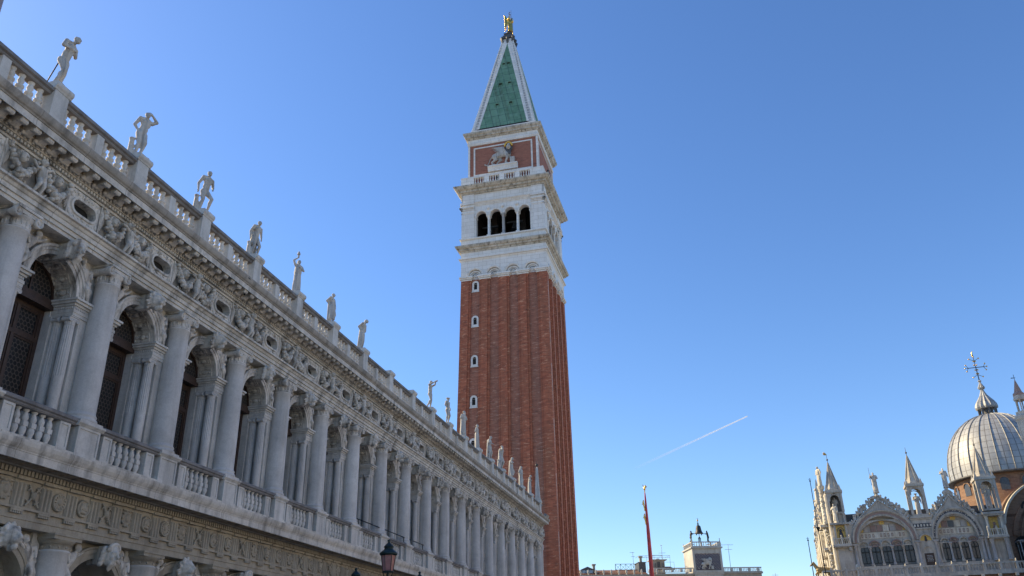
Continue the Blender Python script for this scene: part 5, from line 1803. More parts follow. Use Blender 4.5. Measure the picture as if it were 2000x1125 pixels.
# golden angel on the spire
mb = MB()
figure(mb, 3.25, robe='gown', hair='long', eR=(0.12, -0.14, 0.78), hR=(0.20, -0.10, 0.90), eL=(0.02, 0.17, 0.70), hL=(0.10, 0.16, 0.80), fingers=False, seed=5, fat=1.25)
for sg in (1, -1):
    wing_feathers(mb, (-0.25, sg * 0.2, 2.5), (-0.5, sg * 0.75, 3.75), (-0.35, sg * 0.75, 0.15), 1.6, 9)
ang_me = carve(mb, 0.05, M_GOLD, 'angel_statue', 2)
ang = tag(obj('angel_statue', ang_me, None, (-24.50, 107.1, 101.1), R(-50)), 'gilded winged angel statue on the tip of the green spire', 'statue')
mb = MB()
mb.cap((0.65, -0.33, 2.7), (0.72, -0.36, 3.5), 0.03, 0.02)
for k in range(9):
    a = k * 0.8
    mb.ell((0.72 + 0.14 * math.cos(a), -0.36 + 0.14 * math.sin(a), 3.0 + 0.07 * k), 0.07, None, 6, 4)
mb.build('lily_stem', M_BRONZE, ang)
mb = MB()
for k in range(14):
    a = 2 * PI * k / 14
    a2 = 2 * PI * (k + 1) / 14
    mb.tube((0.03, 0.33 * math.cos(a), 3.2 + 0.33 * math.sin(a)), (0.03, 0.33 * math.cos(a2), 3.2 + 0.33 * math.sin(a2)), 0.02)
    mb.tube((0.03, 0.33 * math.cos(a), 3.2 + 0.33 * math.sin(a)), (0.03, 0.42 * math.cos(a), 3.2 + 0.42 * math.sin(a)), 0.02)
mb.build('halo', M_STEEL, ang)

# ================================================================ DOMED CHURCH
BAS_A = R(-4.5)
BO = Vector((12.6, 110.0, 0))
Rb = Matrix.Rotation(BAS_A, 4, 'Z')
def bw(u, v, z):
    p = Rb @ Vector((u, v, 0))
    return (BO.x + p.x, BO.y + p.y, z)
bas = thing('church', 'ornate domed marble church with two big arches, pinnacles and carved gables at the right', 'church', tuple(BO), BAS_A)
mpb = lambda u, z, d: (u, d, z)
sw = lambda x, y, z: (y, x, z)           # arc() helper: (depth, along, up) -> (along, depth, up)

# main walls
A1 = dict(c=6.72, ro=3.68, ri=2.95, sp=15.0, st=1.0)
A2 = dict(c=14.53, ro=2.75, ri=2.12, sp=15.0, st=1.24)
mb = MB()
mb.wall(mpb, 1.2, 19.8, 0.0, 17.5, [(A1['c'], A1['ri'], 12.3, A1['sp'], 2.45), (A2['c'], A2['ri'], 12.3, A2['sp'], 2.45)], 0.9, 20, False)
mb.box(1.25, 19.75, 1.3, 1.6, 0, 17.4)
mb.box(1.2, 19.8, 1.6, 14.0, 0.0, 16.9)
for A, n in ((A1, 5), (A2, 4)):
    # infill wall above the window row
    mb.wall(lambda u, z, d: (u, 0.62 + d, z), A['c'] - A['ri'] - 0.02, A['c'] + A['ri'] + 0.02, 12.0, 18.2, [], 0.4)
mb.build('wall', M_MARBLE, bas)
# tiled dark roof edge behind the gables
mb = MB()
mb.box(1.6, 19.6, 1.2, 13.0, 17.42, 18.6)
mb.build('roof', M_LEADGREY, bas)
for A, nw, W0, W1 in ((A1, 5, 3.66, 9.76), (A2, 4, 12.60, 16.64)):
    c, ro, ri, spz, st = A['c'], A['ro'], A['ri'], A['sp'], A['st']
    mb = MB()
    mb.arc([(-0.03, 0.10), (-0.03, -0.14), (0.12, -0.20), (0.20, -0.12), (ro - ri - 0.26, -0.12), (ro - ri - 0.20, -0.24), (ro - ri - 0.05, -0.30), (ro - ri, -0.24), (ro - ri, 0.10)], c, spz, ri, 0, PI, 30, True, sw, st)
    arch_o = mb.build('great_arch', M_MARBLE, bas)
    mb = MB()
    mb.arc([(0.21, -0.08), (0.21, -0.135), (ro - ri - 0.27, -0.135), (ro - ri - 0.27, -0.08)], c, spz, ri, 0, PI, 30, True, sw, st)
    mb.build('arch_band', M_ROSE if nw == 5 else M_MOSAIC, arch_o)
    if nw == 4:
        mb = MB()
        for k in range(34):
            a = PI * (k + 0.5) / 34
            if k % 3 == 2:
                continue
            r_ = ri + 0.31
            mb.box(c + r_ * math.cos(a) - 0.05, c + r_ * math.cos(a) + 0.05, -0.16, -0.13, spz + r_ * st * math.sin(a) - 0.045, spz + r_ * st * math.sin(a) + 0.045)
        mb.build('pale_inlay', M_MARBLEW, arch_o)
    # ogee gable with leafy crockets
    mb = MB()
    hz = 19.85
    top_z = spz + ro * st
    prof = []
    NS = 14
    for k in range(NS + 1):
        t = k / NS
        a = R(28) + (PI / 2 - R(28)) * t
        x = (ro + 0.02) * math.cos(a)
        z = spz + (ro + 0.02) * st * math.sin(a)
        e = max(0.0, (t - 0.35) / 0.65)
        prof.append((x * (1 - 0.02 * t), z + (hz - top_z) * e ** 2.2 + 0.28 * (1 - abs(2 * t - 1)) * 0.5))
    for sg in (1, -1):
        for k in range(NS):
            (xa, za), (xb, zb) = prof[k], prof[k + 1]
            aa = R(28) + (PI / 2 - R(28)) * k / NS
            ab = R(28) + (PI / 2 - R(28)) * (k + 1) / NS
            ia = ((ro - 0.05) * math.cos(aa), spz + (ro - 0.05) * st * math.sin(aa))
            ib = ((ro - 0.05) * math.cos(ab), spz + (ro - 0.05) * st * math.sin(ab))
            P_ = [(c + sg * xa, za), (c + sg * xb, zb), (c + sg * ib[0], ib[1]), (c + sg * ia[0], ia[1])]
            f = [(p[0], -0.10, p[1]) for p in P_] + [(p[0], 0.45, p[1]) for p in P_]
            mb.add(f, [(3, 2, 1, 0) if sg > 0 else (0, 1, 2, 3), (4, 5, 6, 7) if sg > 0 else (7, 6, 5, 4), (0, 1, 5, 4), (2, 3, 7, 6)])
            mb.cap((c + sg * xa, -0.12, za), (c + sg * xb, -0.12, zb), 0.10, 0.10, 6, 2)
    mb.build('gable', M_MARBLE, bas)
    mb = MB()
    rnd = random.Random(nw)
    for sg in (1, -1):
        for k in (1, 3, 5, 7, 9, 11, 13):
            x, z = prof[k]
            b = (c + sg * (x + 0.15), 0.15, z + 0.12)
            if k in (7, 11):
                mb.cap(b, (b[0], 0.1, b[2] + 0.5), 0.24, 0.16)
                mb.ell((b[0], 0.05, b[2] + 0.82), 0.14)
                for q in (1, -1):
                    mb.chain([((b[0] + q * 0.10, 0.2, b[2] + 0.5), 0.12), ((b[0] + q * 0.30, 0.24, b[2] + 0.62), 0.12), ((b[0] + q * 0.34, 0.24, b[2] + 0.15), 0.07)])
            else:
                for q in range(13):
                    a = rnd.uniform(0, 2 * PI)
                    L = rnd.uniform(0.05, 0.34)
                    mb.ell((b[0] + 0.9 * L * math.cos(a), 0.1 + rnd.uniform(-0.18, 0.18), b[2] + 0.30 + L * math.sin(a)), rnd.uniform(0.09, 0.17), None, 7, 5)
                mb.cap(b, (b[0] + sg * 0.04, 0.1, b[2] + 0.6), 0.13, 0.10, 6, 2)
    mb.cap((c, 0.15, 19.8), (c, 0.15, 20.75), 0.18, 0.22)
    for q in range(7):
        a = 2 * PI * q / 7
        mb.ell((c + 0.24 * math.cos(a), 0.15 + 0.24 * math.sin(a), 20.35), 0.13)
    obj('gable_crockets', carve(mb, 0.05, M_MARBLE, 'gable_crockets', 0), bas)
    # windows
    wd_ = (W1 - W0) / nw
    for k in range(nw):
        xc = W0 + wd_ * (k + 0.5)
        hw = wd_ * 0.40
        mb = MB()
        mb.box(xc - hw, xc + hw, 0.42, 0.46, 12.60, 14.5)
        wp = mb.build('window', M_GLASSW, bas)
        mb = MB()
        mb.box(xc - 0.045, xc + 0.045, 0.33, 0.41, 12.6, 14.5)
        mb.box(xc - hw, xc - 0.046, 0.33, 0.41, 13.86, 13.98)
        mb.box(xc + 0.046, xc + hw, 0.33, 0.41, 13.86, 13.98)
        mb.box(xc - hw - 0.02, xc - hw + 0.06, 0.33, 0.41, 12.6, 14.5)
        mb.box(xc + hw - 0.06, xc + hw + 0.02, 0.33, 0.41, 12.6, 14.5)
        mb.box(xc - hw + 0.061, xc + hw - 0.061, 0.33, 0.41, 12.6, 12.68)
        mb.build('frame', M_IRON, wp)
        # arched head and inlay above the window
        mb = MB()
        mb.arc([(0, 0.62), (0, 0.36), (0.13, 0.34), (0.17, 0.40), (0.17, 0.62)], xc, 14.62, wd_ * 0.5 - 0.14, 0, PI, 12, True, sw)
        mb.arc([(0, 0.62), (0, 0.50), (0.12, 0.48), (0.12, 0.62)], xc, 14.62, wd_ * 0.5 - 0.42, 0, PI, 10, True, sw)
        mb.box(xc - wd_ / 2 + 0.02, xc + wd_ / 2 - 0.02, 0.35, 0.62, 14.5, 14.62)
        mb.build('window_head', M_ROSE if k % 2 else M_MARBLE, bas)
    for k in range(nw + 1):
        xc = W0 + wd_ * k
        mb = MB()
        mb.box(xc - 0.17, xc + 0.17, 0.02, 0.5, 12.35, 12.6)
        mb.lathe([(0.15, 12.6), (0.16, 12.66), (0.125, 12.72), (0.115, 14.15), (0.13, 14.18), (0.20, 14.42)], (xc, 0.24, 0), 10)
        mb.box(xc - 0.22, xc + 0.22, 0.02, 0.5, 14.42, 14.55)
        mb.build('window_column', M_MARBLEC if k % 2 else M_MARBLE, bas)
    mb = MB()
    for k in range(nw):
        xc = W0 + wd_ * (k + 0.5)
        mb.box(xc - wd_ * 0.34, xc + wd_ * 0.34, 0.12, 0.5, 12.33, 12.56)
    mb.build('window_sill', M_GREEN, bas)
    # inlay bands inside the lunette
    def half_at(z):
        q = max(0.0, 1 - ((z - spz) / (ri * st)) ** 2) if z > spz else 1
        return ri * math.sqrt(q)
    mb = MB()
    h = half_at(16.3)
    mb.box(c - h, c + h, 0.56, 0.618, 15.48, 16.18)
    mb.build('inlay_band', M_MARBLEW, bas)
    mb = MB()
    nx = int(2 * h / 0.42)
    for k in range(nx):
        xk = c - h + 0.22 + k * 0.42
        if k % 5 == 4:
            continue
        mb.box(xk - 0.10, xk - 0.045, 0.53, 0.558, 15.62, 16.02)
        mb.box(xk + 0.045, xk + 0.10, 0.53, 0.558, 15.62, 16.02)
        mb.box(xk - 0.044, xk + 0.044, 0.53, 0.558, 15.95, 16.02)
        mb.box(xk - 0.044, xk + 0.044, 0.53, 0.558, 15.62, 15.69)
    mb.build('inlay_lozenges', M_ROSE, bas)
    h = half_at(17.0)
    n_p = int(2 * h / 0.62)
    for k in range(n_p):
        xk = c - h + (k + 0.5) * 2 * h / n_p
        mb = MB()
        mb.box(xk - h / n_p + 0.05, xk + h / n_p - 0.05, 0.54, 0.618, 16.26, 17.0)
        mb.build('marble_panel', (M_ROSE, M_MARBLEC, M_MARBLEW, M_GREEN if nw == 4 else M_ROSE)[(k * 3 + nw) % 4], bas)
    for k in range(3):
        xk = c + (k - 1) * 0.66
        mb = MB()
        mb.wall(lambda u, z, d: (u, 0.56 + d, z), xk - 0.28, xk + 0.28, 17.06, 17.62, [], 0.06)
        mb.build('marble_panel', (M_MARBLEC, M_GOLDT, M_MARBLEC)[k], bas)
    for sg in (1, -1):
        mb = MB()
        mb.add([(c + sg * (h + 0.04), 0.57, 16.26), (c + sg * (half_at(16.4) - 0.05), 0.57, 16.26), (c + sg * (half_at(16.85) - 0.06), 0.57, 16.85), (c + sg * (h + 0.04), 0.57, 16.95)], [(0, 1, 2, 3)] if sg < 0 else [(0, 1, 2, 3)])
        mb.build('gold_corner', M_GOLDT, bas)
# clustered columns on the piers
for u in (2.75, 3.25, 10.15, 12.08, 16.95, 17.35):
    mb = MB()
    mb.box(u - 0.25, u + 0.25, -0.30, 0.0, 11.9, 12.3)
    mb.lathe([(0.22, 12.3), (0.23, 12.38), (0.185, 12.45), (0.165, 14.3), (0.18, 14.35), (0.28, 14.68)], (u, -0.12, 0), 12)
    mb.box(u - 0.30, u + 0.30, -0.42, 0.0, 14.68, 14.85)
    mb.build('pier_column', M_MARBLEC, bas)
# middle bay between the arches: niche, door, frieze, cornice
mb = MB()
mb.box(9.95, 12.2, -0.12, -0.003, 16.80, 17.25)
mb.mould([(0.0, 0)] * 0 or [(-0.30, 17.25), (-0.42, 17.45), (-0.42, 17.62), (0.0, 17.62), (0.0, 17.25)], 0, 1) if False else None
mb.box(9.9, 12.25, -0.36, 0.4, 17.40, 17.62)
mb.box(9.9, 12.25, -0.22, 0.4, 17.25, 17.398)
mb.box(9.95, 12.2, -0.16, -0.003, 16.15, 16.30)
mb.arc([(0, 0.02), (0, -0.16), (0.14, -0.20), (0.18, -0.12), (0.18, 0.02)], 11.1, 14.85, 0.62, 0, PI, 16, True, sw)
mb.arc([(0, 0.02), (0, -0.12), (0.10, -0.14), (0.10, 0.02)], 11.12, 13.62, 0.52, 0, PI, 14, True, sw)
mb.build('middle_bay', M_MARBLE, bas)
mb = MB()
mb.add([(11.1 + 0.62 * math.cos(PI * k / 16), -0.015, 14.85 + 0.62 * math.sin(PI * k / 16)) for k in range(17)], [tuple(reversed(range(17)))])
mz = mb.build('niche_mosaic', M_GOLDT, bas)
mb = MB()
mb.cap((11.1, -0.02, 14.9), (11.1, -0.02, 15.15), 0.16, 0.12, 7, 2)
mb.ell((11.1, -0.03, 15.28), 0.09)
mb.build('mosaic_figure', M_MOSAIC, mz)
mb = MB()
mb.box(9.97, 12.18, -0.10, -0.004, 16.34, 16.78)
mb.build('frieze_mosaic', M_MOSAIC, bas)
mb = MB()
for k in range(6):
    mb.box(10.15 + 0.34 * k, 10.32 + 0.34 * k, -0.13, -0.101, 16.42, 16.70)
mb.build('frieze_inlay', M_MARBLEW, bas)
mb = MB()
mb.box(10.62, 11.62, -0.05, -0.004, 12.0, 13.42)
dr = mb.build('door', M_WOOD, bas)
mb = MB()
for k in range(4):
    for q in range(5):
        mb.box(10.82 + 0.16 * k + 0.04 * (q % 2), 10.92 + 0.16 * k + 0.04 * (q % 2), -0.07, -0.051, 12.5 + 0.15 * q, 12.58 + 0.15 * q)
mb.build('door_grille', M_STEEL, dr)

# terrace with balustrade
mb = MB()
mb.box(-1.0, 27.5, -2.2, 0.0, 10.75, 10.98)
mb.box(-1.1, 27.6, -2.34, 0.0, 10.62, 10.74)
mb.build('terrace', M_MARBLE, bas)
mb = MB()
mb.box(-0.6, 27.0, -2.0, 0.0, 0.0, 10.6)
mb.build('lower_wall', M_BRICKB, bas)
mb = MB()
for k in range(16):
    mb.mould([(0, 0)] * 0 or [(-2.34, 10.40), (-2.0, 10.25), (-2.0, 10.6), (-2.34, 10.6)], 0, 1) if False else mb.box(0.3 + 1.7 * k, 0.62 + 1.7 * k, -2.42, -2.05, 10.36, 10.61)
mb.build('corbel', M_MARBLEW, bas)
bl = None
mb = MB()
mb.box(-0.9, 27.0, -2.16, -1.92, 10.98, 11.10)
mb.box(-0.9, 27.0, -2.18, -1.90, 11.72, 11.88)
for k in range(17):
    xk = 0.0 + 1.62 * k
    mb.box(xk - 0.13, xk + 0.13, -2.19, -1.89, 10.98, 11.92)
    for q in range(4):
        xq = xk + 0.33 + 0.32 * q
        mb.lathe([(0.075, 11.10), (0.055, 11.16), (0.055, 11.5), (0.085, 11.56), (0.12, 11.72)], (xq, -2.04, 0), 7)
bl = mb.build('terrace_balustrade', M_MARBLE, bas)
for k in range(17):
    xk = 1.62 * k
    mb = MB()
    mb.lathe([(0.06, 11.92), (0.10, 11.98), (0.06, 12.06), (0.08, 12.14), (0.02, 12.22)], (xk, -2.04, 0), 8)
    mb.build('post_knob', M_MARBLEW, bl)
mb = MB()
mb.lathe([(0.17, 10.98), (0.17, 11.2), (0.13, 11.25), (0.13, 11.9), (0.20, 11.98), (0.20, 12.1), (0.12, 12.15), (0.16, 12.3), (0.05, 12.42)], (2.95, -2.06, 0), 8)
mb.build('corner_post', M_MARBLEW, bl)

# octagonal corner turrets with balconies and tabernacles
def tabernacle(u, v, z0, zc, za, hw, st_h, back=False):
    """open canopy with four posts, trefoil arches and a stone pyramid; returns list of parts"""
    mb = MB()
    mb.box(u - hw - 0.08, u + hw + 0.08, v - hw - 0.08, v + hw + 0.08, z0, z0 + 0.22)
    for sx in (1, -1):
        for sy in (1, -1):
            mb.box(u + sx * hw - 0.14, u + sx * hw + 0.14, v + sy * hw - 0.14, v + sy * hw + 0.14, z0 + 0.22, zc - 0.25)
            mb.frus((u + sx * hw, v + sy * hw), 0.14, 0.01, zc + 0.12, zc + 0.75)
    for k in range(4):
        Mr = Matrix.Translation((u, v, 0)) @ Matrix.Rotation(k * PI / 2, 4, 'Z')
        mb.M = Mr
        mb.wall(lambda a, z, d: (a, -hw - 0.08 + d, z), -hw + 0.13, hw - 0.13, zc - 1.25, zc - 0.25, [(0, hw * 0.66, zc - 1.25, zc - 1.05, 0.72)], 0.16, 10)
        mb.arc([(0, -hw - 0.07), (0, -hw - 0.13), (0.09, -hw - 0.13), (0.09, -hw - 0.07)], 0, zc - 1.05, hw * 0.66, 0, PI, 10, True, sw)
        mb.M = None
    mb.box(u - hw - 0.24, u + hw + 0.24, v - hw - 0.24, v + hw + 0.24, zc - 0.25, zc + 0.02)
    mb.box(u - hw - 0.16, u + hw + 0.16, v - hw - 0.16, v + hw + 0.16, zc + 0.02, zc + 0.14)
    t = mb.build('pinnacle_canopy', M_MARBLE, bas)
    mb = MB()
    mb.lathe([((hw + 0.10), zc + 0.14), ((hw + 0.02), zc + 0.5), ((hw - 0.02) * 0.82, zc + 0.95), (0.05, za)], (u, v, 0), 8, False, 'z', 0, 1, 1, PI / 8)
    for k in range(8):
        a = PI / 8 + k * PI / 4
        mb.cap((u + (hw + 0.02) * math.cos(a), v + (hw + 0.02) * math.sin(a), zc + 0.5), (u + 0.05 * math.cos(a), v + 0.05 * math.sin(a), za), 0.05, 0.03, 6, 2)
    mb.build('pinnacle_spire', M_MARBLE, t)
    mb = MB()
    mb.cap((u, v, za - 0.1), (u, v, za + 1.0), 0.04, 0.02)
    mb.ell((u, v, za + 0.35), 0.12)
    mb.build('pinnacle_finial', M_LEADGREY, t)
    return t
t1 = tabernacle(1.9, 0.75, 18.55, 21.35, 25.0, 0.78, 2.0)
mb = MB()
for k in range(7):
    a = k * 0.9
    mb.cap((1.9, 0.75, 26.0), (1.9 - 0.25 - 0.12 * math.cos(a), 0.75, 26.15 + 0.16 * math.sin(a)), 0.06, 0.05, 6, 2)
mb.build('gilded_vane', M_GOLDT, t1)
mb = MB()
mb.box(1.25, 2.55, 1.15, 1.25, 18.77, 21.0)
mb.build('canopy_back', M_LEADGREY, t1)
mb = MB()
figure(mb, 1.9, robe='toga', fingers=False, seed=8, hair='beard')
cb_ = carve(mb, 0.05, M_MARBLE, 'canopy_figure', 1)
obj('canopy_figure', cb_, t1, (1.9, 0.7, 18.8), R(-90))
tabernacle(11.1, 0.55, 17.62, 21.35, 25.0, 0.80, 2.0)
tabernacle(18.6, -0.1, 17.62, 21.4, 25.1, 0.90, 2.0)
# left turret body
mb = MB()
mb.box(1.2, 2.75, -0.35, 0.9, 11.0, 14.6)
mb.box(0.78, 2.92, -1.0, 0.9, 14.62, 14.84)
mb.box(0.95, 2.75, -0.8, 0.9, 14.5, 14.615)
mb.frus((2.65, -0.65), (0.10, 0.25), (0.14, 0.32), 14.1, 14.5)
mb.box(1.15, 1.40, -0.45, 0.9, 14.84, 17.2)
mb.box(2.45, 2.70, -0.45, 0.9, 14.84, 17.2)
mb.box(1.40, 2.45, -0.05, 0.9, 14.84, 17.2)
mb.box(0.78, 2.98, -0.75, 0.9, 17.2, 17.42)
mb.box(1.0, 2.82, 0.05, 0.9, 17.42, 18.54)
for xx_ in (1.0, 2.6):
    mb.lathe([(0.16, 17.42), (0.12, 17.6), (0.11, 18.3), (0.17, 18.54)], (xx_, -0.15, 0), 9)
mb.build('corner_turret', M_MARBLE, bas)
def balcony_rail(x0, x1, y0, z0, nb):
    mb = MB()
    mb.box(x0, x1, y0 - 0.1, y0 + 0.08, z0, z0 + 0.08)
    mb.box(x0, x1, y0 - 0.1, y0 + 0.08, z0 + 0.66, z0 + 0.76)
    for k in range(nb):
        xk = x0 + 0.1 + (x1 - x0 - 0.2) * k / (nb - 1)
        if k in (0, nb - 1, nb // 2):
            mb.box(xk - 0.09, xk + 0.09, y0 - 0.11, y0 + 0.09, z0 + 0.08, z0 + 0.92)
            mb.ell((xk, y0, z0 + 1.0), 0.09, None, 7, 5)
        else:
            mb.lathe([(0.06, z0 + 0.08), (0.045, z0 + 0.3), (0.07, z0 + 0.66)], (xk, y0, 0), 6)
    return mb.build('turret_balcony', M_MARBLEW, bas)
balcony_rail(0.85, 2.85, -0.9, 14.84, 9)
mb = MB()
mb.box(1.41, 2.44, -0.10, -0.052, 14.9, 17.15)
nm = mb.build('turret_mosaic', M_GOLDT, bas)
mb = MB()
mb.cap((1.93, -0.12, 15.0), (1.93, -0.14, 16.2), 0.34, 0.2, 8)
mb.ell((1.93, -0.18, 16.55), (0.17, 0.1, 0.2))
mb.arc([(0.0, -0.12), (0.0, -0.16), (0.08, -0.16), (0.08, -0.12)], 1.93, 16.55, 0.30, -0.3, PI + 0.3, 14, True, sw)
mb.build('mosaic_figure', M_MOSAIC, nm)
# right turret body
mb = MB()
mb.box(17.6, 19.5, -0.5, 0.9, 11.0, 12.2)
mb.box(18.05, 19.1, -0.25, 0.9, 12.2, 14.6)
mb.box(17.48, 19.62, -1.1, 0.9, 14.62, 14.84)
mb.box(17.65, 19.45, -0.95, 0.9, 14.5, 14.615)
mb.box(18.1, 19.05, -0.1, 0.9, 14.84, 17.2)
mb.box(17.45, 19.70, -1.1, 0.95, 17.22, 17.48)
mb.box(17.55, 19.60, -1.0, 0.9, 17.05, 17.218)
mb.build('corner_turret', M_MARBLE, bas)
for (x, y) in ((17.82, -0.75), (19.3, -0.75), (17.82, 0.3), (19.3, 0.3)):
    mb = MB()
    mb.lathe([(0.24, 12.2), (0.25, 12.28), (0.19, 12.36), (0.175, 14.1), (0.19, 14.15), (0.29, 14.5)], (x, y, 0), 12)
    mb.build('turret_column', M_MARBLEC, bas)
    mb = MB()
    mb.lathe([(0.18, 14.84), (0.19, 14.9), (0.14, 14.98), (0.13, 16.7), (0.15, 16.75), (0.24, 17.05)], (x, y * 0.85, 0), 12)
    mb.build('turret_column', M_MARBLEW, bas)
balcony_rail(17.55, 19.55, -1.0, 14.84, 9)
mb = MB()
mb.box(18.12, 19.03, -0.15, -0.102, 14.9, 17.0)
nm = mb.build('turret_mosaic', M_GOLDT, bas)
mb = MB()
mb.cap((18.6, -0.16, 15.0), (18.6, -0.18, 15.9), 0.3, 0.2, 8)
mb.ell((18.6, -0.2, 16.25), (0.16, 0.1, 0.19))
mb.build('mosaic_figure', M_ROSE, nm)

# west front seen edge on: gables, columns, statues and pinnacles in the sun
mb = MB()
rnd = random.Random(21)
mb.box(0.45, 1.6, 0.9, 44, 0.0, 18.2)
for k in range(6):
    v = 1.5 + 8.4 * k
    for w_ in (-0.5, 0.5):
        for z0, z1 in ((0, 5), (5.2, 10.2), (11.2, 14.4), (14.8, 17.0)):
            mb.lathe([(0.26, z0), (0.2, z0 + 0.3), (0.19, z1 - 0.4), (0.32, z1)], (0.25, v + w_, 0), 8)
    for z in (5.1, 10.6, 14.6, 17.3):
        mb.box(-0.25, 0.6, v - 1.1, v + 1.1, z - 0.15, z + 0.15)
    mb.box(-0.55, 0.5, v - 1.0, v + 1.0, 10.7, 11.0)
for k in range(5):
    v = 5.7 + 8.4 * k
    for r_, x_ in ((3.3, -0.2), (2.8, 0.1)):
        mb.arc([(0, 0.5), (0, x_), (0.4, x_ - 0.1), (0.4, 0.5)], v, 14.6, r_, 0, PI, 18)
    for sg in (1, -1):
        for q in range(10):
            t = q / 9
            a = R(25) + R(65) * t
            b = (0.2, v + sg * 3.75 * math.cos(a), 14.7 + 3.75 * math.sin(a) + 1.3 * t * t)
            mb.cap(b, (b[0] - rnd.uniform(0.0, 0.35), b[1] + sg * rnd.uniform(0, 0.3), b[2] + rnd.uniform(0.35, 0.8)), 0.2, 0.12, 6, 2)
            mb.cap(b, (b[0] - rnd.uniform(0.2, 0.5), b[1], b[2] + rnd.uniform(0.0, 0.5)), 0.16, 0.09, 6, 2)
    mb.cap((0.2, v, 19.7), (0.2, v, 21.0), 0.25, 0.2)
    mb.cap((0.15, v, 21.0), (0.1, v, 22.3), 0.34, 0.22)
    mb.ell((0.05, v, 22.65), 0.2)
for k in range(1, 6):
    v = 1.5 + 8.4 * k
    mb.box(-0.3, 1.2, v - 0.7, v + 0.7, 18.2, 18.5)
    for sx, sy in ((-0.1, -0.5), (-0.1, 0.5), (1.0, -0.5), (1.0, 0.5)):
        mb.box(sx - 0.1, sx + 0.1, v + sy - 0.1, v + sy + 0.1, 18.5, 20.9)
    mb.box(-0.3, 1.2, v - 0.7, v + 0.7, 20.9, 21.15)
    mb.frus((0.45, v), 0.6, 0.04, 21.15, 24.8)
mb.box(-1.0, 0.45, 0.0, 44, 10.75, 10.98)
mb.box(-1.0, -0.85, -2.0, 44, 10.98, 11.9)
mb.build('west_front', M_MARBLEW, bas)
# row of foliate carving running up the near corner
mb = MB()
for k in range(46):
    z = 11.2 + 0.21 * k
    for q in range(3):
        a = rnd.uniform(PI * 0.5, PI * 1.5)
        mb.ell((0.62 + 0.35 * math.cos(a), 0.4 + rnd.uniform(-0.3, 1.2), z + rnd.uniform(-0.1, 0.1)), rnd.uniform(0.09, 0.2), None, 6, 4)
    mb.cap((0.95, 0.2, z), (0.95, 0.2, z + 0.2), 0.3, 0.3, 7, 2)
obj('corner_carving', carve(mb, 0.06, M_MARBLEW, 'corner_carving', 1, 0.3), bas)

# brick transept at the right, behind the turret
mb = MB()
mb.wall(lambda u, z, d: (u, 4.0 + d, z), 19.6, 34.0, 0.0, 17.8, [], 0.8, 14)
n_ = 24
cc = (26.6, 15.9)
pts = [(34.0, 17.8), (19.9, 17.8)] + [(cc[0] + 6.6 * math.cos(PI - PI * k / n_), cc[1] + 5.9 * math.sin(PI - PI * k / n_)) for k in range(2, n_ - 1)]
f_ = [(p[0], 4.0, p[1]) for p in pts] + [(p[0], 12.0, p[1]) for p in pts]
nn = len(pts)
mb.add(f_, [tuple(range(nn)), tuple(reversed(range(nn, 2 * nn)))] + [(k, k + nn, (k + 1) % nn + nn, (k + 1) % nn) for k in range(nn)])
mb.box(20.2, 21.0, 3.7, 4.2, 11.0, 17.0)
mb.build('brick_transept', M_BRICKB, bas)
mb = MB()
mb.arc([(0.0, 3.95), (0.0, 3.55), (0.25, 3.5), (0.3, 3.95)], cc[0], cc[1], 6.0, R(8), R(172), 28, True, sw, 0.92)
mb.build('transept_coping', M_MARBLEW, bas)
mb = MB()
mb.arc([(0.0, 4.02), (0.0, 3.86), (0.5, 3.86), (0.5, 4.02)], cc[0], 14.5, 5.0, R(8), R(172), 28, True, sw, 1.05)
mb.arc([(0.0, 4.02), (0.0, 3.80), (0.2, 3.80), (0.2, 4.02)], cc[0], 14.5, 4.5, R(8), R(172), 28, True, sw, 1.05)
mb.build('transept_arch', M_BRICKB, bas)
for (x, z, w_, h_) in ((23.7, 17.4, 0.8, 1.5), (26.7, 17.4, 0.8, 1.5), (22.2, 12.0, 1.0, 3.4), (25.4, 13.2, 0.7, 2.4)):
    mb = MB()
    pts = [(x - w_, z), (x + w_, z)] + [(x + w_ * math.cos(PI * k / 10), z + h_ * 0.6 + w_ * math.sin(PI * k / 10)) for k in range(11)]
    mb.add([(p[0], 3.93, p[1]) for p in pts], [tuple(range(len(pts)))])
    mb.arc([(0.0, 4.0), (0.0, 3.84), (0.22, 3.84), (0.22, 4.0)], x, z + h_ * 0.6, w_, 0, PI, 12, True, sw)
    mb.cur = 1
    mb.build('transept_window', [M_DARK, M_BRICKB], bas)
mb = MB()
for x in (20.6, 23.3, 25.6):
    mb.tube((x, -0.9, 11.0), (x, -0.9, 14.1), 0.045)
    mb.tube((x, 0.6, 11.0), (x, 0.6, 14.1), 0.045)
for z in (12.0, 13.0, 14.0):
    mb.tube((20.5, -0.9, z), (26.5, -0.9, z), 0.04)
mb.box(20.4, 26.4, -1.0, 0.8, 14.1, 14.2)
sc_ = mb.build('scaffold', M_STEEL, bas)
mb = MB()
mb.box(20.7, 26.3, -0.7, -0.66, 11.0, 13.2)
mb.build('dark_sheeting', M_IRON, sc_)

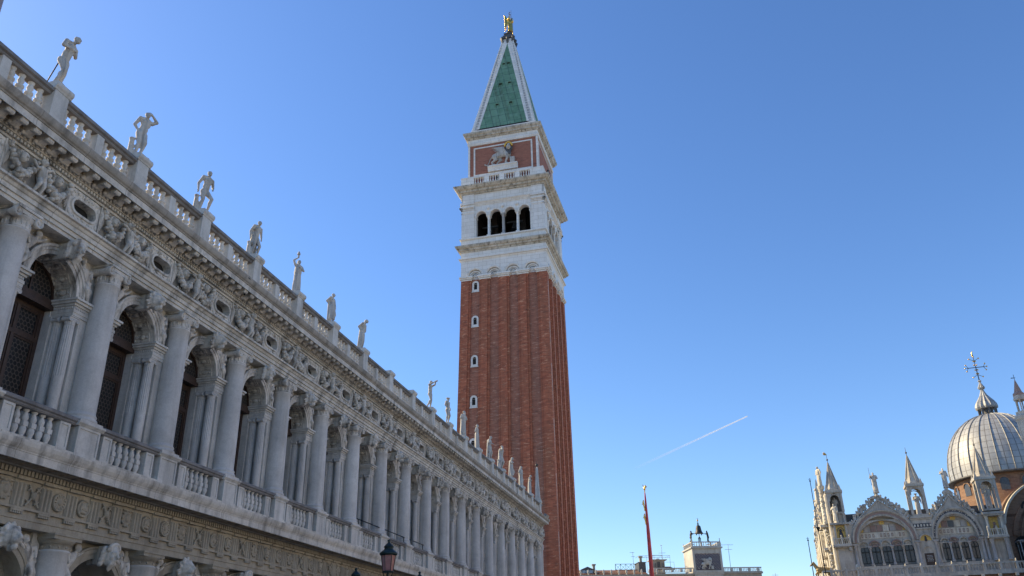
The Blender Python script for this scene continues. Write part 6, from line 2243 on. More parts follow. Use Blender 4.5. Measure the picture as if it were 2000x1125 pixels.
# drum and dome
DU, DV = 23.75, 12.0
dm = bpy.data.objects.new('dome', None)
mb = MB()
DR = 6.45
prof = []
for k in range(15):
    t = k / 14
    a = R(-8) + (PI / 2 - R(-8)) * t
    r_ = DR * max(0.0, math.cos(a)) ** 0.93 * (1.0)
    prof.append((max(r_, 0.4), 7.6 * math.sin(a) + 1.05))
mb.lathe(prof, (0, 0, 0), 72)
dome_o = mb.build('dome', M_LEAD, bas, (DU, DV, 23.2))
mb = MB()
for k in range(24):
    a = 2 * PI * (k + 0.0) / 24
    pts = [((r_ + 0.05) * math.cos(a), (r_ + 0.05) * math.sin(a), z) for r_, z in prof[:-1]]
    for p, q in zip(pts, pts[1:]):
        mb.cap(p, q, 0.075, 0.075, 5, 2)
mb.build('dome_ribs', M_LEAD, dome_o)
mb = MB()
mb.lathe([(6.2, -0.15), (6.85, -0.15), (6.95, 0.0), (6.75, 0.12), (6.2, 0.2)], (0, 0, 0), 64)
mb.build('dome_eave', M_LEADGREY, dome_o)
mb = MB()
mb.lathe([(6.15, -6.0), (6.15, -0.155)], (0, 0, 0), 64)
mb.build('drum', M_BRICKB, dome_o)
for k in range(16):
    a = 2 * PI * (k + 0.35) / 16
    mb = MB()
    mb.M = Matrix.Rotation(a, 4, 'Z')
    mb.add([(6.19, 0.5 * math.cos(PI * q / 10), -1.15 + 0.5 * math.sin(PI * q / 10)) for q in range(11)] + [(6.19, -0.5, -2.2), (6.19, 0.5, -2.2)], [tuple(range(13))])
    mb.cur = 1
    mb.arc([(0.0, 6.1), (0.0, 6.28), (0.16, 6.28), (0.16, 6.1)], 0, -1.15, 0.5, 0, PI, 10)
    mb.M = None
    mb.build('drum_window', [M_GLASSW, M_BRICKB], dome_o)
# lantern, onion and cross
mb = MB()
mb.lathe([(1.3, 8.3), (1.35, 8.5), (1.2, 8.6)], (0, 0, 0), 24)
for k in range(8):
    a = 2 * PI * k / 8
    mb.box(1.05 * math.cos(a) - 0.11, 1.05 * math.cos(a) + 0.11, 1.05 * math.sin(a) - 0.11, 1.05 * math.sin(a) + 0.11, 8.5, 9.55)
mb.lathe([(0.75, 8.5), (0.7, 9.6)], (0, 0, 0), 12)
mb.build('dome_lantern', M_LEADGREY, dome_o)
mb = MB()
op = [(1.18, 9.45), (1.36, 9.52), (1.42, 9.75), (1.36, 10.05), (1.15, 10.45), (0.82, 10.9), (0.48, 11.4), (0.28, 11.9), (0.20, 12.15), (0.22, 12.2), (0.42, 12.35), (0.46, 12.5), (0.32, 12.75), (0.16, 13.1), (0.12, 13.3), (0.24, 13.4), (0.18, 13.52), (0.05, 13.6)]
mb.lathe(op, (0, 0, 0), 28, False, 'z', 0.17)
mb.build('onion_cap', M_LEAD, dome_o)
mb = MB()
mb.cap((0, 0, 13.4), (0, 0, 17.6), 0.07, 0.04)
mb.tube((-1.05, 0, 15.4), (1.05, 0, 15.4), 0.05)
for sg in (1, -1):
    for (x, z) in ((1.35, 15.4), (1.2, 15.85), (1.2, 14.95)):
        mb.tube((sg * 0.95, 0, 15.4), (sg * x, 0, z), 0.03)
    for (z, dz) in ((16.5, 0.15), (14.2, -0.15)):
        mb.tube((0, 0, z - dz), (sg * 0.55, 0, z + dz), 0.03)
mb.build('cross', M_BRONZE, dome_o)
mb = MB()
for sg in (1, -1):
    for (x, z) in ((1.35, 15.4), (1.2, 15.85), (1.2, 14.95), (0.6, 16.68), (0.6, 14.02), (0.16, 15.75), (0.16, 15.05), (0.12, 16.3), (0.12, 14.5)):
        mb.ell((sg * x, 0, z), 0.105, None, 8, 6)
mb.ell((0, 0, 16.95), 0.11)
mb.cap((-0.12, 0, 17.1), (0.05, 0, 17.75), 0.07, 0.05)
mb.build('cross_balls', M_GOLD, dome_o)
bpy.data.objects.remove(dm)
# statues standing on the church
SGC = 'statues standing on the church roofline'
def church_statue(u, v, z, h, kw, lab, rz=-94.5, mat=None):
    mb = MB()
    figure(mb, h, fingers=False, seed=int(u * 10), **kw)
    me = carve(mb, 0.04, mat or M_STATUE, 'saint_statue', 1, 0.4)
    o = obj('saint_statue', me, None, bw(u, v, z + 0.012 * h), R(rz))
    tag(o, lab, 'statue', SGC)
    return o
s1 = church_statue(6.8, 0.15, 20.72, 2.5, dict(robe='toga', hair='beard', eR=(0.03, -0.17, 0.72), hR=(0.10, -0.14, 0.86), eL=(0.04, 0.16, 0.68), hL=(0.11, 0.08, 0.66), fat=1.15),
                   'marble saint holding a thin spear on the left church gable between two pinnacles')
mb = MB()
mb.cap((0.22, -0.38, 0.9), (0.16, -0.40, 3.05), 0.03, 0.02)
mb.build('spear', M_LEADGREY, s1)
church_statue(14.6, 0.15, 20.72, 2.35, dict(robe='toga', hair='beard', eR=(0.02, -0.17, 0.70), hR=(0.10, -0.10, 0.72), head=(0.04, 0.0), fat=1.2),
              'marble saint on the second church gable in front of the big grey dome')
church_statue(0.55, 0.6, 22.1, 2.5, dict(robe='gown', hair='long', eR=(0.0, -0.17, 0.70), hR=(0.05, -0.15, 0.58), fat=1.2),
              'sunlit marble saint high on the far left corner of the church', -150, M_MARBLEW)
mb = MB()
mb.lathe([(0.45, 17.5), (0.4, 18.6), (0.32, 20.2), (0.26, 21.6), (0.4, 21.8), (0.42, 22.1)], (0.55, 0.6, 0), 8)
for k in range(26):
    mb.ell((0.55 + 0.36 * math.cos(k * 2.1), 0.6 + 0.36 * math.sin(k * 2.1), 17.8 + 0.15 * k), 0.13, None, 6, 4)
mb.build('statue_pedestal', M_MARBLEW, bas)
church_statue(1.62, -0.3, 17.43, 2.3, dict(robe='toga', fat=1.15, hair='beard', eR=(0.06, -0.16, 0.68), hR=(0.12, -0.05, 0.72)),
              'pale sunlit marble saint standing in front of the leftmost church pinnacle', -130, M_MARBLEW)
church_statue(11.1, 0.5, 17.85, 2.55, dict(robe='gown', fat=1.15, hair='hat', eR=(0.05, -0.16, 0.68), hR=(0.12, -0.04, 0.72)),
              'grey robed saint inside the open canopy of the middle church pinnacle')
church_statue(18.6, -0.1, 17.85, 2.7, dict(robe='toga', fat=1.15, hair='beard', eR=(0.05, -0.16, 0.68), hR=(0.10, -0.04, 0.74)),
              'grey robed saint inside the canopy of the rightmost church pinnacle before the dome')
hb = MB()
hb.cap((-0.55, 0, 1.25), (0.5, 0, 1.32), 0.36, 0.38, 10)
hb.chain([((0.6, 0, 1.45), 0.27), ((0.95, 0, 1.95), 0.19), ((1.05, 0, 2.1), 0.15)])
hb.cap((1.05, 0, 2.12), (1.42, 0, 1.85), 0.15, 0.085)
for q in (1, -1):
    hb.cap((0.98, q * 0.07, 2.22), (0.97, q * 0.08, 2.36), 0.045, 0.02)
    hb.chain([((-0.7, q * 0.18, 1.15), 0.24), ((-0.62, q * 0.19, 0.78), 0.13), ((-0.85, q * 0.19, 0.48), 0.085), ((-0.78, q * 0.19, 0.08), 0.07)])
hb.chain([((0.6, -0.18, 1.1), 0.17), ((0.66, -0.19, 0.6), 0.09), ((0.64, -0.19, 0.08), 0.07)])
hb.chain([((0.6, 0.18, 1.1), 0.17), ((0.95, 0.19, 0.85), 0.09), ((0.82, 0.19, 0.5), 0.07)])
for k in range(7):
    hb.ell((0.62 + 0.06 * k, 0, 1.72 + 0.085 * k), 0.09)
hb.chain([((-0.92, 0, 1.35), 0.08), ((-1.12, 0, 1.0), 0.09), ((-1.1, 0, 0.55), 0.05)])
hb.box(-1.0, 0.95, -0.32, 0.32, -0.02, 0.06)
ho = obj('horse_statue', carve(hb, 0.04, M_BRONZG, 'horse_statue', 1), None, bw(-0.75, 1.6, 11.0), R(180))
tag(ho, 'weathered bronze horse on the terrace at the sunlit left corner of the church', 'statue')
# thin pole masts by the church corner
for (px, py, z0, z1, coll, lab) in ((11.36, 104.0, 0.0, 21.8, 16.2, 'tall thin dark mast with a collar just left of the church corner'), (10.04, 104.0, 0.0, 15.1, None, 'shorter thin dark mast standing left of the tall mast by the church')):
    t_ = thing('mast', lab, 'mast', (px, py, 0), 0, 'thin masts by the church')
    mb = MB()
    mb.cap((0, 0, z0), (0, 0, z1 - 0.3), 0.075, 0.04)
    mb.build('pole', M_IRON, t_)
    mb = MB()
    mb.ell((0, 0, z1 - 0.2), 0.10)
    mb.cap((0, 0, z1 - 0.1), (0, 0, z1 + 0.15), 0.03, 0.02)
    mb.tube((-0.14, 0, z1 + 0.02), (0.14, 0, z1 + 0.02), 0.025)
    mb.build('finial', M_IRON, t_)
    if coll:
        mb = MB()
        mb.lathe([(0.08, coll - 0.3), (0.22, coll), (0.22, coll + 0.1), (0.08, coll + 0.1)], (0, 0, 0), 8)
        mb.box(-0.1, 0.5, -0.05, 0.05, coll - 0.35, coll - 0.25)
        mb.build('collar', M_IRON, t_)

# right edge: palace turret pinnacle behind the dome edge
pt = thing('palace', 'palace at the right edge showing only a slim turret with a small cone roof', 'building', (32.85, 95.0, 0), R(0))
mb = MB()
mb.box(0.3, 26.0, -100.0, -0.6, 7.0, 21.5)
mb.box(3.5, 26.0, -100.0, -0.6, 0.0, 7.0)
mb.box(0.1, 26.0, -100.1, -0.4, 21.5, 21.9)
mb.build('palace_wall', M_PINKWALL, pt)
mb = MB()
for k in range(34):
    mb.lathe([(0.5, 0), (0.42, 0.3), (0.42, 3.2), (0.65, 3.7)], (0.85, -1.2 - 2.98 * k, 0), 12)
mb.build('palace_columns', M_ISTRIA, pt)
mb = MB()
mb.wall(lambda u, z, d: (0.4 + d, -u, z), 0.6, 100.0, 3.7, 7.0, [(2.7 + 2.98 * k, 1.2, 3.7, 4.6, 1.3) for k in range(32)], 0.8, 8)
mb.build('palace_arcade', M_ISTRIA, pt)
mb = MB()
mb.lathe([(0.95, 0), (0.95, 24.6), (1.05, 24.8), (1.05, 25.1), (0.8, 25.3), (0.8, 25.6)], (0, 0, 0), 8, False)
mb.build('shaft', M_MARBLE, pt)
mb = MB()
for k in range(6):
    a = k * PI / 3
    mb.lathe([(0.10, 25.6), (0.07, 25.7), (0.065, 26.7), (0.11, 26.85)], (0.48 * math.cos(a), 0.48 * math.sin(a), 0), 7)
mb.lathe([(0.66, 26.85), (0.70, 27.0), (0.62, 27.05), (0.60, 27.35)], (0, 0, 0), 6, False)
mb.build('open_gallery', M_MARBLE, pt)
mb = MB()
mb.lathe([(0.60, 27.35), (0.60, 27.55), (0.40, 27.75), (0.04, 29.1)], (0, 0, 0), 6, False)
mb.build('cone_roof', M_ROSE, pt)
mb = MB()
mb.cap((0, 0, 29.0), (0, 0, 29.7), 0.025)
mb.cap((-0.28, 0, 29.35), (0.1, 0, 29.35), 0.05, 0.03)
mb.build('vane', M_IRON, pt)
mb = MB()
figure(mb, 1.6, robe='gown', fingers=False, seed=3)
obj('turret_figure', carve(mb, 0.05, M_STATUE, 'turret_figure', 1), pt, (0.95, -0.3, 25.3))

# ================================================================ NORTH SIDE: CLOCK TOWER AND ROOFS
NA = R(18)
NP = (-2.5, 175.0, 0)
ck = thing('clock_tower', 'pale stone clock tower with a blue starry panel, winged lion and low balustraded wings', 'clock tower', NP, NA)
mb = MB()
mb.box(-2.8, 2.8, 0.0, 6.2, 0, 23.3)
mb.box(-2.95, -2.55, -0.12, 6.32, 19.2, 23.28)
mb.box(2.55, 2.95, -0.12, 6.32, 19.2, 23.28)
mb.box(-3.1, 3.1, -0.25, 6.45, 18.85, 19.2)
mb.box(-2.99, 2.99, -0.14, 6.34, 18.5, 18.848)
mb.box(-2.5, 2.5, -0.08, 0.0, 22.45, 22.6)
mb.build('tower_body', M_TOWERST, ck)
mb = MB()
mb.box(-3.0, 3.0, -0.2, 6.4, 23.3, 23.45)
mb.box(-3.2, 3.2, -0.4, 6.6, 23.45, 23.68)
mb.build('tower_cornice', M_TOWERST, ck)
mb = MB()
for (a, b, c2, d2) in ((-2.95, 2.95, -0.15, 0.05), (-2.95, 2.95, 6.15, 6.35), (-2.95, -2.75, 0.05, 6.15), (2.75, 2.95, 0.05, 6.15)):
    mb.box(a, b, c2, d2, 23.68, 23.82)
    mb.box(a, b, c2, d2, 24.52, 24.7)
for k in range(13):
    u = -2.85 + 0.475 * k
    if k in (0, 4, 8, 12):
        mb.box(u - 0.17, u + 0.17, -0.16, 0.06, 23.82, 24.52)
    else:
        mb.lathe([(0.07, 23.82), (0.05, 23.95), (0.09, 24.1), (0.05, 24.35), (0.07, 24.52)], (u, -0.05, 0), 6)
for k in range(13):
    v = 0.3 + 0.475 * k
    mb.lathe([(0.07, 23.82), (0.05, 23.95), (0.09, 24.1), (0.05, 24.35), (0.07, 24.52)], (-2.85, v, 0), 6)
    mb.lathe([(0.07, 23.82), (0.05, 23.95), (0.09, 24.1), (0.05, 24.35), (0.07, 24.52)], (2.85, v, 0), 6)
for sx in (-2.85, 2.85):
    mb.cap((sx, -0.05, 24.7), (sx, -0.05, 25.15), 0.1, 0.05)
    mb.ell((sx, -0.05, 25.2), 0.11)
    mb.cap((sx, 6.2, 24.7), (sx, 6.2, 25.1), 0.1, 0.05)
mb.build('tower_balustrade', M_TOWERST, ck)
mb = MB()
mb.box(-2.46, 2.52, -0.05, -0.004, 19.3, 22.36)
bp = mb.build('starry_panel', M_BLUE, ck)
mb = MB()
for k in range(6):
    mb.arc([(0, -0.01), (0, -0.10), (0.10, -0.10), (0.10, -0.01)], -2.04 + 0.83 * k, 22.20, 0.31, 0, PI, 8, True, sw, 0.6)
mb.build('scalloped_edge', M_ROSE, bp)
mb = MB()
lion(mb, 0.60)
obj('lion_relief', carve(mb, 0.045, M_TOWERST, 'lion_relief_small', 1, 0.3), ck, (-0.35, -0.30, 19.42))
mb = MB()
mb.wall(lambda u, z, d: (-2.83 + d, u, z), 1.6, 4.2, 18.9, 21.9, [(2.9, 0.45, 19.6, 20.9, 0.45)], 0.05, 10)
mb.build('side_window', M_TOWERST, ck)
# wings with balustrade
mb = MB()
mb.box(2.82, 10.7, 0.4, 6.0, 0, 18.6)
mb.box(2.82, 10.9, 0.1, 6.2, 18.6, 18.95)
mb.box(-11.0, -2.82, 0.4, 6.0, 0, 18.45)
mb.box(-11.0, -2.82, 0.1, 6.2, 18.45, 18.75)
mb.build('wing', M_PLASTER, ck)
for a, b in ((2.82, 10.75), (-10.9, -2.9)):
    mb = MB()
    mb.box(a, b, 0.2, 0.42, 19.62, 19.82)
    mb.box(a, b, 0.2, 0.42, 18.96, 19.06)
    n_ = int((b - a) / 0.30)
    for k in range(n_ + 1):
        u = a + 0.12 + (b - a - 0.24) * k / n_
        if k % 6 == 0:
            mb.box(u - 0.16, u + 0.16, 0.18, 0.44, 19.06, 19.62)
        else:
            mb.lathe([(0.07, 19.06), (0.05, 19.15), (0.09, 19.3), (0.05, 19.5), (0.07, 19.62)], (u, 0.31, 0), 6)
    mb.build('wing_balustrade', M_TOWERST, ck)

def nw(u, v, z):
    c_, s_ = math.cos(NA), math.sin(NA)
    return (NP[0] + u * c_ - v * s_, NP[1] + u * s_ + v * c_, z)
# great bell, its stand and the two bronze strikers
bell = thing('bell', 'large dark bronze bell with a gilded cross hung over the clock tower terrace', 'bell', nw(-0.55, 2.0, 24.0), NA)
mb = MB()
mb.lathe([(0.86, 2.55), (0.84, 2.62), (0.72, 2.78), (0.60, 3.1), (0.52, 3.6), (0.46, 3.95), (0.30, 4.12), (0.05, 4.18)], (0, 0, 0), 20)
mb.build('bell_body', M_BRONZE, bell)
mb = MB()
mb.cap((0, 0, 4.1), (0, 0, 4.7), 0.16, 0.10)
mb.tube((0, 0, 4.5), (0, 0, 5.6), 0.035)
mb.tube((-0.18, 0, 4.45), (0.18, 0, 4.45), 0.06)
mb.build('bell_crown', M_IRON, bell)
mb = MB()
mb.ell((0, 0, 5.1), 0.18)
mb.tube((-0.2, 0, 5.42), (0.2, 0, 5.42), 0.03)
mb.build('gilded_orb', M_GOLD, bell)
mb = MB()
mb.tube((0, 0, 0.9), (0, 0, 2.6), 0.06)
mb.lathe([(0.34, 1.60), (0.20, 1.75), (0.06, 1.95)], (0, 0, 0), 8)
for k in range(4):
    a = PI / 4 + k * PI / 2
    mb.tube((0.30 * math.cos(a), 0.30 * math.sin(a), -0.3), (0.26 * math.cos(a), 0.26 * math.sin(a), 1.6), 0.045)
mb.build('bell_stand', M_IRON, bell)
for sg, lab in ((-1, 'bronze bell striker with a hammer on the left of the clock tower bell'), (1, 'bronze bell striker with a hammer on the right of the clock tower bell')):
    mb = MB()
    figure(mb, 2.75, lean=0.03, eR=(0.12, -0.12, 0.76), hR=(0.24, -0.05, 0.77), eL=(0.12, 0.12, 0.74), hL=(0.24, 0.03, 0.76), kneeR=(0.0, -0.06), footR=(-0.20, -0.08), kneeL=(0.07, 0.06), footL=(0.06, 0.06), hair='beard', fingers=False, fat=1.15, seed=9)
    mb.cap((0.24 * 2.75, -0.06, 0.77 * 2.75), (0.46 * 2.75, -0.05, 0.75 * 2.75), 0.06, 0.05)
    mb.cap((0.46 * 2.75, 0, 0.68 * 2.75), (0.46 * 2.75, 0, 0.82 * 2.75), 0.11, 0.11)
    o = obj('bronze_striker', carve(mb, 0.04, M_BRONZE, 'bronze_striker', 1), None, nw(-0.55 + sg * 1.78, 2.0, 24.40), NA + (0 if sg < 0 else PI))
    tag(o, lab, 'statue', 'bronze bell strikers')

# tiled roof with dormers, chimneys and a pavilion
rf = thing('old_office_building', 'long building with brown clay tiled roof, chimneys and crested parapet beyond the brick tower', 'building', NP, NA)
mb = MB()
mb.mould([(0, 0)] * 0 or [(0.0, 18.6), (5.5, 20.0), (11.0, 18.6)], -45, -12.2)
me_ = mb.mesh('roof', M_TILES)
me_.transform(Matrix(((0, 1, 0, 0), (1, 0, 0, 0), (0, 0, 1, 0), (0, 0, 0, 1))))
me_.flip_normals()
obj('roof', me_, rf)
mb = MB()
for k in range(150):
    u = -45 + 0.22 * k
    mb.cap((u, 0.05, 18.66), (u, 5.5, 20.03), 0.085, 0.085, 6, 1)
mb.build('roof_ridges', M_TILES, rf)
mb = MB()
mb.box(-45, -11.0, 0.2, 10.8, 0, 18.4)
mb.box(-45, -11.0, -0.3, 0.3, 18.35, 18.62)
mb.build('wall', M_PLASTER, rf)
mb = MB()
for k in range(24):
    u = -45 + 1.50 * k + 0.1
    mb.lathe([(0.16, 18.62), (0.10, 18.75), (0.20, 19.0), (0.26, 19.12), (0.14, 19.28), (0.20, 19.4), (0.04, 19.62)], (u, -0.1, 0), 8)
mb.build('crest', M_TOWERST, rf)
mb = MB()
mb.box(-24.9, -22.55, 2.0, 5.0, 18.7, 19.85)
mb.mould([(1.8, 19.82), (5.2, 19.82), (5.2, 19.9), (1.8, 19.9)], -24.9, -22.5) if False else None
mb.add([(-25.1, 1.8, 19.83), (-22.35, 1.8, 19.83), (-22.35, 5.2, 19.83), (-25.1, 5.2, 19.83), (-23.7, 1.8, 20.4), (-23.7, 5.2, 20.4)], [(3, 2, 1, 0), (0, 1, 4), (3, 5, 2), (1, 2, 5, 4), (0, 4, 5, 3)])
mb.build('roof_dormer', M_LEADGREY, rf)
mb = MB()
for k in range(3):
    mb.box(-24.75 + 0.72 * k, -24.10 + 0.72 * k, 1.95, 1.998, 18.95, 19.75)
mb.build('dormer_glass', M_CONTRAST, rf)
for (u0, u1, z1, v) in ((-22.5, -22.05, 20.55, 2.6), (-12.9, -12.45, 22.0, 3.0)):
    mb = MB()
    mb.box(u0, u1, v, v + 0.5, 17.5, z1)
    mb.frus(((u0 + u1) / 2, v + 0.25), (0.24, 0.27), (0.40, 0.40), z1, z1 + 0.28)
    mb.box(u0 - 0.15, u1 + 0.15, v - 0.15, v + 0.65, z1 + 0.28, z1 + 0.40)
    mb.build('chimney', M_PLASTER, rf)
mb = MB()
mb.tube((-17.5, 5.0, 20.0), (-17.5, 5.0, 21.15), 0.055)
for k in range(5):
    u = -17.5 + 1.06 * k
    mb.tube((u, 5.0, 20.0), (u, 5.0, 21.15), 0.04)
    if k < 4:
        mb.tube((u, 5.0, 20.0), (u + 1.06, 5.0, 21.1), 0.028)
        mb.tube((u, 5.0, 21.1), (u + 1.06, 5.0, 20.0), 0.028)
mb.tube((-17.5, 5.0, 21.15), (-13.2, 5.0, 21.15), 0.045)
mb.tube((-17.5, 5.0, 20.05), (-13.2, 5.0, 20.05), 0.045)
mb.build('roof_railing', M_IRON, rf)
mb = MB()
mb.box(-13.3, -11.9, 2.4, 6.0, 17.0, 21.1)
mb.box(-13.4, -11.8, 2.3, 6.1, 21.1, 21.22)
mb.build('stair_block', M_LEADGREY, rf)
# roof pavilion with pergola
pv_ = thing('roof_pavilion', 'small flat-capped plaster roof hut under a thin metal pergola beside the clock tower', 'pavilion', NP, NA)
mb = MB()
mb.box(-9.5, -7.0, 6.5, 9.0, 18.0, 22.0)
mb.build('hut', M_PLASTER, pv_)
mb = MB()
mb.box(-10.0, -6.5, 6.2, 9.3, 22.0, 22.15)
mb.box(-8.5, -7.9, 7.0, 7.8, 22.15, 22.4)
mb.build('flat_roof', M_TOWERST, pv_)
mb = MB()
mb.box(-8.55, -7.95, 6.44, 6.49, 20.6, 21.7)
mb.box(-9.2, -8.85, 6.44, 6.49, 20.6, 21.4)
mb.box(-7.6, -7.25, 6.44, 6.49, 20.6, 21.4)
mb.build('window', M_LEADGREY, pv_)
mb = MB()
mb.mould([(5.5, 20.0), (9.2, 20.9), (9.2, 21.05), (5.3, 20.1)], -9.6, -5.2)
me_ = mb.mesh('lean_to_roof', M_TILES)
me_.transform(Matrix(((0, 1, 0, 0), (1, 0, 0, 0), (0, 0, 1, 0), (0, 0, 0, 1))))
me_.flip_normals()
obj('lean_to_roof', me_, pv_)
mb = MB()
for u in (-12.3, -10.8, -9.2, -7.6, -5.95):
    mb.tube((u, 6.0, 19.5), (u, 6.0, 22.85), 0.035)
    mb.tube((u, 6.0, 22.85), (u, 9.5, 22.85), 0.03)
for z in (22.85, 22.5):
    mb.tube((-12.3, 6.0, z), (-5.95, 6.0, z), 0.03)
mb.tube((-10.0, 7.5, 23.1), (-7.2, 7.5, 23.1), 0.03)
for u in (-10.0, -7.2):
    mb.tube((u, 7.5, 22.85), (u, 7.5, 23.1), 0.025)
mb.tube((-7.0, 6.0, 21.55), (-5.2, 6.0, 21.55), 0.025)
mb.tube((-5.2, 6.0, 21.55), (-5.2, 6.0, 20.4), 0.03)
mb.build('pergola', M_STEEL, pv_)
# aerials
def aerial(u, z0, z1, v, bars, lab):
    t_ = thing('roof_aerial', lab, 'aerial', nw(u, v, z0), NA, 'roof aerials')
    mb = MB()
    mb.tube((0, 0, 0), (0.0, 0, z1 - z0), 0.045)
    mb.build('mast', M_STEEL, t_)
    mb = MB()
    for (z, a, b) in bars:
        mb.tube((a, 0, z - z0), (b, 0, z - z0), 0.03)
        n_ = max(3, int((b - a) / 0.2))
        for k in range(n_ + 1):
            x = a + (b - a) * k / n_
            mb.tube((x, -0.3, z - z0), (x, 0.3, z - z0), 0.014, 4)
    mb.build('crossbars', M_STEEL, t_)
aerial(5.15, 18.6, 24.4, 2.0, ((24.3, -1.5, 1.0), (23.4, -0.7, 0.7)), 'tall metal aerial with two crossbars on the roof right of the clock tower')
aerial(-7.0, 19.0, 25.2, 8.0, ((25.1, -0.2, 0.2), (23.6, -0.7, 0.7)), 'metal aerial behind the pergola hut left of the clock tower')
aerial(-13.0, 19.0, 23.9, 8.5, ((23.8, -0.6, 0.3), (23.0, -0.4, 0.4)), 'metal aerial half hidden by the red flagpole')
aerial(17.2, 14.0, 19.6, 10.0, ((19.2, -0.7, 0.5), (18.3, -0.4, 0.4)), 'lone metal aerial low between the clock tower wing and the church')

# red flagpole with gilded ornaments
fp = thing('flagpole', 'tall tapered red flagpole with gilded ornaments and a golden winged finial', 'flagpole', (-8.72, 112.0, 0))
mb = MB()
mb.lathe([(0.36, 0), (0.34, 6), (0.285, 12.5), (0.225, 17.9), (0.11, 22.3), (0.07, 23.0)], (0, 0, 0), 14)
mb.build('pole', M_RED, fp)
mb = MB()
mb.cap((0, 0, 23.0), (0, 0, 23.35), 0.07, 0.08)
mb.ell((0.0, 0, 23.5), (0.16, 0.16, 0.18))
mb.cap((-0.03, 0, 23.6), (0.14, 0, 23.95), 0.11, 0.08)
for k in range(3):
    mb.cap((0.0, 0, 23.75), (-0.24 + 0.05 * k, 0, 24.08 - 0.1 * k), 0.05, 0.03)
    mb.cap((0.08, 0, 23.75), (0.34 - 0.05 * k, 0, 23.85 - 0.1 * k), 0.045, 0.03)
mb.build('gilded_finial', M_GOLD, fp)
for z in (19.8, 21.55):
    mb = MB()
    mb.chain([((-0.20, -0.05, z - 0.85), 0.07), ((-0.24, -0.05, z - 0.3), 0.10), ((-0.32, -0.05, z + 0.15), 0.13), ((-0.28, -0.05, z + 0.45), 0.08)])
    mb.cap((-0.3, -0.05, z + 0.1), (-0.5, -0.05, z - 0.05), 0.06, 0.04)
    mb.build('gilded_ornament', M_GOLD, fp)

# street lamps with pink lanterns
def street_lamp(x, y, z_tip, label, sc=1.0):
    """lantern tip at z_tip; lantern about 0.95 m tall"""
    t_ = thing('street_lamp', label, 'street lamp', (x, y, 0), 0.35, 'iron street lamps with pink glass lanterns')
    b = z_tip - 1.08
    mb = MB()
    mb.lathe([(0.22, 0), (0.22, 0.25), (0.14, 0.4), (0.10, 0.9), (0.07, 1.4), (0.055, b - 0.75), (0.09, b - 0.7), (0.09, b - 0.62), (0.05, b - 0.58)], (0, 0, 0), 12)
    mb.build('post', M_LAMPI, t_)
    mb = MB()
    for k in range(4):
        a = k * PI / 2
        c_, s_ = math.cos(a), math.sin(a)
        mb.chain([((0.03 * c_, 0.03 * s_, b - 0.62), 0.022), ((0.14 * c_, 0.14 * s_, b - 0.40), 0.018), ((0.10 * c_, 0.10 * s_, b - 0.2), 0.018), ((0.165 * c_, 0.165 * s_, b + 0.02), 0.016)], 6)
    mb.cap((0, 0, b - 0.62), (0, 0, b - 0.05), 0.03, 0.05)
    mb.build('bracket', M_LAMPI, t_)
    mb = MB()
    mb.lathe([(0.175, b), (0.19, b + 0.03), (0.19, b + 0.05), (0.17, b + 0.055)], (0, 0, 0), 24)
    n_ = 6
    for k in range(n_):
        a = 2 * PI * k / n_
        mb.cap((0.172 * math.cos(a), 0.172 * math.sin(a), b + 0.04), (0.245 * math.cos(a), 0.245 * math.sin(a), b + 0.56), 0.012, 0.012, 6, 2)
    mb.lathe([(0.25, b + 0.55), (0.30, b + 0.57), (0.31, b + 0.62), (0.27, b + 0.66), (0.22, b + 0.70), (0.16, b + 0.75), (0.145, b + 0.80), (0.175, b + 0.82), (0.165, b + 0.85), (0.10, b + 0.92), (0.05, b + 0.96), (0.035, b + 1.0), (0.06, b + 1.03), (0.04, b + 1.06), (0.01, b + 1.08)], (0, 0, 0), 24)
    mb.build('lantern_hood', M_LAMPI, t_)
    mb = MB()
    mb.lathe([(0.165, b + 0.056), (0.238, b + 0.549)], (0, 0, 0), 6, False)
    mb.build('lantern_glass', M_PINK, t_)
    return t_
street_lamp(-10.9, 27.4, 5.87, 'iron street lamp with a pink glass lantern, its whole lantern showing')
street_lamp(-12.4, 28.2, 5.10, 'iron street lamp left of the full pink lantern, only its hood tip showing')
street_lamp(-10.7, 30.0, 5.08, 'iron street lamp right of the full pink lantern, just the finial showing')

# granite column whose edge enters at the top left corner
gc = thing('granite_column', 'edge of a tall reddish grey granite column at the top left corner', 'column', (-7.97, 5.23, 0))
mb = MB()
mb.lathe([(0.86, 1.6), (0.84, 2.2), (0.80, 8.0), (0.74, 12.6)], (0, 0, 0), 48)
mb.build('shaft', M_GRANITE, gc)
mb = MB()
mb.frus((0, 0), 1.7, 1.7, 0, 0.5)
mb.frus((0, 0), 1.4, 1.35, 0.5, 1.1)
mb.lathe([(1.1, 1.1), (1.15, 1.3), (0.95, 1.5), (0.9, 1.6)], (0, 0, 0), 32)
mb.build('base', M_ISTRIA, gc)
mb = MB()
mb.lathe([(0.76, 12.6), (0.82, 12.7), (0.8, 12.9), (1.1, 13.7)], (0, 0, 0), 24)
mb.frus((0, 0), 1.15, 1.25, 13.7, 14.2)
mb.build('capital', M_ISTRIA, gc)

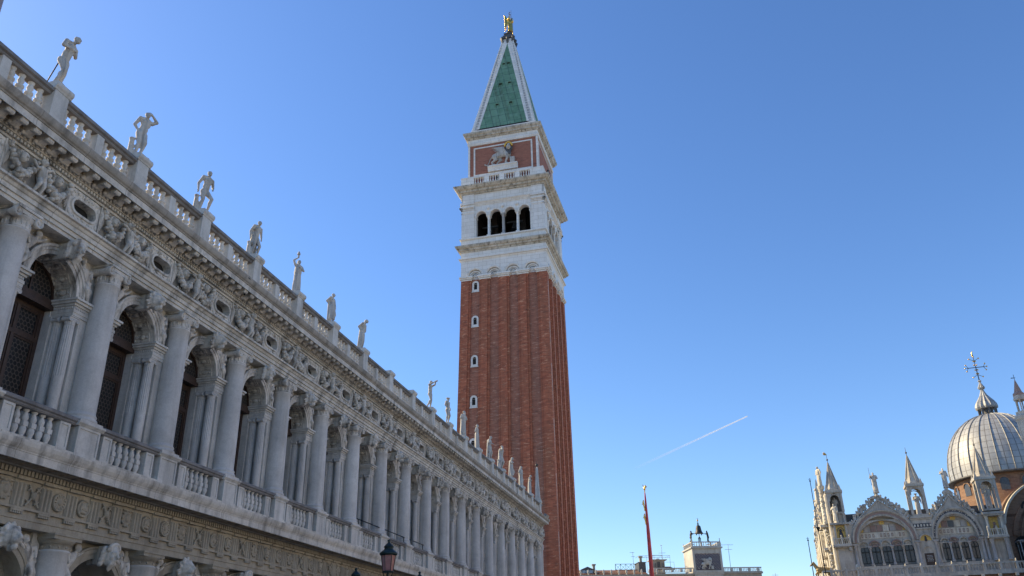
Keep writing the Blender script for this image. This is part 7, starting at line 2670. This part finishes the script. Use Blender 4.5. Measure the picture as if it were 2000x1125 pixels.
# aircraft trail high in the sky
def mk_trail():
    mt, t, b = newmat('thin_ice_cloud')
    tc = t.nodes.new('ShaderNodeTexCoord')
    x, y, z = sepxyz(t, tc.outputs['Generated'])
    out = t.nodes['Material Output']
    tr = t.nodes.new('ShaderNodeBsdfTransparent')
    df = t.nodes.new('ShaderNodeBsdfDiffuse')
    df.inputs[0].default_value = (0.9, 0.9, 0.9, 1)
    tl = t.nodes.new('ShaderNodeBsdfTranslucent')
    tl.inputs[0].default_value = (0.95, 0.95, 0.95, 1)
    m1 = t.nodes.new('ShaderNodeMixShader')
    m1.inputs[0].default_value = 0.5
    t.links.new(df.outputs[0], m1.inputs[1])
    t.links.new(tl.outputs[0], m1.inputs[2])
    m2 = t.nodes.new('ShaderNodeMixShader')
    n = noise(t, tc.outputs['Object'], 0.035, 5, 0.7)
    f = mth(t, 'MULTIPLY', ramp(t, x, [(0.0, 0.0), (0.45, 0.16), (1.0, 0.62)]), mth(t, 'ADD', 0.1, mth(t, 'MULTIPLY', n, 1.7)))
    t.links.new(f, m2.inputs[0])
    t.links.new(tr.outputs[0], m2.inputs[1])
    t.links.new(m1.outputs[0], m2.inputs[2])
    t.links.new(m2.outputs[0], out.inputs[0])
    return mt
mb = MB()
pa, pb = Vector((-271, 3000, 659)), Vector((153.5, 3000, 820))
N_ = 24
for k in range(N_):
    a, b = pa.lerp(pb, k / N_), pa.lerp(pb, (k + 1) / N_)
    ra, rb = 4.2 - 2.4 * k / N_, 4.2 - 2.4 * (k + 1) / N_
    d = (b - a).normalized()
    q = d.to_track_quat('Z', 'Y')
    vs_ = []
    for pt_, r_ in ((a, ra), (b, rb)):
        for j in range(8):
            an = 2 * PI * j / 8
            vs_.append(tuple(pt_ + q @ Vector((r_ * math.cos(an), r_ * math.sin(an), 0))))
    mb.add(vs_, [(j, (j + 1) % 8, 8 + (j + 1) % 8, 8 + j) for j in range(8)], True)
o = mb.build('contrail', mk_trail())
o['label'] = 'thin white aircraft trail slanting across the clear sky'
o['category'] = 'contrail'
o['kind'] = 'stuff'
